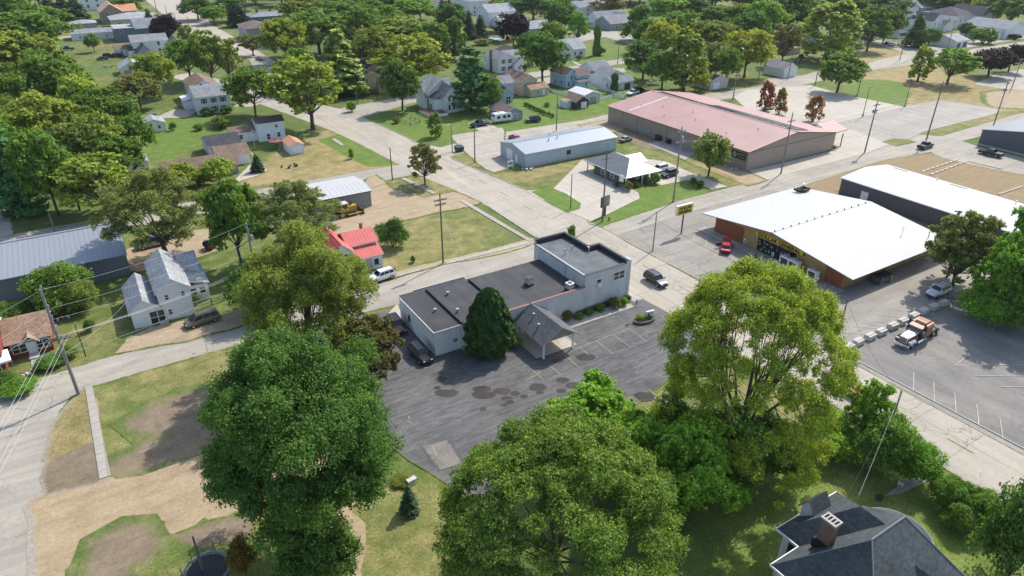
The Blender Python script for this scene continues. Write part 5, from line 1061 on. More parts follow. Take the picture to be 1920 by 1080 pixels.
vehicle('suv', 'maroon suv next to the black car by the brown shed wing', P(204, 107), 5, mar)
vehicle('suv', 'black suv against the white house in the cluster', P(222, 107), 12, blk)
vehicle('sedan', 'plum car on the far avenue branch by the small brownish trees', P(487, 113), -75, pur)
vehicle('sedan', 'pale blue car driving up the far avenue', P(320, 28), 95, C('pale_blue_car_paint', (.30, .38, .45)), name='moving_car')
vehicle('sedan', 'dark car parked before the grey house at the avenue corner', P(463, 84), 70, blk)
vehicle('sedan', 'black car at the kerb near the porch house', P(1663, 84), 5, blk); vehicle('sedan', 'white car nose to tail with the black car near the porch house', P(1672, 86), 5, wht)
vehicle('sedan', 'white car seen behind the red maples on the pale lot', P(1440, 205), 175, wht)
vehicle('sedan', 'dark car at the right edge of the photo beyond the purple tree', P(1912, 92), 5, blk)
vehicle('pickup', 'silver pickup under the willowy tree in the dirt yard', P(287, 462), 185, silv)
vehicle('sedan', 'dark car in the shade of the yellowing trees by the far right road', P(1572, 88), 10, blk)
vehicle('sedan', 'magenta car peeping over the end of the blue steel building', P(965, 262), 90, C('magenta_car_paint', (.3, .06, .14)))

# semi tractor
f0, f1 = P(1699, 659), P(1751, 628); hd = math.degrees(math.atan2(f0[1]-f1[1], f0[0]-f1[0])); ctr = ((f0[0]+f1[0])/2+.2, (f0[1]+f1[1])/2+.9)
s = thing('semi_truck', 'long nosed semi tractor with copper sleeper cab parked on the grey lot', 'semi truck', (*ctr, .1), math.radians(hd))
cop = C('copper_truck_paint', (.34, .19, .125), .3); plum = C('plum_truck_paint', (.05, .02, .03), .4); pale = C('pale_bonnet_paint', (.62, .56, .60), .3)
m = MB(); m.box(-4.6, -.45, .75, 4.0, .45, 1.0); m.build('chassis', BLACK, s)
m = MB(); m.solid([(1.5, -1.0, 1.0), (4.2, -.75, 1.0), (4.2, .75, 1.0), (1.5, 1.0, 1.0), (1.5, -.85, 2.1), (4.15, -.6, 1.85), (4.15, .6, 1.85), (1.5, .85, 2.1)], [(0, 1, 5, 4), (2, 3, 7, 6), (1, 2, 6, 5), (0, 4, 7, 3), (3, 2, 1, 0)]); m.build('bonnet_sides', plum, s, bevel=.05)
m = MB(); m.solid([(1.5, -.86, 2.1), (4.18, -.61, 1.86), (4.18, .61, 1.86), (1.5, .86, 2.1), (1.5, -.5, 2.2), (4.1, -.4, 1.97), (4.1, .4, 1.97), (1.5, .5, 2.2)], [(0, 1, 5, 4), (4, 5, 6, 7), (7, 6, 2, 3), (1, 2, 6, 5)]); m.build('bonnet', pale, s)
m = MB(); m.box(4.2, -.62, .95, 4.28, .62, 1.9)
m.build('grille_surround', CHROME, s); m = MB()
for k in range(7): m.box(4.28, -.54+k*.16, 1.0, 4.31, -.44+k*.16, 1.82)
m.build('grille', DARKTRIM, s)
m = MB(); m.box(4.35, -1.2, .35, 4.55, 1.2, .85); m.build('bumper', CHROME, s, bevel=.05)
for sg in (-1, 1):
    m = MB(); m.tube([(2.5, sg*1.0, .9), (2.9, sg*1.05, 1.2), (3.5, sg*1.05, 1.25), (4.1, sg*1.0, .95)], .3, 8); m.build('mudguard', pale if sg > 0 else plum, s)
    m = MB(); m.box(4.0, sg*.95-.22, 1.2, 4.2, sg*.95+.22, 1.42); m.build('headlight', LAMP, s)
    m = MB(); m.cyl((1.1, sg*1.18, .9), .11, 2.9, 10); m.build('exhaust_stack', BLACK, s)
    m = MB(); m.cyl((.6, sg*1.05, .68), .33, 1.5, 14, axis='x'); m.build('fuel_tank', CHROME, s)
    m = MB(); m.box(1.35, sg*1.3-.12, 2.0, 1.5, sg*1.3+.12, 2.6); m.build('mirror', CHROME, s)
m = MB(); m.box(.1, -1.15, .95, 1.5, 1.15, 2.05); m.box(-1.9, -1.2, .85, .1, 1.2, 2.35); m.build('cab', plum, s, bevel=.05)
m = MB(); m.solid([(.1, -1.1, 2.05), (1.5, -1.1, 2.05), (1.5, 1.1, 2.05), (.1, 1.1, 2.05), (.1, -1.0, 2.75), (1.3, -.95, 2.7), (1.3, .95, 2.7), (.1, 1.0, 2.75)], [(0, 1, 5, 4), (1, 2, 6, 5), (2, 3, 7, 6), (0, 4, 7, 3)]); m.build('cab_upper', plum, s)
m = MB(); m.face([(1.52, -1.0, 2.12), (1.52, 1.0, 2.12), (1.34, .88, 2.62), (1.34, -.88, 2.62)]); m.face([(.3, -1.13, 2.12), (1.3, -1.13, 2.12), (1.15, -1.03, 2.6), (.3, -1.05, 2.6)]); m.face([(.3, 1.13, 2.12), (1.3, 1.13, 2.12), (1.15, 1.03, 2.6), (.3, 1.05, 2.6)]); m.build('windows', CGL, s)
m = MB(); m.box(.1, -1.05, 2.7, 1.55, 1.05, 2.86); m.box(-1.9, -1.2, 2.35, .1, 1.2, 2.95); m.solid([(-1.7, -.85, 2.95), (.2, -.85, 2.95), (.2, .85, 2.95), (-1.7, .85, 2.95), (-1.6, -.8, 3.2), (-.1, -.75, 3.25), (-.1, .75, 3.25), (-1.6, .8, 3.2)], [(4, 5, 6, 7), (0, 1, 5, 4), (1, 2, 6, 5), (2, 3, 7, 6), (3, 0, 4, 7)]); m.build('roof', cop, s, bevel=.04)
m = MB()
for k in range(5): m.box(1.5, -.8+k*.38, 2.86, 1.58, -.7+k*.38, 2.93)
m.build('marker_lamps', paint('amber_lens', (.5, .2, .02), .3), s)
for x in (3.2, -3.0, -4.3):
    for sg in (-1, 1): wheel(s, x, sg*(1.02 if x > 0 else .88), .5, .32 if x > 0 else .62, CHROME)
for sg in (-1, 1): m = MB(); m.tube([(-2.35, sg*.9, .9), (-2.5, sg*.9, 1.12), (-3.0, sg*.9, 1.18), (-3.3, sg*.9, 1.1)], [.3, .34, .34, .3], 8); m.build('rear_mudguard', cop, s)
m = MB(); m.tube([(-3.4, 0, 1.0), (-3.4, 0, 1.15)], [.5, .45], 14); m.box(-3.9, -.2, 1.0, -3.2, .2, 1.15); m.build('fifth_wheel', BLACK, s)

s.scale = (.94, .94, .94)
# bulldozer
d = thing('bulldozer', 'yellow bulldozer with raised blade parked against the machine shed', 'bulldozer', (*P(653, 403)[:2], .08), math.radians(8))
YEL = paint('machine_yellow', (.52, .31, .03), .5, .15, dirt=.4); TRK = paint('muddy_track', (.06, .045, .035), .9, .3)
for sg in (-1, 1):
    m = MB(); y = sg*.95; m.solid([(x, y+o_, z_) for o_ in (-.25, .25) for x, z_ in ((-1.9, .05), (1.5, .05), (2.0, .55), (1.6, .95), (-.3, 1.1), (-1.9, 1.0), (-2.4, .5))], [(0, 1, 2, 3, 4, 5, 6), (13, 12, 11, 10, 9, 8, 7)]+[(i, (i+1) % 7, (i+1) % 7+7, i+7) for i in range(7)]); t = m.build('track', TRK, d)
    m = MB(); m.cyl((-1.8, y+sg*.26-(.03 if sg < 0 else 0), .55), .42, .06, 14, axis='y'); m.cyl((1.5, y+sg*.26-(.03 if sg < 0 else 0), .5), .36, .06, 14, axis='y'); m.build('sprocket', YEL, t)
    m = MB(); m.tube([(-.6, sg*1.35, .5), (2.5, sg*1.35, .45)], .13, 6); m.build('push_arm', YEL, d)
m = MB(); m.box(-.2, -.55, .8, 1.9, .55, 1.9); m.box(-2.0, -.9, 1.0, -.2, .9, 1.5); m.build('body', YEL, d, bevel=.08)
m = MB(); m.box(-1.7, -.75, 1.5, -.2, .75, 2.7); m.build('cab', YEL, d, bevel=.08)
m = MB(); m.box(-1.55, -.77, 1.75, -.35, .77, 2.55); m.box(-1.72, -.6, 1.75, -.18, .6, 2.55); m.build('windows', CGL, d); m = MB(); m.box(-1.85, -.85, 2.7, -.05, .85, 2.82); m.build('cab_roof', paint('pale_cab_roof', (.6, .58, .5), .5), d)
m = MB(); m.tube([(1.0, .2, 1.9), (1.0, .2, 2.7)], .09, 8); m.cyl((.5, -.25, 1.9), .12, .6, 8); m.build('exhaust', BLACK, d)
m = MB()
for a in range(5):
    a0, a1 = -.5+a*.2, -.5+(a+1)*.2; f_ = lambda q: (2.75-.35*math.cos(q*1.6)+.25, .55+q*1.1); (xa, za), (xb, zb) = f_(a0), f_(a1)
    m.solid([(xa, -1.8, za), (xa, 1.8, za), (xb, 1.8, zb), (xb, -1.8, zb), (xa+.12, -1.8, za), (xa+.12, 1.8, za), (xb+.12, 1.8, zb), (xb+.12, -1.8, zb)], [(0, 1, 2, 3), (7, 6, 5, 4), (0, 3, 7, 4), (1, 5, 6, 2), (2, 6, 7, 3), (0, 4, 5, 1)])
m.build('blade', paint('worn_blade', (.22, .13, .05), .6, .3), d)
# camper
c_ = thing('camper_trailer', 'white camper trailer parked against the grey garage', 'camper', (*P(941, 229)[:2], .1), math.radians(0))
m = MB(); m.solid([(x, y, z_) for y in (-1.2, 1.2) for x, z_ in ((-3, .6), (3, .6), (3.2, 1.2), (2.7, 2.8), (-2.8, 2.8), (-3.1, 1.6))], [(0, 1, 2, 3, 4, 5), (11, 10, 9, 8, 7, 6)]+[(i, (i+1) % 6, (i+1) % 6+6, i+6) for i in range(6)]); m.build('body', SIDW, c_, bevel=.06)
for x in (-1.8, .2, 1.7): window(c_, 'S', x, 1.5, .8, .6, 0, 0, DARKTRIM, off=(0, -1.2), mullion=False)
window(c_, 'W', 0, 1.6, 1.4, .7, 0, 0, DARKTRIM, off=(-3.0, 0), mullion=False)
m = MB(); m.box(-1.2, -.4, 2.8, -.4, .4, 3.05); m.build('roof_unit', WHITE, c_)
for sg in (-1, 1): wheel(c_, 0, sg*1.05, .34, .24)
# red tractor
t_ = thing('tractor', 'red tractor half hidden under the dark trees in the dirt yard', 'tractor', (*P(398, 466)[:2], .08), math.radians(5))
m = MB(); m.box(0, -.35, .9, 1.9, .35, 1.5); m.build('bonnet', redp, t_, bevel=.08); m = MB(); m.box(-1.0, -.5, .8, .1, .5, 1.2); m.box(-.9, -.35, 1.2, -.5, .35, 1.8); m.build('seat_platform', PLASTIC, t_)
for sg in (-1, 1): wheel(t_, -.6, sg*.85, .75, .4, redp); wheel(t_, 1.4, sg*.7, .45, .25, redp)

# ------------------------------------------------------------------ poles, wires, lamps
WOOD = paint('weathered_pole_wood', (.17, .14, .115), .9, .25, 1.2, ribs=None); WOODG = paint('grey_pole_wood', (.26, .245, .225), .9, .25, 1.2)
INS = paint('porcelain', (.35, .35, .36), .3, .1)
POLES = {}
def pole(key, base, top, label, arms=(), cans=0, mat=WOOD, r=.17, lamp=None, arm_dir='x', h=None, name='utility_pole', group='timber utility poles'):
    p = P(*base); h = h or height_at(p, top[1]); q = project(p[0], p[1], h)
    o = thing(name, label, 'utility pole', (p[0], p[1], 0), 0, group)
    m = MB(); m.tube([(0, 0, 0), (0, 0, h*.5), (0, 0, h)], [r, r*.85, r*.65], 8); m.build('post', mat, o)
    for dz, ln in arms:
        m = MB(); z = h-dz
        a = (ln/2, .07) if arm_dir == 'x' else (.07, ln/2)
        m.box(-a[0], -a[1]-(.16 if arm_dir == 'x' else 0), z-.07, a[0], a[1]-(.02 if arm_dir == 'x' else 0), z+.07); ar = m.build('crossarm', mat, o)
        m = MB()
        for k in (-.46, -.2, .2, .46):
            x, y = (k*ln, -.09) if arm_dir == 'x' else (0, k*ln)
            m.cyl((x, y, z+.07), .06, .22, 6)
        m.build('insulators', INS, ar)
    for k in range(cans):
        a = k*2.1; m = MB(); m.cyl((.42*math.cos(a), .42*math.sin(a), h-3.0), .24, .85, 12); m.cyl((.42*math.cos(a), .42*math.sin(a), h-2.15), .1, .2, 8); m.build('transformer', GALV, o)
    if lamp:
        dx, dy, zl = lamp; m = MB(); m.tube([(0, 0, zl), (dx*.4, dy*.4, zl+.35), (dx, dy, zl+.4)], .04, 5); m.build('lamp_arm', GALV, o)
        m = MB(); m.box(dx-.3, dy-.14, zl+.3, dx+.3, dy+.14, zl+.45); m.build('lamp_head', GALV, o, bevel=.03)
    POLES[key] = (p[0], p[1], h); return o
pole('a', (148,740), (65,542), 'tall leaning-looking grey utility pole with mid crossarm at the road bend by the old pavement', mat=WOODG, r=.22, lamp=(-2.4, -.6, 6.6))
o = bpy.data.objects['utility_pole']; 
m = MB(); m.box(-1.3, -.28, 8.4, 1.3, -.16, 8.55); m.box(-1.3, .16, 8.4, 1.3, .28, 8.55); ar = m.build('crossarm', WOOD, o); m = MB()
for k in (-1.2, -.7, .7, 1.2): m.cyl((k, -.22, 8.55), .07, .25, 6)
m.build('insulators', INS, ar); m = MB(); m.cyl((.1, .3, 9.3), .25, .9, 12); m.build('transformer', GALV, o); m = MB()
for z in (11.5, 13, 15.6): m.cyl((.18, -.1, z), .09, .3, 6)
m.build('bracket_insulators', INS, o)
pole('b', (831,494), (826,362), 'brown utility pole with crossarm standing on the vacant lawn edge', ((1.2, 2.4), (2.0, 2.0)))
pole('c', (1262,379), (1277.5,237.5), 'utility pole with crossarm and transformer on the office lawn point', ((1.0, 2.2), (3.2, 2.6)), 1, WOODG, .19)
pole('d', (1464,326), (1484,211), 'utility pole with meter box at the red roofed hall corner', ((2.0, 2.4), (3.6, 2.4)), 0, WOODG, .19)
pole('e', (1621,286), (1647,190), 'utility pole with a bank of three transformers on the cross street', ((.9, 2.6), (2.4, 2.2)), 3, WOOD, .19)
pole('f', (1129,416), (1133,282), 'utility pole rising in front of the hipped roof office', ((1.6, 2.4),), 0, WOOD, .18)
pole('g', (736,339), (728,277), 'bare utility pole at the corner verge of the intersection', (), 0, WOOD, .16)
pole('h', (1736,265), (1777.5,152.5), 'tall utility pole beside the striped lot with wires running far right', ((.6, 2.8),), 0, WOOD, .2)
pole('i', (1223.5,471), (1228,397), 'slim grey pole standing on the yellow kerb of the store lot', (), 0, WOODG, .13)
pole('j', (1043,245), (1045.6,180), 'utility pole with a transformer beside the garden rows', (), 1, WOODG, .18)
pole('k', (1573,622), (1583,561), 'dark leaning pole beside the concrete blocks', (), 0, WOOD, .14)
pole('l', (1655,838), (1691,732), 'grey pole rising from the street side shrubs', (), 0, WOODG, .15)
pole('m', (489,560), (462,418), 'grey utility pole among the trees with crossarm and many insulators', ((7.4, 2.4),), 1, WOODG, .2)
pole('n', (1069.5,392), (1076,326), 'thin pole on the oval lawn of the office', (), 0, WOOD, .12)
pole('o', (1687,112), (1694,58), 'pole at the gravel pull-out beyond the dry field', ((.5, 2.4),), 0, WOODG, .2)
pole('p', (1776,92), (1787,38), 'pole in front of the three bay garage', ((.5, 2.2),), 0, WOODG, .2)
pole('q', (1374,187.5), (1382,132), 'pole at the lot corner behind the red roofed hall', (), 1, WOODG, .2)
pole('r', (1421,156), (1424,118), 'thin pole on the road bend behind the black roofed shed', (), 0, WOOD, .16)
pole('s', (1477,149), (1484,91), 'pole beside the white garden shed', (), 0, WOODG, .18)
pole('t', (1528,161), (1535.5,115), 'pole left of the round street tree', (), 0, WOOD, .18)
pole('u', (1862,237), (1897,152), 'tall pole with transformers right of the striped lot', ((.8, 2.4),), 2, WOODG, .2)
pole('v', (1897,165), (1922,108), 'pole at the right edge near the pale lot', ((.8, 2.4),), 0, WOODG, .2)
pole('w', (105,440), (92.5,400), 'short pale pole behind the long steel shed', (), 0, WOODG, .14)
pole('x', (384,1080), (363,962), 'dark pole rising beside the trampoline', (), 0, WOOD, .13, h=5.2)
pole('y', (890.5,305), (887,243), 'utility pole on the small verge by the gravel drive', (), 0, WOOD, .17)
pole('z', (161,668), (142,608), 'thin black pole on the lawn beside the red cottage', (), 0, DARKTRIM, .08)
pole('aa', (295,26), (292.5,-4), 'far avenue pole, highest up the street', (), 0, WOODG, .25)
pole('ab', (314,31), (310,10), 'far avenue pole by the pale blue car', (), 0, WOODG, .22)
pole('ac', (331,47), (326.5,23), 'far avenue pole beside the purple tree', (), 0, WOODG, .22)
pole('ad', (355,52), (353,31), 'far avenue pole at the street corner', (), 0, WOODG, .22)
pole('ae', (1158,120), (1160,82), 'thin pole on the park lawn', (), 0, WOODG, .18)
pole('af', (670,195), (667,165), 'pole in shade beside the yellow house', (), 0, WOOD, .18)
pole('ag', (1068,113), (1067,98), 'short pole before the white bungalow', (), 0, WOODG, .15)
def lamp_post(base, top, label, heads=1, cat='lamp post'):
    p = P(*base); h = height_at(p, top[1]); o = thing('lamp_post', label, cat, (p[0], p[1], 0), 0, 'car park lamp posts')
    m = MB(); m.cyl((0, 0, 0), .3, .8, 10); m.build('base', CONC, o); m = MB(); m.tube([(0, 0, .8), (0, 0, h)], [.12, .08], 8); m.build('post', paint('bronze_post', (.12, .1, .085), .5), o)
    m = MB()
    for k in range(heads): m.box(-.7 if k else .05, -.2, h-.05, -.05 if k else .7, .2, h+.12)
    m.build('lamp_head', paint('bronze_post', (.12, .1, .085), .5), o); return o
lamp_post((1607,180), (1616,132), 'lamp post at the lawn side edge of the pale rear lot')
lamp_post((1617.5,218), (1630,164), 'lamp post with twin heads between the pale and the grey lot', 2)
lamp_post((1696,200), (1709,150), 'lamp post at the corner of the striped lot and the dry field')
lamp_post((1449,181), (1450,160), 'lamp post behind the red maples')
o = pole('sl', (848,284), (852,232), 'street light pole with curved arm on the corner lawn', (), 0, WOODG, .14, lamp=(-3.4, .6, 7.0), name='street_light', group='street lights'); o['category'] = 'street light'

def wire(label, a, b_, sag=.6, r=.03, mat=None, group='overhead wires'):
    pts = []
    for k in range(13):
        t = k/12; pts.append((a[0]+(b_[0]-a[0])*t, a[1]+(b_[1]-a[1])*t, a[2]+(b_[2]-a[2])*t-4*sag*t*(1-t)))
    o3 = pts[0]; m = MB(); m.tube([(p[0]-o3[0], p[1]-o3[1], p[2]-o3[2]) for p in pts], r, 4); o = m.build('overhead_wire', mat or paint('aluminium_wire', (.48, .49, .50), .5, .05), None); o.location = o3
    return tag(o, label, 'wire', group)
def pt(k, dz=0.0, dx=0.0, dy=0.0): x, y, h = POLES[k]; return (x+dx, y+dy, h-dz)
DW = paint('dark_cable', (.06, .06, .06), .6, .05)
A = POLES['a']
for k, dx in enumerate((-1.2, -.7, .7, 1.2)):
    wire('pale wire on the crossarm run from the bend pole towards the near left edge', (A[0]+dx, A[1], 8.75), (A[0]-16+dx*1.2, A[1]-52, 8.9), 1.2, .016, group='crossarm wires running to the near left')
for k, (dx, z) in enumerate(((-1.0, 8.75), (.3, 8.75), (1.2, 8.75))):
    wire('pale crossarm wire from the road bend pole to the tree pole', (A[0]+dx, A[1]+.2, z), pt('m', 7.3, -.9+.9*k), .7, .016, group='crossarm wires running to the trees')
wire('top wire from the road bend pole to the pole among the trees', pt('a', .1), pt('m', .1), .8, .011); wire('upper mid wire between the road bend pole and the tree pole', pt('a', 2.7), pt('m', 3.0), .8, .011); wire('lower mid wire between the road bend pole and the tree pole', pt('a', 4.2), pt('m', 4.8), .8, .011)
wire('low thick cable from the road bend pole to the trees', (A[0], A[1], 6.2), pt('m', 9.0), 1.0, .013)
wire('service wire from the road bend pole to the white cross roofed house', (A[0], A[1], 6.3), (-2.0, 105, 3.8), .5, .014)
for k, z in enumerate((.2, 2.7, 4.2)): wire(('topmost', 'second', 'third')[k]+' single wire from the road bend pole towards the red cottage side', (A[0], A[1], A[2]-z), (A[0]-22, A[1]-14-k*4, A[2]-z), .9, .011)
wire('top wire between the tree pole and the brown vacant lawn pole', pt('m', .2), pt('b', .3), .9, .011); wire('lower wire between the tree pole and the brown vacant lawn pole', pt('m', 3.0), pt('b', 2.2, 1), .9, .011)
wire('wire from the vacant lawn pole to the corner verge pole', pt('b', .2), pt('g', .3), .9, .015, DW)
wire('guy wire from the vacant lawn pole down to the grey building roof', pt('b', 3.0), (44.5, 84.6, 4.2), .2, .02)
wire('service wire from the vacant lawn pole to the red roofed house', pt('b', 3.2), (35.0, 108, 5.2), .4, .015)
for k, (dz, dx) in enumerate(((1.0, -1.0), (1.0, 1.0), (3.2, -1.2), (3.2, 1.2))):
    wire(('outer upper', 'inner upper', 'outer lower', 'inner lower')[k]+' wire from the office lawn pole to the hall corner pole', pt('c', dz, dx), pt('d', dz-.2 if dz > 2 else 2.0, dx), .7, .012)
    wire(('outer upper', 'inner upper', 'outer lower', 'inner lower')[k]+' wire from the hall corner pole to the transformer bank pole', pt('d', dz+.6, dx), pt('e', dz, dx), .8, .012)
wire('left wire from the transformer bank pole to the striped lot pole', pt('e', .9, -1), pt('h', .6, -1.2), .9, .011); wire('right wire from the transformer bank pole to the striped lot pole', pt('e', .9, 1), pt('h', .6, 1.2), .9, .011)
wire('upper wire from the office lawn pole to the pole before the office', pt('c', 1.0), pt('f', 1.5), .8, .012); wire('lower wire from the office lawn pole to the pole before the office', pt('c', 3.2), pt('f', 3.2), .8, .012)
wire('left wire from the striped lot pole towards the right edge', pt('h', .5, -1.2), pt('u', .6, -1), 1.0, .013); wire('right wire from the striped lot pole towards the right edge', pt('h', .5, 1.2), pt('u', .6, 1), 1.0, .013)
wire('wire between the gravel pull-out pole and the three bay garage pole', pt('o', .4), pt('p', .4), .9, .03, DW)
wire('cable from the slim kerb pole down across the store lot', pt('i', 1.5), pt('k', .4), 1.4, .025, DW)
wire('wire from the slim kerb pole to the pole before the office', pt('i', .3), pt('f', 4.5), .8, .02, DW)
wire('pale service wire from the street side pole to the charcoal roofed house', pt('l', .2), (50.8, 22.0, 8.2), .25, .011); wire('dark lower service wire to the charcoal roofed house', pt('l', 1.0), (50.5, 23.0, 6.4), .3, .012, DW)
wire('cable between the street side pole and the leaning pole', pt('l', .2), pt('k', .2), 1.2, .025, DW)
wire('wire from the verge pole to the transformer pole by the garden', pt('y', .3), pt('j', .5), .8, .018, DW)

for a_, b_, lb in (('u', 'v', 'wire between the two transformer poles at the far right'), ('q', 'r', 'wire from the hall lot corner pole to the road bend pole'), ('r', 's', 'wire from the thin road bend pole to the garden shed pole'), ('s', 't', 'wire between the garden shed pole and the street tree pole'), ('t', 'o', 'wire from the street tree pole to the gravel pull-out pole'), ('aa', 'ab', 'topmost wire along the far avenue'), ('ab', 'ac', 'wire along the far avenue above the pale blue car'), ('ac', 'ad', 'wire along the far avenue beside the purple tree'), ('ag', 'ae', 'wire over the park lawn by the bungalow'), ('j', 'ag', 'wire from the garden transformer pole to the bungalow pole'), ('af', 'g', 'wire from the yellow house pole to the corner verge pole')):
    wire(lb, pt(a_, .3), pt(b_, .3), .9, .02, DW)
# ------------------------------------------------------------------ signs and street furniture
def text3(txt, size, parent, loc, rot, mat, wide=1.0): return lettering(txt, size, parent, loc, rot, mat, wide)
p = P(1277, 438.5); h = height_at(p, 383); s = thing('pole_sign', 'yellow illuminated store sign with black lettering on a dark post', 'sign', (p[0], p[1], 0), math.radians(0))
m = MB(); m.tube([(0, 0, 0), (0, 0, h-1.9)], .14, 8); m.build('post', DARKTRIM, s)
rot_ = math.radians(0)
m = MB(); m.box(-2.1, -.22, h-2.0, 2.1, .22, h); m.build('cabinet', WHITE, s, bevel=.03)
m = MB(); m.box(-1.98, -.25, h-1.9, 1.98, -.22, h-.1); fc = m.build('face', paint('sign_yellow', (.72, .50, .03), .5, .06), s)
text3('DOLLAR', .78, fc, (0, -.27, h-.62), (math.pi/2, 0, 0), SBLK, 1.05); text3('GENERAL', .78, fc, (0, -.27, h-1.4), (math.pi/2, 0, 0), SBLK, 1.0)
p = P(1133, 404); s = thing('letter_board', 'grey readerboard sign on a dark post beside the office drive', 'sign', (p[0], p[1], 0), math.radians(10))
m = MB(); m.box(-.2, -.2, 0, .2, .2, 2.0); m.build('post', DARKTRIM, s); m = MB(); m.box(-1.2, -.2, 2.0, 1.2, .2, 4.2); m.build('cabinet', PLASTIC, s)
m = MB(); m.box(-1.1, -.23, 2.1, 1.1, -.2, 4.1); f_ = m.build('face', paint('board_face', (.36, .37, .33), .5, .15), s); m = MB()
for r_ in range(5): m.box(-.95, -.24, 2.25+r_*.38, -.95+R.uniform(1.2, 1.9), -.23, 2.42+r_*.38)
m.build('letter_rows', paint('board_letters', (.1, .1, .1)), f_)
p = P(1208, 603); s = thing('planter_bed', 'low oval block planter with shrubs at the sealed lot entrance', 'planter', (p[0], p[1], .05), math.radians(-5))
m = MB(); n = 20; ell = [(1.9*math.cos(6.283*k/n), 1.0*math.sin(6.283*k/n)) for k in range(n)]
m.solid([(x, y, 0) for x, y in ell]+[(x, y, .45) for x, y in ell], [(i, (i+1) % n, (i+1) % n+n, i+n) for i in range(n)]); m.face([(x, y, .42) for x, y in ell]); m.build('rim', paint('dark_block', (.11, .1, .09), .9, .2, ribs=('Z', .15), rib_amt=.4), s)
s2 = thing('monument_sign', 'small white business sign standing in the oval planter', 'sign', (p[0]+.9, p[1]-.1, .45), math.radians(-8))
m = MB(); m.box(-.7, -.12, .35, .7, .12, 1.25); m.box(-.55, -.06, 0, -.4, .06, .35); m.box(.4, -.06, 0, .55, .06, .35); m.build('board', WHITE, s2, bevel=.02)
m = MB(); m.box(-.1, -.135, .75, .55, -.12, .95); m.build('lettering', paint('sign_blue_grey', (.2, .25, .3)), s2); m = MB(); m.box(-.55, -.135, .6, -.2, -.12, 1.0); m.build('emblem', paint('sign_red', (.35, .04, .04)), s2)
p = P(1192, 598); s = thing('flagpole', 'short white flagpole with hanging flag by the planter', 'flagpole', (p[0], p[1], .05)); hh = height_at(p, 562)
m = MB(); m.tube([(0, 0, 0), (0, 0, hh)], .04, 6); m.build('pole', WHITE, s); m = MB(); m.box(-.02, .04, hh-1.0, .02, .3, hh-.1); m.build('flag', paint('flag_red_white', (.45, .2, .2), .8, .4, 6), s)
def block(x, y, label):
    o = thing('concrete_block', label, 'concrete block', (x, y, .1), math.radians(R.uniform(-4, 4)), 'concrete blocks dividing the lots')
    m = MB(); m.box(-.85, -.5, 0, .85, .5, .75); m.build('block', paint('barrier_concrete', (.50, .48, .43), .9, .12, dirt=.3), o, bevel=.05)
    m = MB(); m.box(-.8, -.12, .75, .8, .12, .83); m.build('key', paint('barrier_concrete', (.50, .48, .43), .9, .12, dirt=.3), o)
for k, (x, y) in enumerate([(1590,656),(1608,646),(1630.5,636),(1651,627),(1673,616),(1692,607),(1712,597),(1730,588),(1749,580),(1768,573)]):
    q = P(x, y); block(q[0], q[1], ('concrete block nearest the street', 'second concrete block from the street', 'third concrete block from the street', 'fourth concrete block from the street', 'concrete block just left of the semi tractor nose', 'concrete block behind the semi tractor bonnet', 'concrete block behind the copper cab', 'concrete block third from the trees', 'concrete block second from the trees', 'mossy concrete block at the foot of the trees')[k])
def dumpster(px, py, label, col, rz=0, sc=1.0):
    q = P(px, py); o = thing('dumpster', label, 'dumpster', (q[0], q[1], .08), math.radians(rz)); mm = paint('dumpster_'+str(col), col, .6, .2, dirt=.3); a = sc
    m = MB(); m.solid([(-1*a, -.7, .15), (1*a, -.7, .15), (1*a, .7, .15), (-1*a, .7, .15), (-1.1*a, -.8, 1.2), (1.1*a, -.8, 1.2), (1.1*a, .8, 1.45), (-1.1*a, .8, 1.45)], [(0, 1, 5, 4), (1, 2, 6, 5), (2, 3, 7, 6), (3, 0, 4, 7), (3, 2, 1, 0)]); m.build('bin', mm, o)
    m = MB()
    for k in (-1, 0): m.solid([(k*1.08*a+.03, -.85, 1.22), ((k+1)*1.08*a-.03, -.85, 1.22), ((k+1)*1.08*a-.03, .82, 1.49), (k*1.08*a+.03, .82, 1.49)], [(0, 1, 2, 3)])
    m.build('lids', PLASTIC, o); m = MB(); m.box(-1.16*a, -.3, .7, -1.02*a, .3, .85); m.box(1.02*a, -.3, .7, 1.16*a, .3, .85); m.build('lift_pockets', mm, o); return o
dumpster(861, 284, 'dark green dumpster on the gravel by the street light', (.02, .07, .045)); dumpster(1256, 269, 'black dumpster with white label on the pad behind the hall', (.02, .022, .022), 0)
q = P(1652, 528); dumpster(1652, 529, 'grey brown dumpster at the store end behind yellow posts', (.12, .11, .10), 0, 1.6)
dumpster(1234, 264, 'small dark bin against the hall wall', (.03, .03, .03), 0, .6)
for (x, y, lb) in ((1651, 535, 'yellow bollard left of the store dumpster'), (1669, 530, 'yellow bollard right of the store dumpster')):
    q = P(x, y); o = thing('bollard', lb, 'bollard', (q[0], q[1], .08)); m = MB(); m.cyl((0, 0, 0), .1, 1.3, 10); m.cyl((0, 0, 1.3), .1, .07, 10, r2=.04); m.build('post', paint('bollard_yellow', (.5, .4, .15), .6, .2), o)
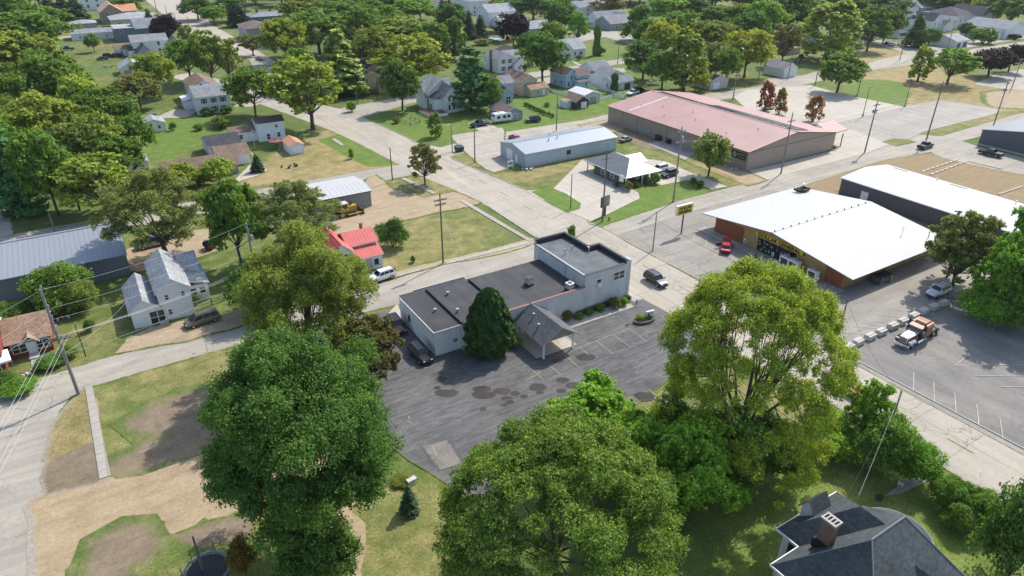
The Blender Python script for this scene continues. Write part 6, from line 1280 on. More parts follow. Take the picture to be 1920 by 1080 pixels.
# ice and gas boxes in front of the store
def storebox(px, py, label, name, cat, w=1.1, l=1.9, h=2.1, doors=True):
    q = P(px, py); o = thing(name, label, cat, (97.6 if name != 'x' else q[0], q[1], .17))
    m = MB(); m.box(-w/2, -l/2, .1, w/2, l/2, h); m.build('cabinet', WHITE, o, bevel=.04)
    m = MB(); m.box(-w/2-.03, -l/2+.25, .7, -w/2, l/2-.25, h-.2); dd = m.build('door', paint('box_dark_door', (.06, .065, .07), .4, .3, 4), o); m = MB(); m.box(-w/2-.03, -l/2+.2, .2, -w/2, l/2-.2, .55); m.build('label_panel', paint('ice_blue', (.2, .42, .6), .5, .2, 4), o)
    m = MB(); m.box(-.3, -.5, h, .3, .6, h+.35); m.build('stacked_goods', paint('mixed_goods', (.5, .3, .3), .7, .5, 6), o, bevel=.04); return o
storebox(1470, 503, 'white ice chest nearer the store entrance', 'ice_chest', 'ice chest'); storebox(1487, 510, 'white ice chest farther from the store entrance', 'ice_chest', 'ice chest')
o = storebox(1526, 525, 'white gas bottle cage along the store front', 'gas_cage', 'gas cage', 1.0, 1.8, 1.9)
for (x, y, lb) in ((1393, 471, 'blue and white accessible parking sign nearer the red car'), (1445, 497, 'blue and white accessible parking sign nearer the ice chests')):
    q = P(x, y); o = thing('parking_sign', lb, 'sign', (q[0], q[1], .1)); m = MB(); m.tube([(0, 0, 0), (0, 0, 2.3)], .03, 6); m.build('post', GALV, o)
    m = MB(); m.box(-.05, -.24, 1.7, -.03, .24, 2.4); f_ = m.build('plate', WHITE, o); m = MB(); m.box(-.06, -.16, 1.8, -.05, .16, 2.2); m.cyl((-.062, 0, 2.2), .08, .01, 10, axis='x'); m.build('symbol', paint('sign_blue', (.03, .1, .35)), f_)
for (x, y, lb, c1) in ((1416, 484, 'red post with grey band outside the store entrance', (.35, .03, .04)), (1427.5, 490, 'blue post with yellow cap outside the store entrance', (.03, .25, .55))):
    q = P(x, y); o = thing('display_post', lb, 'bollard', (q[0], q[1], .1)); m = MB(); m.cyl((0, 0, 0), .13, 1.1, 10); m.build('body', paint('post_'+str(c1[0]), c1), o); m = MB(); m.cyl((0, 0, 1.1), .12, .2, 10); m.build('cap', YELLOWLINE if c1[0] < .1 else GALV, o)
q = P(1460, 497); o = thing('paddling_pool', 'bright blue plastic pool leaning flat beside the ice chests', 'pool', (q[0], q[1], .17)); m = MB(); m.tube([(.6*math.cos(k/8*3.1416), .6*math.sin(k/8*3.1416), .12) for k in range(17)], .09, 6); m.build('rim', paint('pool_blue', (.02, .28, .65), .4), o); m = MB(); m.cyl((0, 0, .02), .58, .06, 16); m.build('basin', paint('pool_blue', (.02, .28, .65), .4), o)
# fire hydrants, bins and yard things
for (x, y, lb) in ((778, 333, 'red hydrant on the corner verge by the street tree'), (1142, 413, 'red hydrant at the office sign')):
    q = P(x, y); o = thing('fire_hydrant', lb, 'hydrant', (q[0], q[1], .03), 0, 'red fire hydrants'); hm_ = paint('hydrant_red', (.35, .04, .03), .5, .1); m = MB(); m.tube([(0, 0, 0), (0, 0, .08), (0, 0, .1), (0, 0, .6), (0, 0, .72), (0, 0, .8)], [.2, .2, .14, .14, .1, .03], 10); m.build('barrel', hm_, o); m = MB(); m.cyl((-.26, 0, .45), .07, .52, 8, axis='x'); m.cyl((0, -.26, .45), .09, .26, 8, axis='y'); m.build('outlets', hm_, o)
q = P(289, 220); o = thing('wheelie_bin', 'teal bin beside the small white outbuilding', 'bin', (q[0], q[1], .05)); tl_ = paint('teal_plastic', (.02, .25, .28), .5); m = MB(); m.box(-.8, -.6, 0, .8, .6, 1.1); m.build('body', tl_, o, bevel=.06); m = MB(); m.box(-.84, -.64, 1.1, .84, .64, 1.2); m.build('lid', tl_, o)
def fence(label, pts, h, mat, pickets=True, name='picket_fence', z=0.02):
    p = [P(*a) for a in pts] if len(pts[0]) == 2 else pts; o = thing(name, label, 'fence', (p[0][0], p[0][1], z)); o3 = p[0]; post = MB(); pan = MB()
    for a, b_ in zip(p, p[1:]):
        a = Vector((a[0]-o3[0], a[1]-o3[1], 0)); b_ = Vector((b_[0]-o3[0], b_[1]-o3[1], 0)); L = (b_-a).length; t = (b_-a).normalized(); k = max(1, int(L/2.2))
        for i in range(k+1): c = a+t*L*i/k; post.box(c.x-.07, c.y-.07, 0, c.x+.07, c.y+.07, h+.12)
        if pickets:
            kk = int(L/.24)
            for i in range(kk): c = a+t*L*(i+.5)/kk; q_ = t*.07; pan.face([(c.x-q_.x, c.y-q_.y, .1), (c.x+q_.x, c.y+q_.y, .1), (c.x+q_.x, c.y+q_.y, h), (c.x-q_.x, c.y-q_.y, h)])
            for z_ in (.35, h-.25): pan.tube([(a.x, a.y, z_), (b_.x, b_.y, z_)], .05, 4)
        else:
            for z_ in np.arange(.15, h, .42): pan.tube([(a.x, a.y, z_+.14), (b_.x, b_.y, z_+.14)], .2, 4) if h > 1.5 else pan.tube([(a.x, a.y, z_+.3), (b_.x, b_.y, z_+.3)], .06, 4)
    pan.build('panel', mat, o); post.build('posts', mat, o); return o
VIN = paint('white_vinyl', (.74, .75, .75), .5, .05)
fence('white picket fence running from the light blue house past the low white house', [(1029,172),(1068,182),(1071,184)], 1.3, VIN)
fence('white picket fence around the low white house lawn', [(1097,161),(1142,174),(1172,186),(1172,178)], 1.3, VIN)
fence('white picket fence beside the pale metal garage', [(1122,190),(1150,183),(1172,186)], 1.3, VIN)
TIM = paint('weathered_timber', (.2, .155, .11), .9, .2)
fence('tall weathered board fence around the round pool', [(885,73),(936,85),(960,80)], 1.9, TIM, False, 'board_fence'); fence('board fence behind the round pool', [(885,73),(905,66),(945,66)], 1.9, TIM, False, 'board_fence')
fence('low wire fence on the corner lawn left of the deck', [(752,228),(770,236),(787,231),(770,222)], .9, paint('thin_grey_wire', (.25, .26, .25)), False, 'wire_fence')
fence('timber rail fence at the deck of the white cross roofed house', [(364,582),(398,571),(425,562),(440,544)], 1.0, paint('grey_rail_timber', (.3, .29, .26), .9, .2), False, 'rail_fence')
q = P(925, 77); o = thing('round_pool', 'round above ground pool with pale water behind the board fence', 'pool', (q[0], q[1], .03)); m = MB(); m.tube([(0, 0, 0), (0, 0, 1.2)], 4.0, 24, cap=False); m.build('wall', VIN, o); m = MB(); m.cyl((0, 0, 1.0), 3.95, .02, 24); m.build('water', paint('pool_water', (.25, .5, .52), .1, .1), o)
q = P(392, 1079); o = thing('trampoline', 'round black trampoline with blue grey rim in the near shade', 'trampoline', (q[0], q[1], .03)); m = MB(); m.cyl((0, 0, .8), 1.75, .02, 28); m.build('mat', paint('trampoline_mat', (.02, .022, .028), .7), o)
m = MB(); m.tube([(2.0*math.cos(6.2832*k/28), 2.0*math.sin(6.2832*k/28), .84) for k in range(29)], .13, 6); m.build('rim_pad', paint('rim_blue', (.17, .21, .27), .6), o)
m = MB()
for k in range(6): m.tube([(2.05*math.cos(1.047*k), 2.05*math.sin(1.047*k), 0), (2.05*math.cos(1.047*k), 2.05*math.sin(1.047*k), 2.2)], .035, 6)
m.build('net_posts', DARKTRIM, o)
q = P(10, 699); o = thing('canopy_tent', 'white pop up tent in front of the tall red house', 'tent', (q[0]-.6, q[1]+.4, .05), .15); tw = paint('tent_fabric', (.7, .71, .76), .8, .06); m = MB(); c4 = [(-1.7, -1.7, 2.2), (1.7, -1.7, 2.2), (1.7, 1.7, 2.2), (-1.7, 1.7, 2.2), (0, 0, 3.0)]; m.solid(c4, [(0, 1, 4), (1, 2, 4), (2, 3, 4), (3, 0, 4)])
for a, b_ in ((0, 1), (1, 2), (2, 3), (3, 0)): pa, pb = c4[a], c4[b_]; m.face([pa, pb, (pb[0], pb[1], 1.95), (pa[0], pa[1], 1.95)])
m.build('roof', tw, o)
for sx_ in (-1.65, 1.65):
    for sy_ in (-1.65, 1.65): m = MB(); m.tube([(sx_, sy_, 0), (sx_, sy_, 2.2)], .03, 6); m.build('leg', GALV, o)
def tote(px, py, label, col, name='storage_bin', w=1.0):
    q = P(px, py); o = thing(name, label, 'bin', (q[0], q[1], .05), R.uniform(0, 1)); mm = paint('tote_'+str(col), col, .45); m = MB(); m.box(-w/2, -.35, 0, w/2, .35, .5); m.build('body', mm, o, bevel=.05); m = MB(); m.box(-w/2-.05, -.4, .5, w/2+.05, .4, .58); m.build('lid', mm, o)
tote(81, 676, 'green storage bin by the red cottage path', (.01, .22, .11)); tote(112, 667, 'blue storage bin at the foot of the road bend pole', (.03, .22, .5))
def junk(px, py, label, cat, name, cols, n=7, rad=1.3, seed=1):
    q = P(px, py); rr = random.Random(seed); o = thing(name, label, cat, (q[0], q[1], .03))
    for k in range(n):
        a, b_ = rr.uniform(-rad, rad), rr.uniform(-rad, rad)*.7; s_ = rr.uniform(.15, .42); m = MB()
        if k % 3: m.box(-s_, -s_*.7, 0, s_, s_*.7, s_*rr.uniform(.8, 1.8))
        else: m.tube([(0, 0, 0), (0, 0, s_*.6), (0, 0, s_*1.6)], [s_*.7, s_*.9, s_*.6], 8)
        x_ = m.build(('pot', 'crate', 'tub')[k % 3], cols[k % len(cols)], o); x_.location = (a, b_, 0); x_.rotation_euler = (0, 0, rr.uniform(0, 3))
jc = [paint('clutter_pale', (.5, .5, .48), .7, .2), paint('clutter_dark', (.05, .05, .05), .7, .2), paint('clutter_terracotta', (.3, .12, .07), .8, .2), paint('clutter_green', (.05, .12, .05), .7, .3)]
junk(14, 726, 'heap of pots and garden clutter under the tent edge', 'garden clutter', 'garden_clutter', jc, 12, 2.0, 2); junk(53, 705, 'pale pots and crates beside the red cottage steps', 'garden clutter', 'garden_clutter', jc, 7, 1.0, 3); junk(118, 596, 'white chairs and black tubs on the lawn behind the road bend pole', 'garden clutter', 'garden_clutter', jc, 8, 1.2, 4)
junk(246, 502, 'white and black yard clutter at the long shed corner', 'garden clutter', 'garden_clutter', jc, 8, 1.2, 5); junk(545, 312, 'row of dark planters on the dry corner lawn', 'planters', 'garden_clutter', [jc[1], jc[3]], 6, 2.0, 6); junk(1036, 172, 'patio things behind the tan house', 'patio things', 'patio_things', jc, 6, 1.8, 7)
junk(1215, 152, 'play things and yard clutter under the dark trees behind the hall', 'yard clutter', 'garden_clutter', jc, 14, 4.0, 8); junk(1000, 222, 'bins at the end of the grey garage', 'bins', 'garden_clutter', [jc[1], jc[3]], 4, .9, 9); junk(772, 905, 'pale bird bath pieces by the small spruce at the lot edge', 'garden ornament', 'garden_ornament', [jc[0], jc[0]], 5, .6, 10)
junk(1500, 115, 'white and dark yard clutter beside the olive tree', 'yard clutter', 'garden_clutter', jc, 12, 4.5, 12); junk(212, 125, 'yard clutter and stones behind the twin door garage', 'yard clutter', 'garden_clutter', jc, 12, 4.0, 13); junk(990, 318, 'stone slabs on the lawn before the blue steel building', 'stone slabs', 'stone_slabs', [jc[0]], 5, 1.6, 14); junk(1372, 318, 'electrical cabinets against the hall corner', 'electrical cabinets', 'electrical_cabinets', [jc[0], GALV], 4, .9, 15)
q = P(519, 278); o = thing('patio_umbrella', 'open red patterned parasol on the patio beside the orange roofed shed', 'parasol', (q[0], q[1], .03)); m = MB(); n = 12; m.solid([(2.0*math.cos(6.2832*k/n), 2.0*math.sin(6.2832*k/n), 2.1) for k in range(n)]+[(0, 0, 2.7)], [(k, (k+1) % n, n) for k in range(n)]); m.build('canopy', paint('parasol_red', (.35, .1, .11), .8, .4, 3.0), o); m = MB(); m.tube([(0, 0, 0), (0, 0, 2.7)], .04, 6); m.build('pole', DARKTRIM, o); m = MB(); m.cyl((0, 0, .7), .8, .05, 14); m.build('table', DARKTRIM, o)
q = P(478, 277); o = thing('flagpole', 'thin white flagpole with flag beside the farmhouse link', 'flagpole', (q[0], q[1], .03)); m = MB(); m.tube([(0, 0, 0), (0, 0, 5)], .05, 6); m.build('pole', WHITE, o); m = MB(); m.box(0, -.02, 3.9, 1.0, .02, 4.6); m.build('flag', paint('flag_cloth', (.4, .3, .35), .8, .4, 5), o)
q = P(476, 312); 
o = thing('road_sign', 'square white road sign frame at the end of the blue steel building', 'sign', (*P(957, 318)[:2], .03)); m = MB(); m.box(-.8, -.06, 0, -.7, .06, 2.2); m.box(.7, -.06, 0, .8, .06, 2.2); m.build('posts', WHITE, o); m = MB(); m.box(-.7, -.05, 1.9, .7, .05, 2.2); m.box(-.7, -.05, .8, .7, .05, 1.0); m.build('frame', WHITE, o)
q = P(1652, 905); o = thing('garden_chair', 'white garden chair on the grass by the old path', 'chair', (*P(1687, 912)[:2], .02), .6); m = MB(); m.box(-.25, -.25, .4, .25, .25, .46); m.build('seat', WHITE, o); m = MB(); m.box(-.25, .2, .46, .25, .27, .95); m.build('backrest', WHITE, o)
for x in (-.22, .22):
    for y in (-.22, .22): m = MB(); m.box(x-.03, y-.03, 0, x+.03, y+.03, .4); m.build('leg', WHITE, o)
o = thing('satellite_dish', 'black satellite dish standing on the lawn behind the charcoal roofed house', 'satellite dish', (*P(1643, 946)[:2], .02)); m = MB(); m.tube([(0, 0, 0), (0, 0, 1.0)], .04, 6); m.build('mast', GALV, o); m = MB(); m.tube([(0, 0, 1.05), (-.1, -.1, 1.1)], [.1, .45], 14); m.build('dish', PLASTIC, o)
# long low timbers round the brown field
for k, (a, b_, lb) in enumerate((((1728,323),(1795,300), 'row of pale timbers, upper line across the brown field'), ((1745,328),(1812,303), 'row of pale timbers, lower line across the brown field'), ((1815,303),(1880,318), 'row of pale timbers along the field road'), ((1872,365),(1918,350), 'row of pale timbers at the white roofed shed end'))):
    pa, pb = P(*a), P(*b_); o = thing('timber_edging', lb, 'timbers', (pa[0], pa[1], .06)); n = 8; m = MB()
    for i in range(n):
        t0, t1 = i/n, (i+.82)/n; v = Vector((pb[0]-pa[0], pb[1]-pa[1], 0)); a_ = v*t0; b_ = v*t1; q_ = v.normalized(); q_ = Vector((-q_.y, q_.x, 0))*.24; up_ = Vector((0, 0, .14)); m.solid([a_-q_, b_-q_, b_+q_, a_+q_, a_-q_+up_, b_-q_+up_, b_+q_+up_, a_+q_+up_], [(4, 5, 6, 7), (0, 1, 5, 4), (1, 2, 6, 5), (2, 3, 7, 6), (3, 0, 4, 7)])
    m.build('timbers', paint('pale_timber', (.5, .44, .34), .9, .2), o)
# ------------------------------------------------------------------ person by the red car
q = P(1373.5, 468); person = thing('person', 'person in grey top and blue jeans standing beside the red car', 'person', (q[0], q[1], .1), math.radians(170))
def skin_body(name, joints, edges, mat, parent, sub=1):
    me = bpy.data.meshes.new(name); me.from_pydata([j[0] for j in joints], edges, []); o = bpy.data.objects.new(name, me); COL.objects.link(o); o.parent = parent
    o.modifiers.new('skin', 'SKIN')
    for v, j in zip(me.skin_vertices[0].data, joints): v.radius = (j[1], j[2] if len(j) > 2 else j[1])
    me.skin_vertices[0].data[0].use_root = True
    s_ = o.modifiers.new('sub', 'SUBSURF'); s_.levels = s_.render_levels = sub; me.materials.append(mat); return o
J = [((0, 0, .95), .15, .11), ((0, 0, 1.15), .15, .1), ((0, 0, 1.38), .18, .11), ((0, 0, 1.5), .06), ((.02, 0, 1.6), .09, .1), ((.02, 0, 1.72), .08, .09),
     ((0, .2, 1.42), .06), ((.04, .25, 1.15), .045), ((.2, .2, .98), .035), ((.26, .18, .95), .03), ((0, -.2, 1.42), .06), ((.02, -.27, 1.15), .045), ((.1, -.26, .92), .035), ((.12, -.26, .85), .03),
     ((0, .1, .88), .09), ((.04, .11, .5), .06), ((0, .11, .1), .045), ((.14, .12, .05), .04), ((0, -.1, .88), .09), ((.0, -.12, .5), .06), ((-.06, -.12, .1), .045), ((.08, -.13, .05), .04)]
skin_body('body', J, [(0, 1), (1, 2), (2, 3), (3, 4), (4, 5), (2, 6), (6, 7), (7, 8), (8, 9), (2, 10), (10, 11), (11, 12), (12, 13), (0, 14), (14, 15), (15, 16), (16, 17), (0, 18), (18, 19), (19, 20), (20, 21)], paint('skin', (.42, .26, .19), .6, .05), person)
JT = [((0, 0, .98), .17, .13), ((0, 0, 1.18), .17, .12), ((0, 0, 1.38), .2, .13), ((0, .21, 1.42), .075), ((.03, .25, 1.2), .06), ((0, -.21, 1.42), .075), ((.01, -.265, 1.2), .06)]
skin_body('shirt', JT, [(0, 1), (1, 2), (2, 3), (3, 4), (2, 5), (5, 6)], paint('grey_shirt', (.35, .33, .34), .8, .1), person)
JL = [((0, 0, .97), .165, .125), ((0, .1, .86), .105), ((.04, .11, .5), .075), ((0, .11, .13), .06), ((0, -.1, .86), .105), ((0, -.12, .5), .075), ((-.06, -.12, .13), .06)]
skin_body('jeans', JL, [(0, 1), (1, 2), (2, 3), (0, 4), (4, 5), (5, 6)], paint('blue_jeans', (.06, .12, .25), .8, .1), person)
m = MB(); m.tube([(.0, 0, 1.64), (-.01, 0, 1.72), (-.01, 0, 1.8)], [.105, .11, .05], 10); m.build('hair', paint('dark_hair', (.04, .028, .02), .7, .1), person)
# ------------------------------------------------------------------ trees
def leaves_mesh(name, cen, nrm, size, rng, mat, aspect=1.5, flat=0.0):
    """Folded rhombic leaf sprays at cen (n,3) facing roughly nrm (n,3)."""
    n = len(cen)
    nr = nrm + rng.normal(0, .6, (n, 3)); nr[:, 2] += flat; nr /= np.linalg.norm(nr, axis=1)[:, None]
    t = rng.normal(0, 1, (n, 3)); t -= nr*(t*nr).sum(1)[:, None]; t /= np.linalg.norm(t, axis=1)[:, None]; bt = np.cross(nr, t)
    s = (size*rng.uniform(.6, 1.35, n))[:, None]
    v = np.empty((n, 4, 3)); fold = nr*s*.18
    v[:, 0] = cen-t*s*aspect*.5; v[:, 1] = cen-bt*s*.5-fold; v[:, 2] = cen+t*s*aspect*.5; v[:, 3] = cen+bt*s*.5-fold
    me = bpy.data.meshes.new(name); me.vertices.add(n*4); me.vertices.foreach_set('co', v.reshape(-1))
    me.loops.add(n*4); me.loops.foreach_set('vertex_index', np.arange(n*4, dtype=np.int32)); me.polygons.add(n)
    me.polygons.foreach_set('loop_start', np.arange(n, dtype=np.int32)*4); me.polygons.foreach_set('loop_total', np.full(n, 4, np.int32))
    me.update(calc_edges=True); me.materials.append(mat); return me
def sph(rng, n):
    v = rng.normal(0, 1, (n, 3)); return v/np.linalg.norm(v, axis=1)[:, None]
def crown(kind, seed, n, size, fine=False):
    """Unit tree: height 1, crown half width .5 (scaled later); returns leaf mesh, trunk mesh. Built at nominal H, W."""
    rng = np.random.default_rng(seed); cl = []      # clumps: centre, radius, squash
    up = 0.25
    if kind == 'broad':
        c0 = np.array([0, 0, .55]); rr = np.array([.38, .38, .36]); k = 230 if fine else 100
        d = sph(rng, k); d[:, 2] = np.where(d[:, 2] < -.55, -d[:, 2], d[:, 2]); r = rng.uniform(.62, 1.05, k)
        lob = 1+.3*np.sin(3*np.arctan2(d[:, 1], d[:, 0])+seed)*np.cos(d[:, 2]*4+seed*2)
        cl = [(c0+d[i]*rr*r[i]*lob[i], rng.uniform(.05, .095) if fine else rng.uniform(.075, .14), .75) for i in range(k)]
    elif kind == 'loose':
        c0 = np.array([0, 0, .54]); rr = np.array([.4, .4, .39]); k = 130 if fine else 70
        d = sph(rng, k); d[:, 2] = np.where(d[:, 2] < -.6, -d[:, 2], d[:, 2]); r = rng.uniform(.5, 1.08, k)
        cl = [(c0+d[i]*rr*r[i], rng.uniform(.035, .085) if fine else rng.uniform(.05, .115), .65) for i in range(k)]
    elif kind == 'vase':
        k = 420
        for i in range(k):
            a = rng.uniform(0, 6.283); q = rng.uniform(0, 1)**.5; z = .97-.36*q**3+rng.normal(0, .02); rad = .46*q
            if i % 3 == 0: z = rng.uniform(.06, .62); rad = rng.uniform(.30, .46)
            cl.append((np.array([rad*math.cos(a), rad*math.sin(a), z]), rng.uniform(.025, .052), .75))
    elif kind == 'locust':
        k = 260
        for i in range(k):
            a = rng.uniform(0, 6.283); q = rng.uniform(0, 1)**.55; z = .95-.42*q**2.2-rng.exponential(.10)+rng.normal(0, .03); rad = .47*q
            cl.append((np.array([rad*math.cos(a), rad*math.sin(a), max(z, .12)]), rng.uniform(.035, .075), .55))
    elif kind == 'bush':
        k = 70 if fine or n > 20000 else 34; d = sph(rng, k); d[:, 2] = abs(d[:, 2]); r = rng.uniform(.5, 1.0, k)
        cl = [(np.array([0, 0, .25])+d[i]*np.array([.36, .36, .52])*r[i], rng.uniform(.1, .2), .9) for i in range(k)]
    elif kind == 'round':
        k = 46; d = sph(rng, k); cl = [(np.array([0, 0, .55])+d[i]*np.array([.34, .34, .3])*rng.uniform(.75, 1.0), rng.uniform(.1, .15), .9) for i in range(k)]
    elif kind == 'upright':
        k = 50
        for i in range(k):
            z = rng.uniform(.14, .97); a = rng.uniform(0, 6.283); w = .40*math.sin(min(1, (1.02-z)/.62)*1.5708)**.8*(1 if z > .2 else .7)
            cl.append((np.array([w*math.cos(a)*rng.uniform(.55, 1), w*math.sin(a)*rng.uniform(.55, 1), z]), rng.uniform(.07, .13), 1.3))
    if cl:
        w = np.array([c[1]**2 for c in cl]); cnt = np.maximum(1, (w/w.sum()*n)).astype(int); P_, N_ = [], []
        ctr = np.mean([c[0] for c in cl], axis=0)
        for (c, r, sq), m_ in zip(cl, cnt):
            ns = max(3, m_//(16 if fine else 9)); d = sph(rng, ns); d[:, 2] = np.where((d[:, 2] < -.3) & (rng.uniform(0, 1, ns) < .65), -d[:, 2], d[:, 2])
            rad = r*(rng.uniform(.2, 1.0, ns)**.5)*(1+.4*np.sin(5*d[:, 0]+7*d[:, 1]+seed)*rng.uniform(0, .55, ns))
            sc = np.array([1, 1, sq]); pick = rng.integers(0, ns, m_); sub = c+d*rad[:, None]*sc
            P_.append(sub[pick]+rng.normal(0, (.22 if kind == 'vase' else .13)*r, (m_, 3))); N_.append((d*.8+(c-ctr)*.8+rng.normal(0, .35, (ns, 3)))[pick])
        P_, N_ = np.concatenate(P_), np.concatenate(N_)
    elif kind in ('pine', 'spruce'):
        P_, N_ = [], []; L_ = 17 if kind == 'spruce' else 12
        for l in range(L_):
            z = .1+.88*(l+rng.uniform(-.2, .2))/L_; w = .5*(1-z)**(.85 if kind == 'spruce' else .6)*(1.0 if kind == 'spruce' else .95)+.02
            nb = max(5, int(15*w/.5)+4)
            for b in range(nb):
                a = rng.uniform(0, 6.283); ln = w*rng.uniform(.7, 1.1); m_ = max(4, int(n/(L_*nb)*ln/.3))
                s = rng.uniform(.15, 1, m_)**.7; dr = -.10 if kind == 'spruce' else .02
                p = np.stack([ln*s*math.cos(a), ln*s*math.sin(a), z+dr*s*w*2+.07*w*s**3*2], 1); p += rng.normal(0, .012+.05*w*.5, (m_, 3))*np.array([1, 1, .45]); P_.append(p)
                N_.append(np.tile([.5*math.cos(a), .5*math.sin(a), .8], (m_, 1)))
        P_, N_ = np.concatenate(P_), np.concatenate(N_)
    else:  # cone: dense clipped-looking arborvitae / column
        z = rng.uniform(0, 1, n)**1.15; a = rng.uniform(0, 6.283, n)
        prof = np.clip(1-z, 0, 1)**.45*np.clip(.55+1.7*z, 0, 1) if kind == 'cone' else np.clip((1-z)*5, 0, 1)**.5*(.85+.15*np.sin(z*9))
        tuft = 1+.10*np.sin(a*9+3*np.sin(z*11))+.07*np.sin(a*17+z*23)+.06*np.sin(z*38+a*3)
        r = .46*prof*tuft*rng.uniform(.86, 1.05, n)
        P_ = np.stack([r*np.cos(a), r*np.sin(a), .02+z*.97], 1); N_ = np.stack([np.cos(a), np.sin(a), np.full(n, .55)], 1)
    return P_, N_, cl
_kinds = {}
SPECS = {  # key: (kind, leaves, leaf size at H, nominal H, W)
    'broad': ('broad', 15000, .33, 12, 11), 'broad4': ('broad', 15000, .33, 12, 11), 'broad5': ('broad', 13000, .33, 12, 11), 'broad2': ('broad', 15000, .33, 12, 11), 'broad3': ('broad', 15000, .33, 12, 11), 'loose': ('loose', 9000, .3, 12, 10), 'loose2': ('loose', 9000, .3, 12, 10),
    'round': ('round', 8000, .24, 7, 7), 'bush': ('bush', 2600, .2, 3, 4), 'bush2': ('bush', 2600, .2, 3, 4), 'upright': ('upright', 8000, .2, 8, 4.5), 'spruce': ('spruce', 12000, .32, 14, 7), 'pine': ('pine', 16000, .34, 16, 9), 'cone': ('cone', 9000, .24, 8, 5), 'column': ('column', 3500, .26, 10, 3),
    'bigmaple': ('broad', 330000, .105, 15, 15), 'bigvase': ('vase', 190000, .10, 15, 15), 'biglocust': ('locust', 200000, .11, 13, 17), 'bigash': ('broad', 150000, .11, 13, 12), 'nearbush': ('bush', 30000, .13, 5, 6), 'nearbush2': ('bush', 30000, .13, 5, 6), 'nearbroad': ('broad', 60000, .15, 9, 8), 'nearcone': ('cone', 60000, .12, 7, 5), 'cedar': ('pine', 60000, .15, 10, 8), 'willow': ('loose', 55000, .12, 12, 12), 'nearloose': ('loose', 45000, .14, 9, 9)}
def branch_mesh(kind, cl, H, W, seed):
    rr = random.Random(seed); m = MB(); r0 = .015*H+.05
    if kind in ('pine', 'spruce', 'cone', 'column'):
        m.tube([(0, 0, 0), (0, 0, H*.5), (0, 0, H*.93)], [r0*.8, r0*.5, .03], 7); return m
    if kind == 'bush':
        for k in range(5): a = k*1.256; m.tube([(0, 0, 0), (.12*W*math.cos(a), .12*W*math.sin(a), H*.3), (.25*W*math.cos(a), .25*W*math.sin(a), H*.65)], [.06, .045, .02], 5)
        return m
    fork = {'vase': .16, 'locust': .3, 'broad': .3, 'loose': .24, 'round': .3, 'upright': .2}[kind]*H
    m.tube([(0, 0, -.2), (0, 0, .15*H*.5), (rr.uniform(-.02, .02)*W, rr.uniform(-.02, .02)*W, fork)], [r0*1.35, r0, r0*.85], 8)
    if kind == 'vase':
        mains = []
        for k in range(10):
            a = k*.628+rr.uniform(-.25, .25); q = rr.uniform(.10, .26); z = rr.uniform(.5, .66)
            e = Vector((q*W*math.cos(a), q*W*math.sin(a), z*H)); s0 = Vector((.01*W*math.cos(a), .01*W*math.sin(a), fork*rr.uniform(.6, 1))); m1 = s0.lerp(e, .35)+Vector((-.02*W*math.cos(a), -.02*W*math.sin(a), .03*H)); m2 = s0.lerp(e, .7)+Vector((rr.uniform(-.15, .15), rr.uniform(-.15, .15), .02*H))
            w_ = r0*rr.uniform(.42, .62); m.tube([s0, m1, m2, e], [w_, w_*.8, w_*.62, w_*.4], 7); mains.append((m1, m2, e, w_))
        for c, r, sq in rr.sample(cl, min(130, len(cl))):
            t = Vector((c[0]*W, c[1]*W, c[2]*H)); m1, m2, e, w_ = min(mains, key=lambda q: (q[2]-t).length+rr.uniform(0, 1.2)); st = rr.choice((m2, e, e, m1.lerp(m2, .6)))
            md = st.lerp(t, .5)+Vector((rr.uniform(-.25, .25), rr.uniform(-.25, .25), .03*H)); q = w_*rr.uniform(.2, .36); m.tube([st, md, t], [q, q*.55, q*.15], 4, cap=False)
        return m
    nl = {'vase': 70, 'loose': 34}.get(kind, 16)
    for c, r, sq in rr.sample(cl, min(nl, len(cl))):
        e = Vector((c[0]*W, c[1]*W, c[2]*H)); s = Vector((0, 0, fork*rr.uniform(.8, 1.0)))
        k = .18 if kind == 'vase' else .3
        mid = s.lerp(e, .45)+Vector((-e.x*.14, -e.y*.14, .04*H)) if kind == 'vase' else s.lerp(e, .5)+Vector((0, 0, -.02*H))
        q = r0*(rr.uniform(.22, .4) if kind == 'vase' else rr.uniform(.3, .48)); m.tube([s, s.lerp(mid, .5), mid, mid.lerp(e, .55)+Vector((rr.uniform(-.2, .2), rr.uniform(-.2, .2), 0)), e], [q, q*.8, q*.6, q*.35, q*.12], 5, cap=False)
        if kind in ('vase', 'loose'):
            e2 = e+Vector((rr.uniform(-.09, .09)*W, rr.uniform(-.09, .09)*W, .05*H)); m.tube([mid, mid.lerp(e2, .5), e2], [q*.5, q*.3, q*.1], 4, cap=False)
    return m
def kind_mesh(key):
    if key in _kinds: return _kinds[key]
    kind, n, sz, H, W = SPECS[key]; seed = sum(ord(c)*(i+3) for i, c in enumerate(key)) % 997
    P_, N_, cl = crown(kind, seed, n, sz, n > 40000); rng = np.random.default_rng(seed+1)
    P_ = P_*np.array([W, W, H]); N_ = N_/np.array([W, W, H])*H
    N_ = N_/np.maximum(np.linalg.norm(N_, axis=1), 1e-6)[:, None]
    con = kind in ('pine', 'spruce', 'cone', 'column')
    me = leaves_mesh('crown_'+key, P_, N_, sz, rng, NEEDLE if con else LEAF, 2.2 if con else 1.4, .45 if kind != 'cone' else .1)
    tr = branch_mesh(kind, cl, H, W, seed).build('trunk', BARK, None, smooth=True); tm = tr.data; bpy.data.objects.remove(tr)
    zs = P_[:, 2]; rad = np.hypot(P_[:, 0], P_[:, 1])
    _kinds[key] = (me, tm, float(np.percentile(zs, 99.5)), 2*float(np.percentile(rad, 97))); return _kinds[key]
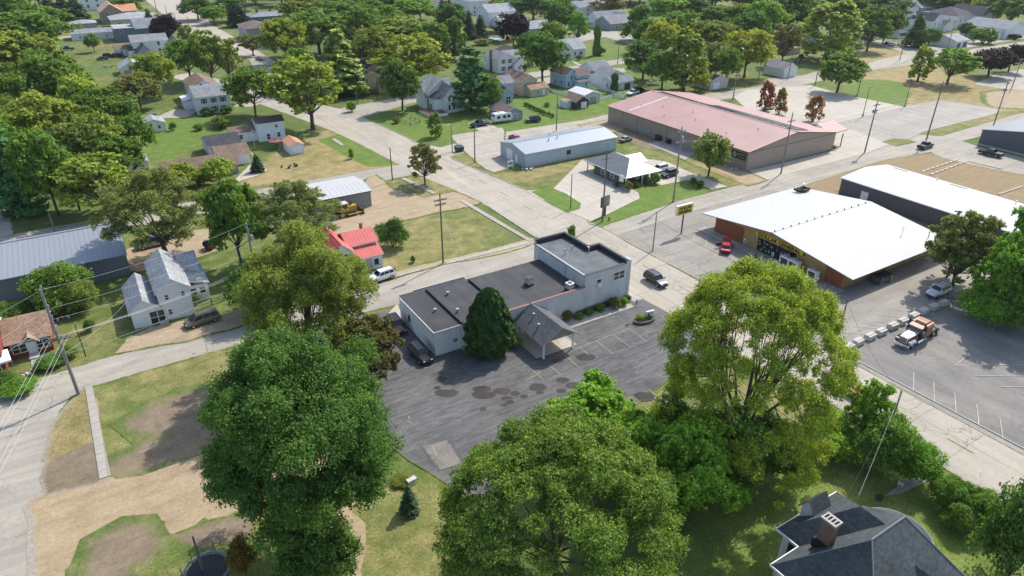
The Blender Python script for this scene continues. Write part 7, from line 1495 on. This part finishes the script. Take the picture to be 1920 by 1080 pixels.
COLS = {  # rgb, alpha = share of the crown that has yellowed
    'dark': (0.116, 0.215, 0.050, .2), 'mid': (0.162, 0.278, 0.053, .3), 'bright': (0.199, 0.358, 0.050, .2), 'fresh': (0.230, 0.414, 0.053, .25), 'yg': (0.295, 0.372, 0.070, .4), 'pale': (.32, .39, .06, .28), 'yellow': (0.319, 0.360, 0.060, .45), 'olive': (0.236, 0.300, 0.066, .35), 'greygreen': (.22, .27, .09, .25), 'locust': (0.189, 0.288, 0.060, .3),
    'brown': (0.212, 0.222, 0.078, .4), 'cedar': (.15, .14, .05, .35), 'purple': (0.044, 0.029, 0.036, 0.0), 'spruce': (0.072, 0.126, 0.058, .05), 'pine': (0.098, 0.219, 0.072, .1), 'cone': (0.055, 0.122, 0.029, .05), 'redmaple': (0.364, 0.133, 0.091, .3), 'rust': (0.351, 0.212, 0.085, .4), 'orange': (.24, .17, .05, .5)}
def tree(key, px, base_y, top_y, wpx, col, label, cat='tree', name=None, group=None, jit=.12, zoff=0.0):
    p = P(px, base_y); h = height_at(p, top_y); _, _, d = project(p[0], p[1], h*.5); w = wpx*d/F_PX*(1.1 if base_y < 200 else 1.0)
    if key in ('broad', 'broad2', 'broad3'): key = R.choice(('broad', 'broad2', 'broad3', 'broad4', 'broad5', 'loose'))
    me, tm, mh, mw = kind_mesh(key); kind = SPECS[key][0]
    name = name or {'bush': 'shrub', 'pine': 'pine_tree', 'spruce': 'spruce_tree', 'cone': 'arborvitae', 'column': 'columnar_tree'}.get(kind, 'deciduous_tree')
    # the crown's apparent top is its near upper shoulder, so trim the height a little
    hz = h*(.97 if kind in ('broad', 'round', 'locust', 'vase', 'loose') else 1.0)
    o = thing(name, label, cat, (p[0], p[1], zoff), R.uniform(0, 6.283), group); o.scale = (w/mw, w/mw, hz/mh)
    c = bpy.data.objects.new('crown' if kind != 'bush' else 'foliage', me); COL.objects.link(c); c.parent = o
    t = bpy.data.objects.new('trunk' if kind != 'bush' else 'stems', tm); COL.objects.link(t); t.parent = o
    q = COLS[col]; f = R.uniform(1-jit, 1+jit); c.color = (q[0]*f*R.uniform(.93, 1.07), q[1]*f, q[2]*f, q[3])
    return o
T = tree
# near
T('bigmaple', 600, 1030, 640, 350, 'dark', 'huge dark green maple in front of the sealed lot and the tan driveway', jit=.02)
T('biglocust', 1040, 1120, 812, 450, 'locust', 'wide feathery yellowish locust tree at the near end of the sealed lot', jit=.02)
T('bigvase', 1372, 880, 505, 335, 'pale', 'large spreading yellow green tree with visible limbs beside the main street', jit=.02)
T('bigash', 590, 700, 436, 240, 'olive', 'yellow olive tree hiding the front road left of the grey building', jit=.02)
T('nearloose', 690, 735, 598, 145, 'cedar', 'bronze olive tree with drooping sprays at the left corner of the sealed lot', jit=.02)
T('nearcone', 918, 658, 543, 92, 'cone', 'dense dark green cone of arborvitae beside the canopy of the grey building', jit=.02)
T('nearbroad', 1110, 880, 733, 190, 'fresh', 'bright green small tree at the lot edge behind the feathery locust', jit=.02)
T('nearbroad', 1262, 975, 798, 205, 'fresh', 'bright green small tree between the feathery locust and the big yard', jit=.02)
T('nearbush', 1185, 880, 800, 110, 'fresh', 'fresh green shrub squeezed between the two small bright trees', 'shrub')
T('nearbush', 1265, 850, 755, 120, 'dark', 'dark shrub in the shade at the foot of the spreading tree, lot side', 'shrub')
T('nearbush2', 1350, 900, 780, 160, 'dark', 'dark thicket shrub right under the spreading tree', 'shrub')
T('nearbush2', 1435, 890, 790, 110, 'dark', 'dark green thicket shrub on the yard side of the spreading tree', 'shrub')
T('nearloose', 1612, 835, 718, 85, 'fresh', 'fresh lime green sapling tree by the dark red pickup', jit=.02)
T('nearbush', 1555, 845, 790, 105, 'fresh', 'fresh green street side shrub below the lime sapling', 'shrub')
T('nearbush2', 1645, 875, 785, 110, 'mid', 'green street side shrub at the foot of the grey pole', 'shrub')
T('nearbush', 1705, 900, 830, 85, 'bright', 'twiggy bright green shrub at the street end of the old path', 'shrub')
T('nearbush2', 1775, 950, 900, 75, 'mid', 'round green hedge shrub right of the old path', 'shrub')
T('nearbush', 1830, 978, 925, 80, 'mid', 'green hedge shrub along the street near the corner tree', 'shrub')
T('nearbush2', 1885, 1085, 925, 140, 'dark', 'dark green low branched corner tree at the bottom right', name='deciduous_tree')
T('nearbush', 1795, 992, 950, 60, 'mid', 'low green hedge shrub bordering the near lawn', 'shrub')
T('spruce', 769, 958, 912, 36, 'spruce', 'tiny spruce at the edge of the near lawn'); T('nearbush', 462, 1075, 1010, 50, 'orange', 'small orange leaved shrub at the foot of the huge maple', 'shrub'); T('nearbush2', 600, 1078, 985, 150, 'dark', 'dark shrub under the near side of the huge maple', 'shrub')
# right trees
T('nearloose', 1782, 546, 400, 125, 'greygreen', 'airy olive tree over the silver white suv', jit=.02); T('nearbroad', 1872, 600, 440, 122, 'bright', 'bushy bright green tree at the truck lot corner', jit=.02); T('nearbroad', 1912, 560, 380, 115, 'bright', 'green tree cut by the right edge at the white roofed shed', jit=.02); T('nearbush', 1838, 602, 540, 90, 'bright', 'green shrub at the foot of the bushy trees by the truck lot', 'shrub'); T('nearbush2', 1890, 605, 530, 120, 'mid', 'dark green shrub at the right edge of the truck lot', 'shrub'); T('nearloose', 1775, 520, 420, 80, 'greygreen', 'thin grey green tree at the store roof corner', jit=.02)
T('nearbroad', 1930, 610, 440, 120, 'fresh', 'light green tree cut by the right edge above the truck lot')
# mid left
T('willow', 315, 487, 318, 195, 'greygreen', 'grey green willowy tree beside the long steel shed', jit=.02); T('nearbroad', 455, 505, 338, 105, 'mid', 'dark leafy tree in the dirt yard beside the red tractor', jit=.02); T('willow', 560, 480, 343, 165, 'greygreen', 'grey green tree over the corner of the machine shed', jit=.02)
T('nearbush', 737, 463, 412, 56, 'dark', 'round dark bush beside the red roofed house', 'shrub'); T('nearbush', 122, 575, 498, 108, 'mid', 'large round bush against the long steel shed', 'shrub'); T('nearbush2', 160, 580, 530, 60, 'olive', 'brownish bush beside the round bush at the long steel shed', 'shrub'); T('nearbush2', 500, 585, 500, 120, 'dark', 'dark tree mass left of the yellow olive tree', 'shrub')
T('loose', 797, 346, 270, 64, 'brown', 'small bronze green street tree on the corner verge'); T('loose2', 587, 242, 106, 146, 'yg', 'broad yellow green tree standing on the corner by the white farmhouse'); T('broad', 480, 218, 125, 98, 'mid', 'green tree between the shuttered house and the corner tree')
T('round', 345, 357, 306, 62, 'yg', 'round clipped yellow green tree left of the brick steps'); T('round', 414, 347, 297, 62, 'yg', 'round clipped yellow green tree right of the brick steps'); T('spruce', 484, 322, 290, 26, 'spruce', 'small dark spruce at the ranch house drive')
T('bush', 375, 348, 325, 40, 'mid', 'dark shrub between the round clipped trees', 'shrub')
T('broad2', 205, 408, 290, 155, 'yg', 'tall yellowing maple in front of the ranch house end'); T('spruce', 47, 400, 225, 80, 'pine', 'tall dark pine beside the gravel track'); T('broad3', 110, 404, 245, 105, 'mid', 'green maple beside the tall dark pine'); T('broad', 190, 330, 215, 125, 'olive', 'dense olive maple above the yellowing maple'); T('broad2', 85, 290, 172, 130, 'yg', 'yellow topped maple below the purple tree'); T('broad3', 205, 262, 165, 120, 'mid', 'dark green maple right of the yellow topped maple')
T('broad', 50, 175, 58, 130, 'olive', 'large olive tree on the left edge above the mobile home'); T('broad2', 118, 205, 95, 130, 'mid', 'green tree right of the large olive tree'); T('broad3', 130, 198, 141, 84, 'purple', 'purple leaved tree above the yellow topped maple'); T('broad', 62, 110, 20, 135, 'mid', 'large green tree near the top left corner'); T('broad2', 20, 75, -20, 110, 'mid', 'green tree cut by the top left corner'); T('broad3', 15, 330, 215, 90, 'mid', 'green maple on the left edge over the tall dark pine'); T('broad', 20, 260, 180, 80, 'olive', 'olive maple on the left edge under the mobile home')
T('broad2', 265, 205, 138, 84, 'brown', 'brownish green tree above the small white outbuilding'); T('broad3', 300, 182, 98, 70, 'yg', 'yellow green tree right of the twin door garage'); T('broad', 358, 155, 74, 76, 'mid', 'dark green tree behind the shuttered house'); T('loose', 400, 160, 55, 62, 'olive', 'thin tree with reddish top by the far avenue'); T('loose2', 432, 158, 68, 50, 'olive', 'thin olive tree beside the reddish topped tree')
T('broad2', 316, 84, 26, 54, 'purple', 'purple tree beside the slate blue house'); T('spruce', 284, 56, 17, 22, 'spruce', 'dark spruce behind the purple tree'); T('loose', 352, 86, 46, 28, 'olive', 'small open olive tree at the avenue corner'); T('round', 178, 98, 62, 26, 'mid', 'small green tree on the far left lawn'); T('broad3', 241, 34, -15, 62, 'mid', 'wide green tree beside the tan stone house')
T('spruce', 98, 34, -10, 38, 'spruce', 'dark conifer at the far left top, first of the row'); T('spruce', 124, 36, -10, 34, 'spruce', 'dark conifer standing left of the white gable house'); T('spruce', 148, 38, -10, 36, 'spruce', 'dark conifer just left of the stone house'); T('bush', 152, 63, 50, 18, 'mid', 'round shrub by the far garage', 'shrub')
T('loose2', 475, 104, 64, 46, 'brown', 'small bronze tree at the avenue bend'); T('broad', 372, 38, -8, 62, 'dark', 'dark tree on the far side of the avenue'); T('broad2', 402, 46, 12, 42, 'bright', 'bright green tree beside the dark avenue tree'); T('broad3', 430, 40, -8, 56, 'dark', 'dark tree left of the dark blue house'); T('spruce', 450, 50, 2, 42, 'spruce', 'tall conifer left of the dark blue house'); T('spruce', 510, 46, 18, 20, 'spruce', 'small spruce in front of the dark blue house')
T('broad', 538, 122, 34, 82, 'yg', 'yellow tipped green tree before the grey avenue house'); T('broad2', 600, 104, 15, 120, 'mid', 'large spreading green tree at the centre left'); T('broad3', 575, 80, -5, 90, 'olive', 'olive tree behind the large spreading green tree'); T('spruce', 642, 178, 56, 92, 'olive', 'olive conifer shaped tree beside the broad yellow green corner tree'); T('broad2', 690, 100, 8, 80, 'mid', 'green tree at the centre with low forked trunk')
T('broad3', 775, 165, 64, 132, 'yellow', 'yellowing maple behind the victorian house'); T('broad', 762, 108, 32, 118, 'olive', 'olive maple behind the yellowing maple'); T('broad2', 776, 42, -5, 84, 'bright', 'bright round maple at the top centre'); T('round', 755, 208, 111, 72, 'dark', 'egg shaped dark green tree left of the victorian house'); T('pine', 884, 208, 90, 80, 'pine', 'large bluish green pine right of the victorian house'); T('upright', 850, 112, 34, 52, 'mid', 'upright green maple above the large pine'); T('spruce', 830, 45, 0, 26, 'spruce', 'dark narrow conifer at the top centre')
T('spruce', 880, 74, 21, 24, 'spruce', 'dark spruce left of its twin by the board fence'); T('spruce', 901, 70, 29, 26, 'spruce', 'dark spruce right of its twin by the board fence'); T('broad', 962, 94, 24, 60, 'purple', 'wide purple tree beside the round pool'); T('broad2', 1017, 160, 60, 80, 'dark', 'dark green tree before the light blue house'); T('loose', 1082, 84, 22, 42, 'bright', 'light green tree above the white bungalow'); T('broad3', 1052, 76, 0, 62, 'dark', 'dark tree left of the light green tree'); T('broad', 1000, 40, -12, 90, 'dark', 'broad dark tree at the top behind the pale blue house'); T('broad2', 945, 34, 5, 50, 'mid', 'green tree above the wide purple tree')
T('column', 1118, 104, 47, 14, 'dark', 'tall narrow columnar tree on the park lawn'); T('column', 1151, 173, 137, 14, 'cone', 'narrow evergreen in front of the low white house'); T('round', 1127, 104, 88, 16, 'dark', 'small round tree at the foot of the columnar tree'); T('upright', 1196, 76, 10, 56, 'mid', 'green tree right of the far crossing'); T('broad3', 1140, 33, -15, 60, 'brown', 'brownish tree at the top beside the far crossing')
T('broad', 1240, 122, 36, 78, 'yellow', 'yellow tree left of the tall yellowing trees'); T('broad2', 1205, 150, 74, 78, 'dark', 'very dark tree over the yard clutter'); T('upright', 1280, 172, 58, 84, 'yg', 'tall yellow green tree directly behind the red roofed hall'); T('loose', 1330, 150, 78, 62, 'greygreen', 'thin greyish tree amid the tall yellowing trees'); T('broad3', 1395, 145, 54, 82, 'yellow', 'bright yellow tree at the road bend'); T('broad', 1330, 110, 38, 74, 'olive', 'olive tree behind the greyish tree'); T('broad2', 1360, 160, 90, 50, 'mid', 'green tree above the black roofed shed'); T('broad', 1250, 50, -12, 90, 'bright', 'round bright green tree at the top right of centre'); T('broad2', 1300, 52, -10, 60, 'dark', 'dark green tree at the top right of centre'); T('broad3', 1345, 60, 10, 74, 'mid', 'grey green tree above the yellow road bend tree')
T('loose2', 1465, 124, 42, 56, 'brown', 'olive brown tree beside the small pale cabin'); T('upright', 1548, 112, 4, 108, 'yg', 'very tall yellow green poplar at the upper right'); T('broad', 1625, 96, 12, 68, 'mid', 'dark green maple right of the tall poplar'); T('broad2', 1475, 66, -15, 74, 'dark', 'dark tree left of the tall poplar'); T('broad3', 1430, 76, 0, 70, 'bright', 'green tree above the olive brown tree'); T('round', 1569, 174, 99, 76, 'mid', 'round street tree on the corner of the pale rear lot')
T('round', 1328, 330, 248, 70, 'olive', 'dark olive tree on the verge beside the red roofed hall'); T('upright', 1433, 208, 153, 30, 'redmaple', 'red maple left of its neighbour on the pale lot'); T('upright', 1460, 214, 166, 26, 'rust', 'russet maple between the red maple and the bronze maple'); T('upright', 1524, 228, 179, 34, 'rust', 'bronze maple nearest the hall porch on the pale lot')
T('upright', 1720, 153, 88, 40, 'yg', 'thin yellow green tree in the dry field'); T('loose2', 1775, 158, 90, 76, 'bright', 'light green multi stemmed tree in the dry field'); T('round', 1852, 144, 90, 68, 'purple', 'wide purple tree at the far right road'); T('round', 1890, 135, 83, 46, 'purple', 'smaller purple tree behind the wide purple tree')
T('spruce', 1712, 88, 26, 38, 'dark', 'dark pine before the porch house, left of the white tall house'); T('broad', 1738, 92, 52, 34, 'mid', 'green tree left of the three bay garage'); T('round', 1810, 70, 42, 28, 'dark', 'dark round tree beside the white tall house'); T('bush', 1842, 82, 52, 42, 'mid', 'wide green shrub behind the three bay garage', 'shrub'); T('bush2', 1853, 82, 66, 22, 'greygreen', 'grey green shrub right of the wide green shrub', 'shrub'); T('bush', 1902, 74, 64, 20, 'purple', 'purple shrub by the low white shed', 'shrub'); T('broad2', 1888, 56, -12, 74, 'dark', 'large dark tree before the white barn'); T('broad3', 1795, 22, -15, 60, 'dark', 'dark tree at the top above the charcoal roofs'); T('broad', 1660, 42, -12, 70, 'dark', 'dark tree above the porch house'); T('broad2', 1590, 32, -15, 70, 'mid', 'green tree above the tall poplar'); T('broad3', 1840, 34, -8, 34, 'yg', 'yellowish tree beside the top white house'); T('broad', 1720, 24, -15, 80, 'dark', 'dark tree above the far pale grey house')
for i, (x, y, w, c) in enumerate([(480,8,70,'dark'),(530,12,60,'mid'),(575,6,60,'dark'),(640,22,70,'bright'),(700,22,60,'dark'),(735,12,60,'mid'),(815,14,50,'dark'),(860,8,50,'mid'),(905,12,50,'dark'),(970,12,60,'mid'),(1040,12,50,'dark'),(1100,14,50,'mid'),(1180,10,55,'dark'),(1225,14,50,'mid'),(1285,10,60,'olive'),(1340,16,60,'mid'),(1390,20,60,'dark'),(1420,12,55,'olive'),(1530,16,60,'dark'),(1570,8,60,'mid'),(1625,16,60,'dark'),(1690,12,60,'mid'),(1750,8,60,'dark'),(1850,8,50,'dark'),(1905,12,60,'mid'),(30,20,70,'mid'),(75,12,60,'olive'),(180,6,60,'mid'),(460,20,50,'mid'),(930,4,50,'mid'),(1470,10,60,'mid'),(1650,4,50,'olive')]):
    T(('broad', 'broad2', 'broad3')[i % 3], x, y, y-48, w, c, 'one of the distant trees crowding the top edge of the photo', group='distant trees along the top edge')
rr_ = random.Random(31)
for i in range(70):
    x = rr_.uniform(-10, 1925); y = rr_.uniform(-12, 38) if i % 2 else rr_.uniform(-8, 18)
    if x < 460 or 1090 < x < 1240 and y > 12: continue
    T(('broad', 'broad2', 'broad3', 'loose', 'upright')[i % 5], x, y, y-rr_.uniform(34, 52), rr_.uniform(46, 72), ('dark', 'mid', 'dark', 'olive', 'mid', 'bright')[i % 6], 'one of the distant trees crowding the top edge of the photo', group='distant trees along the top edge')
for (x, y, t, w, c, lb) in [(60,345,250,95,'mid','green maple filling the gap left of the dense olive maple'),(150,395,300,90,'olive','olive maple between the tall dark pine and the yellowing maple'),(20,225,120,90,'mid','green tree under the large olive tree on the left edge'),(165,235,140,80,'yg','yellow green maple between the purple tree and the small outbuilding'),(85,60,10,80,'mid','green tree below the conifer row at the far left'),(265,300,215,70,'mid','green maple behind the narrow slate roofed shed'),(235,345,255,90,'mid','dark maple right of the dense olive maple'),(30,140,60,80,'olive','olive tree just above the mobile home'),
    (610,60,-5,80,'dark','dark tree behind the large spreading green tree'),(655,70,0,70,'mid','green tree left of the pale low roof'),(720,75,10,80,'mid','green tree between the forked tree and the bright maple'),(705,140,50,80,'olive','olive tree above the yellow house'),(560,170,90,70,'mid','green tree behind the broad corner tree'),(810,120,40,60,'mid','green maple at the right shoulder of the yellowing maple'),(850,70,5,60,'dark','dark tree above the upright maple'),(920,210,140,50,'mid','green tree wedged between the pine and the blue grey house'),(1265,100,20,70,'mid','green tree behind the yellow tree'),(1400,100,20,70,'dark','dark tree behind the bright yellow tree'),(1240,170,95,70,'mid','shaded green tree at the hall corner'),(1450,60,0,60,'mid','green tree above the shaded grey house'),(1510,60,-10,70,'mid','green tree behind the tall poplar'),(1655,80,10,60,'dark','dark green tree left of the porch house'),(1770,30,-15,60,'dark','dark tree right above the white tall house'),(1380,60,5,60,'olive','olive tree above the yellow trees'),(1215,100,35,60,'mid','green tree behind the very dark tree'),(1035,100,40,50,'mid','green tree left of the white bungalow'),(990,120,60,50,'dark','dark tree behind the white shuttered house')]:
    T(('broad', 'broad2', 'broad3')[int(x) % 3], x, y, t, w, c, lb)
# garden shrubs
for k, (x, y) in enumerate([(987,199),(994,203),(1001,206),(1008,209),(1014,212),(1021,215),(1029,217),(1036,220)]):
    T('bush', x, y, y-7.5, 10, 'dark', 'small clipped bush in the row on the tan house lawn', 'shrub', group='clipped bushes in a garden row')
T('upright', 1060*0+817, 257, 212, 30, 'mid', 'young green tree before the victorian deck'); T('bush', 743, 231, 219, 16, 'brown', 'reddish shrub on the corner lawn', 'shrub'); T('upright', 659, 298, 279, 10, 'mid', 'thin staked sapling on the dry corner lawn')
for (x, y, w, h, c, lb) in [(1300,347,16,14,'dark','dark clipped bush left of its twin at the office lawn point'),(1313,352,16,14,'dark','dark clipped bush right of its twin at the office lawn point'),(1228,345,20,20,'mid','round shrub at the office corner by the blue grey suv'),(1213,346,18,14,'dark','dark shrub in the office bed'),(1177,357,20,18,'brown','reddish shrub at the office porch'),(1192,351,16,10,'mid','low shrub in the office bed'),(1155,350,14,10,'mid','low shrub left of the office porch'),(1563,281,10,8,'mid','small shrub at the hall porch corner'),
    (660,210,18,20,'bright','pale green shrub under the broad corner tree'),(520,212,0,0,'',''),(390,216,28,14,'dark','dark foundation shrub at the shuttered house, left'),(425,213,28,14,'dark','dark foundation shrub at the shuttered house, right'),(374,244,22,12,'mid','round shrub on the garden lawn'),(325,245,16,16,'mid','small upright shrub on the garden lawn'),(415,240,40,22,'olive','loose shrub at the farmhouse link'),(690,500,0,0,'',''),
    (775,492,10,12,'mid','tiny sapling on the vacant lawn'),(966,649,26,18,'greygreen','silvery shrub beside the canopy'),(890,662,40,14,'dark','dark shrub in the kerbed bed of the cone tree'),(1063,600,20,18,'brown','purplish shrub at the red wall planter'),(1085,597,18,10,'bright','low green plants under the wall planter'),(1105,590,16,10,'mid','low plants along the grey brick wall'),(1125,583,18,12,'mid','shrub along the grey brick wall'),(1152,577,22,20,'brown','purple brown shrub near the street end of the grey wall'),(1168,572,18,14,'bright','bright green shrub at the street end of the grey wall'),(1177,565,12,12,'brown','small dark shrub at the street corner of the grey building'),
    (1200,603,20,12,'yg','yellowish shrub in the oval planter'),(1214,600,18,12,'greygreen','bluish shrub in the oval planter'),(1072,447,20,24,'mid','pointed evergreen behind the street block parapet'),(170,620,20,20,'dark','dark shrub on the lawn left of the white cross roofed house'),(20,600,60,30,'mid','shrubs behind the red cottage'),(60,590,40,26,'dark','dark shrub behind the tan shingled roof'),(95,685,50,16,'mid','low hedge beside the red cottage path'),(130,672,36,20,'mid','shrub at the foot of the road bend pole'),(40,735,60,20,'bright','leafy garden bed under the overhead wires'),(10,720,40,20,'dark','dark garden plants by the tent'),(370,570,14,16,'mid','small palm like plant at the white cross roofed house'),(1190,188,16,10,'bright','pale shrub by the picket fence'),(1090,147,14,14,'brown','russet shrub beside the light blue house'),(1106,153,12,10,'mid','green shrub at the white fence start'),(1085,113,10,10,'brown','small shrub at the bungalow porch'),(935,205,0,0,'',''),(1026,200,14,8,'mid','vegetable row behind the timber shed'),(895,66,0,0,'',''),(905,85,30,12,'olive','shrubs before the board fence'),(1258,0,0,0,'',''),(1502,113,12,12,'dark','dark shrub amid the yard clutter'),(770,200,0,0,'',''),(1650,560,0,0,'',''),(755,905,40,10,'olive','weeds along the near lot edge'),(640,1010,0,0,'','')]:
    if w: T('nearbush' if y > 480 else R.choice(('bush', 'bush2')), x, y, y-h, w, c, lb, 'shrub')

# ------------------------------------------------------------------ thin air haze round everything in view
m_, nt_, b_ = _new('haze_air'); nt_.nodes.remove(b_)
pv = nt_.nodes.new('ShaderNodeVolumePrincipled'); pv.inputs['Color'].default_value = (.86, .9, .95, 1); pv.inputs['Density'].default_value = 0.00006; pv.inputs['Anisotropy'].default_value = 0.3
nt_.links.new(pv.outputs[0], nt_.nodes['Material Output'].inputs['Volume'])
hz = MB(); hz.box(-900, -300, -1.0, 1500, 1500, 60.0); tag(hz.build('haze', m_), kind='stuff')
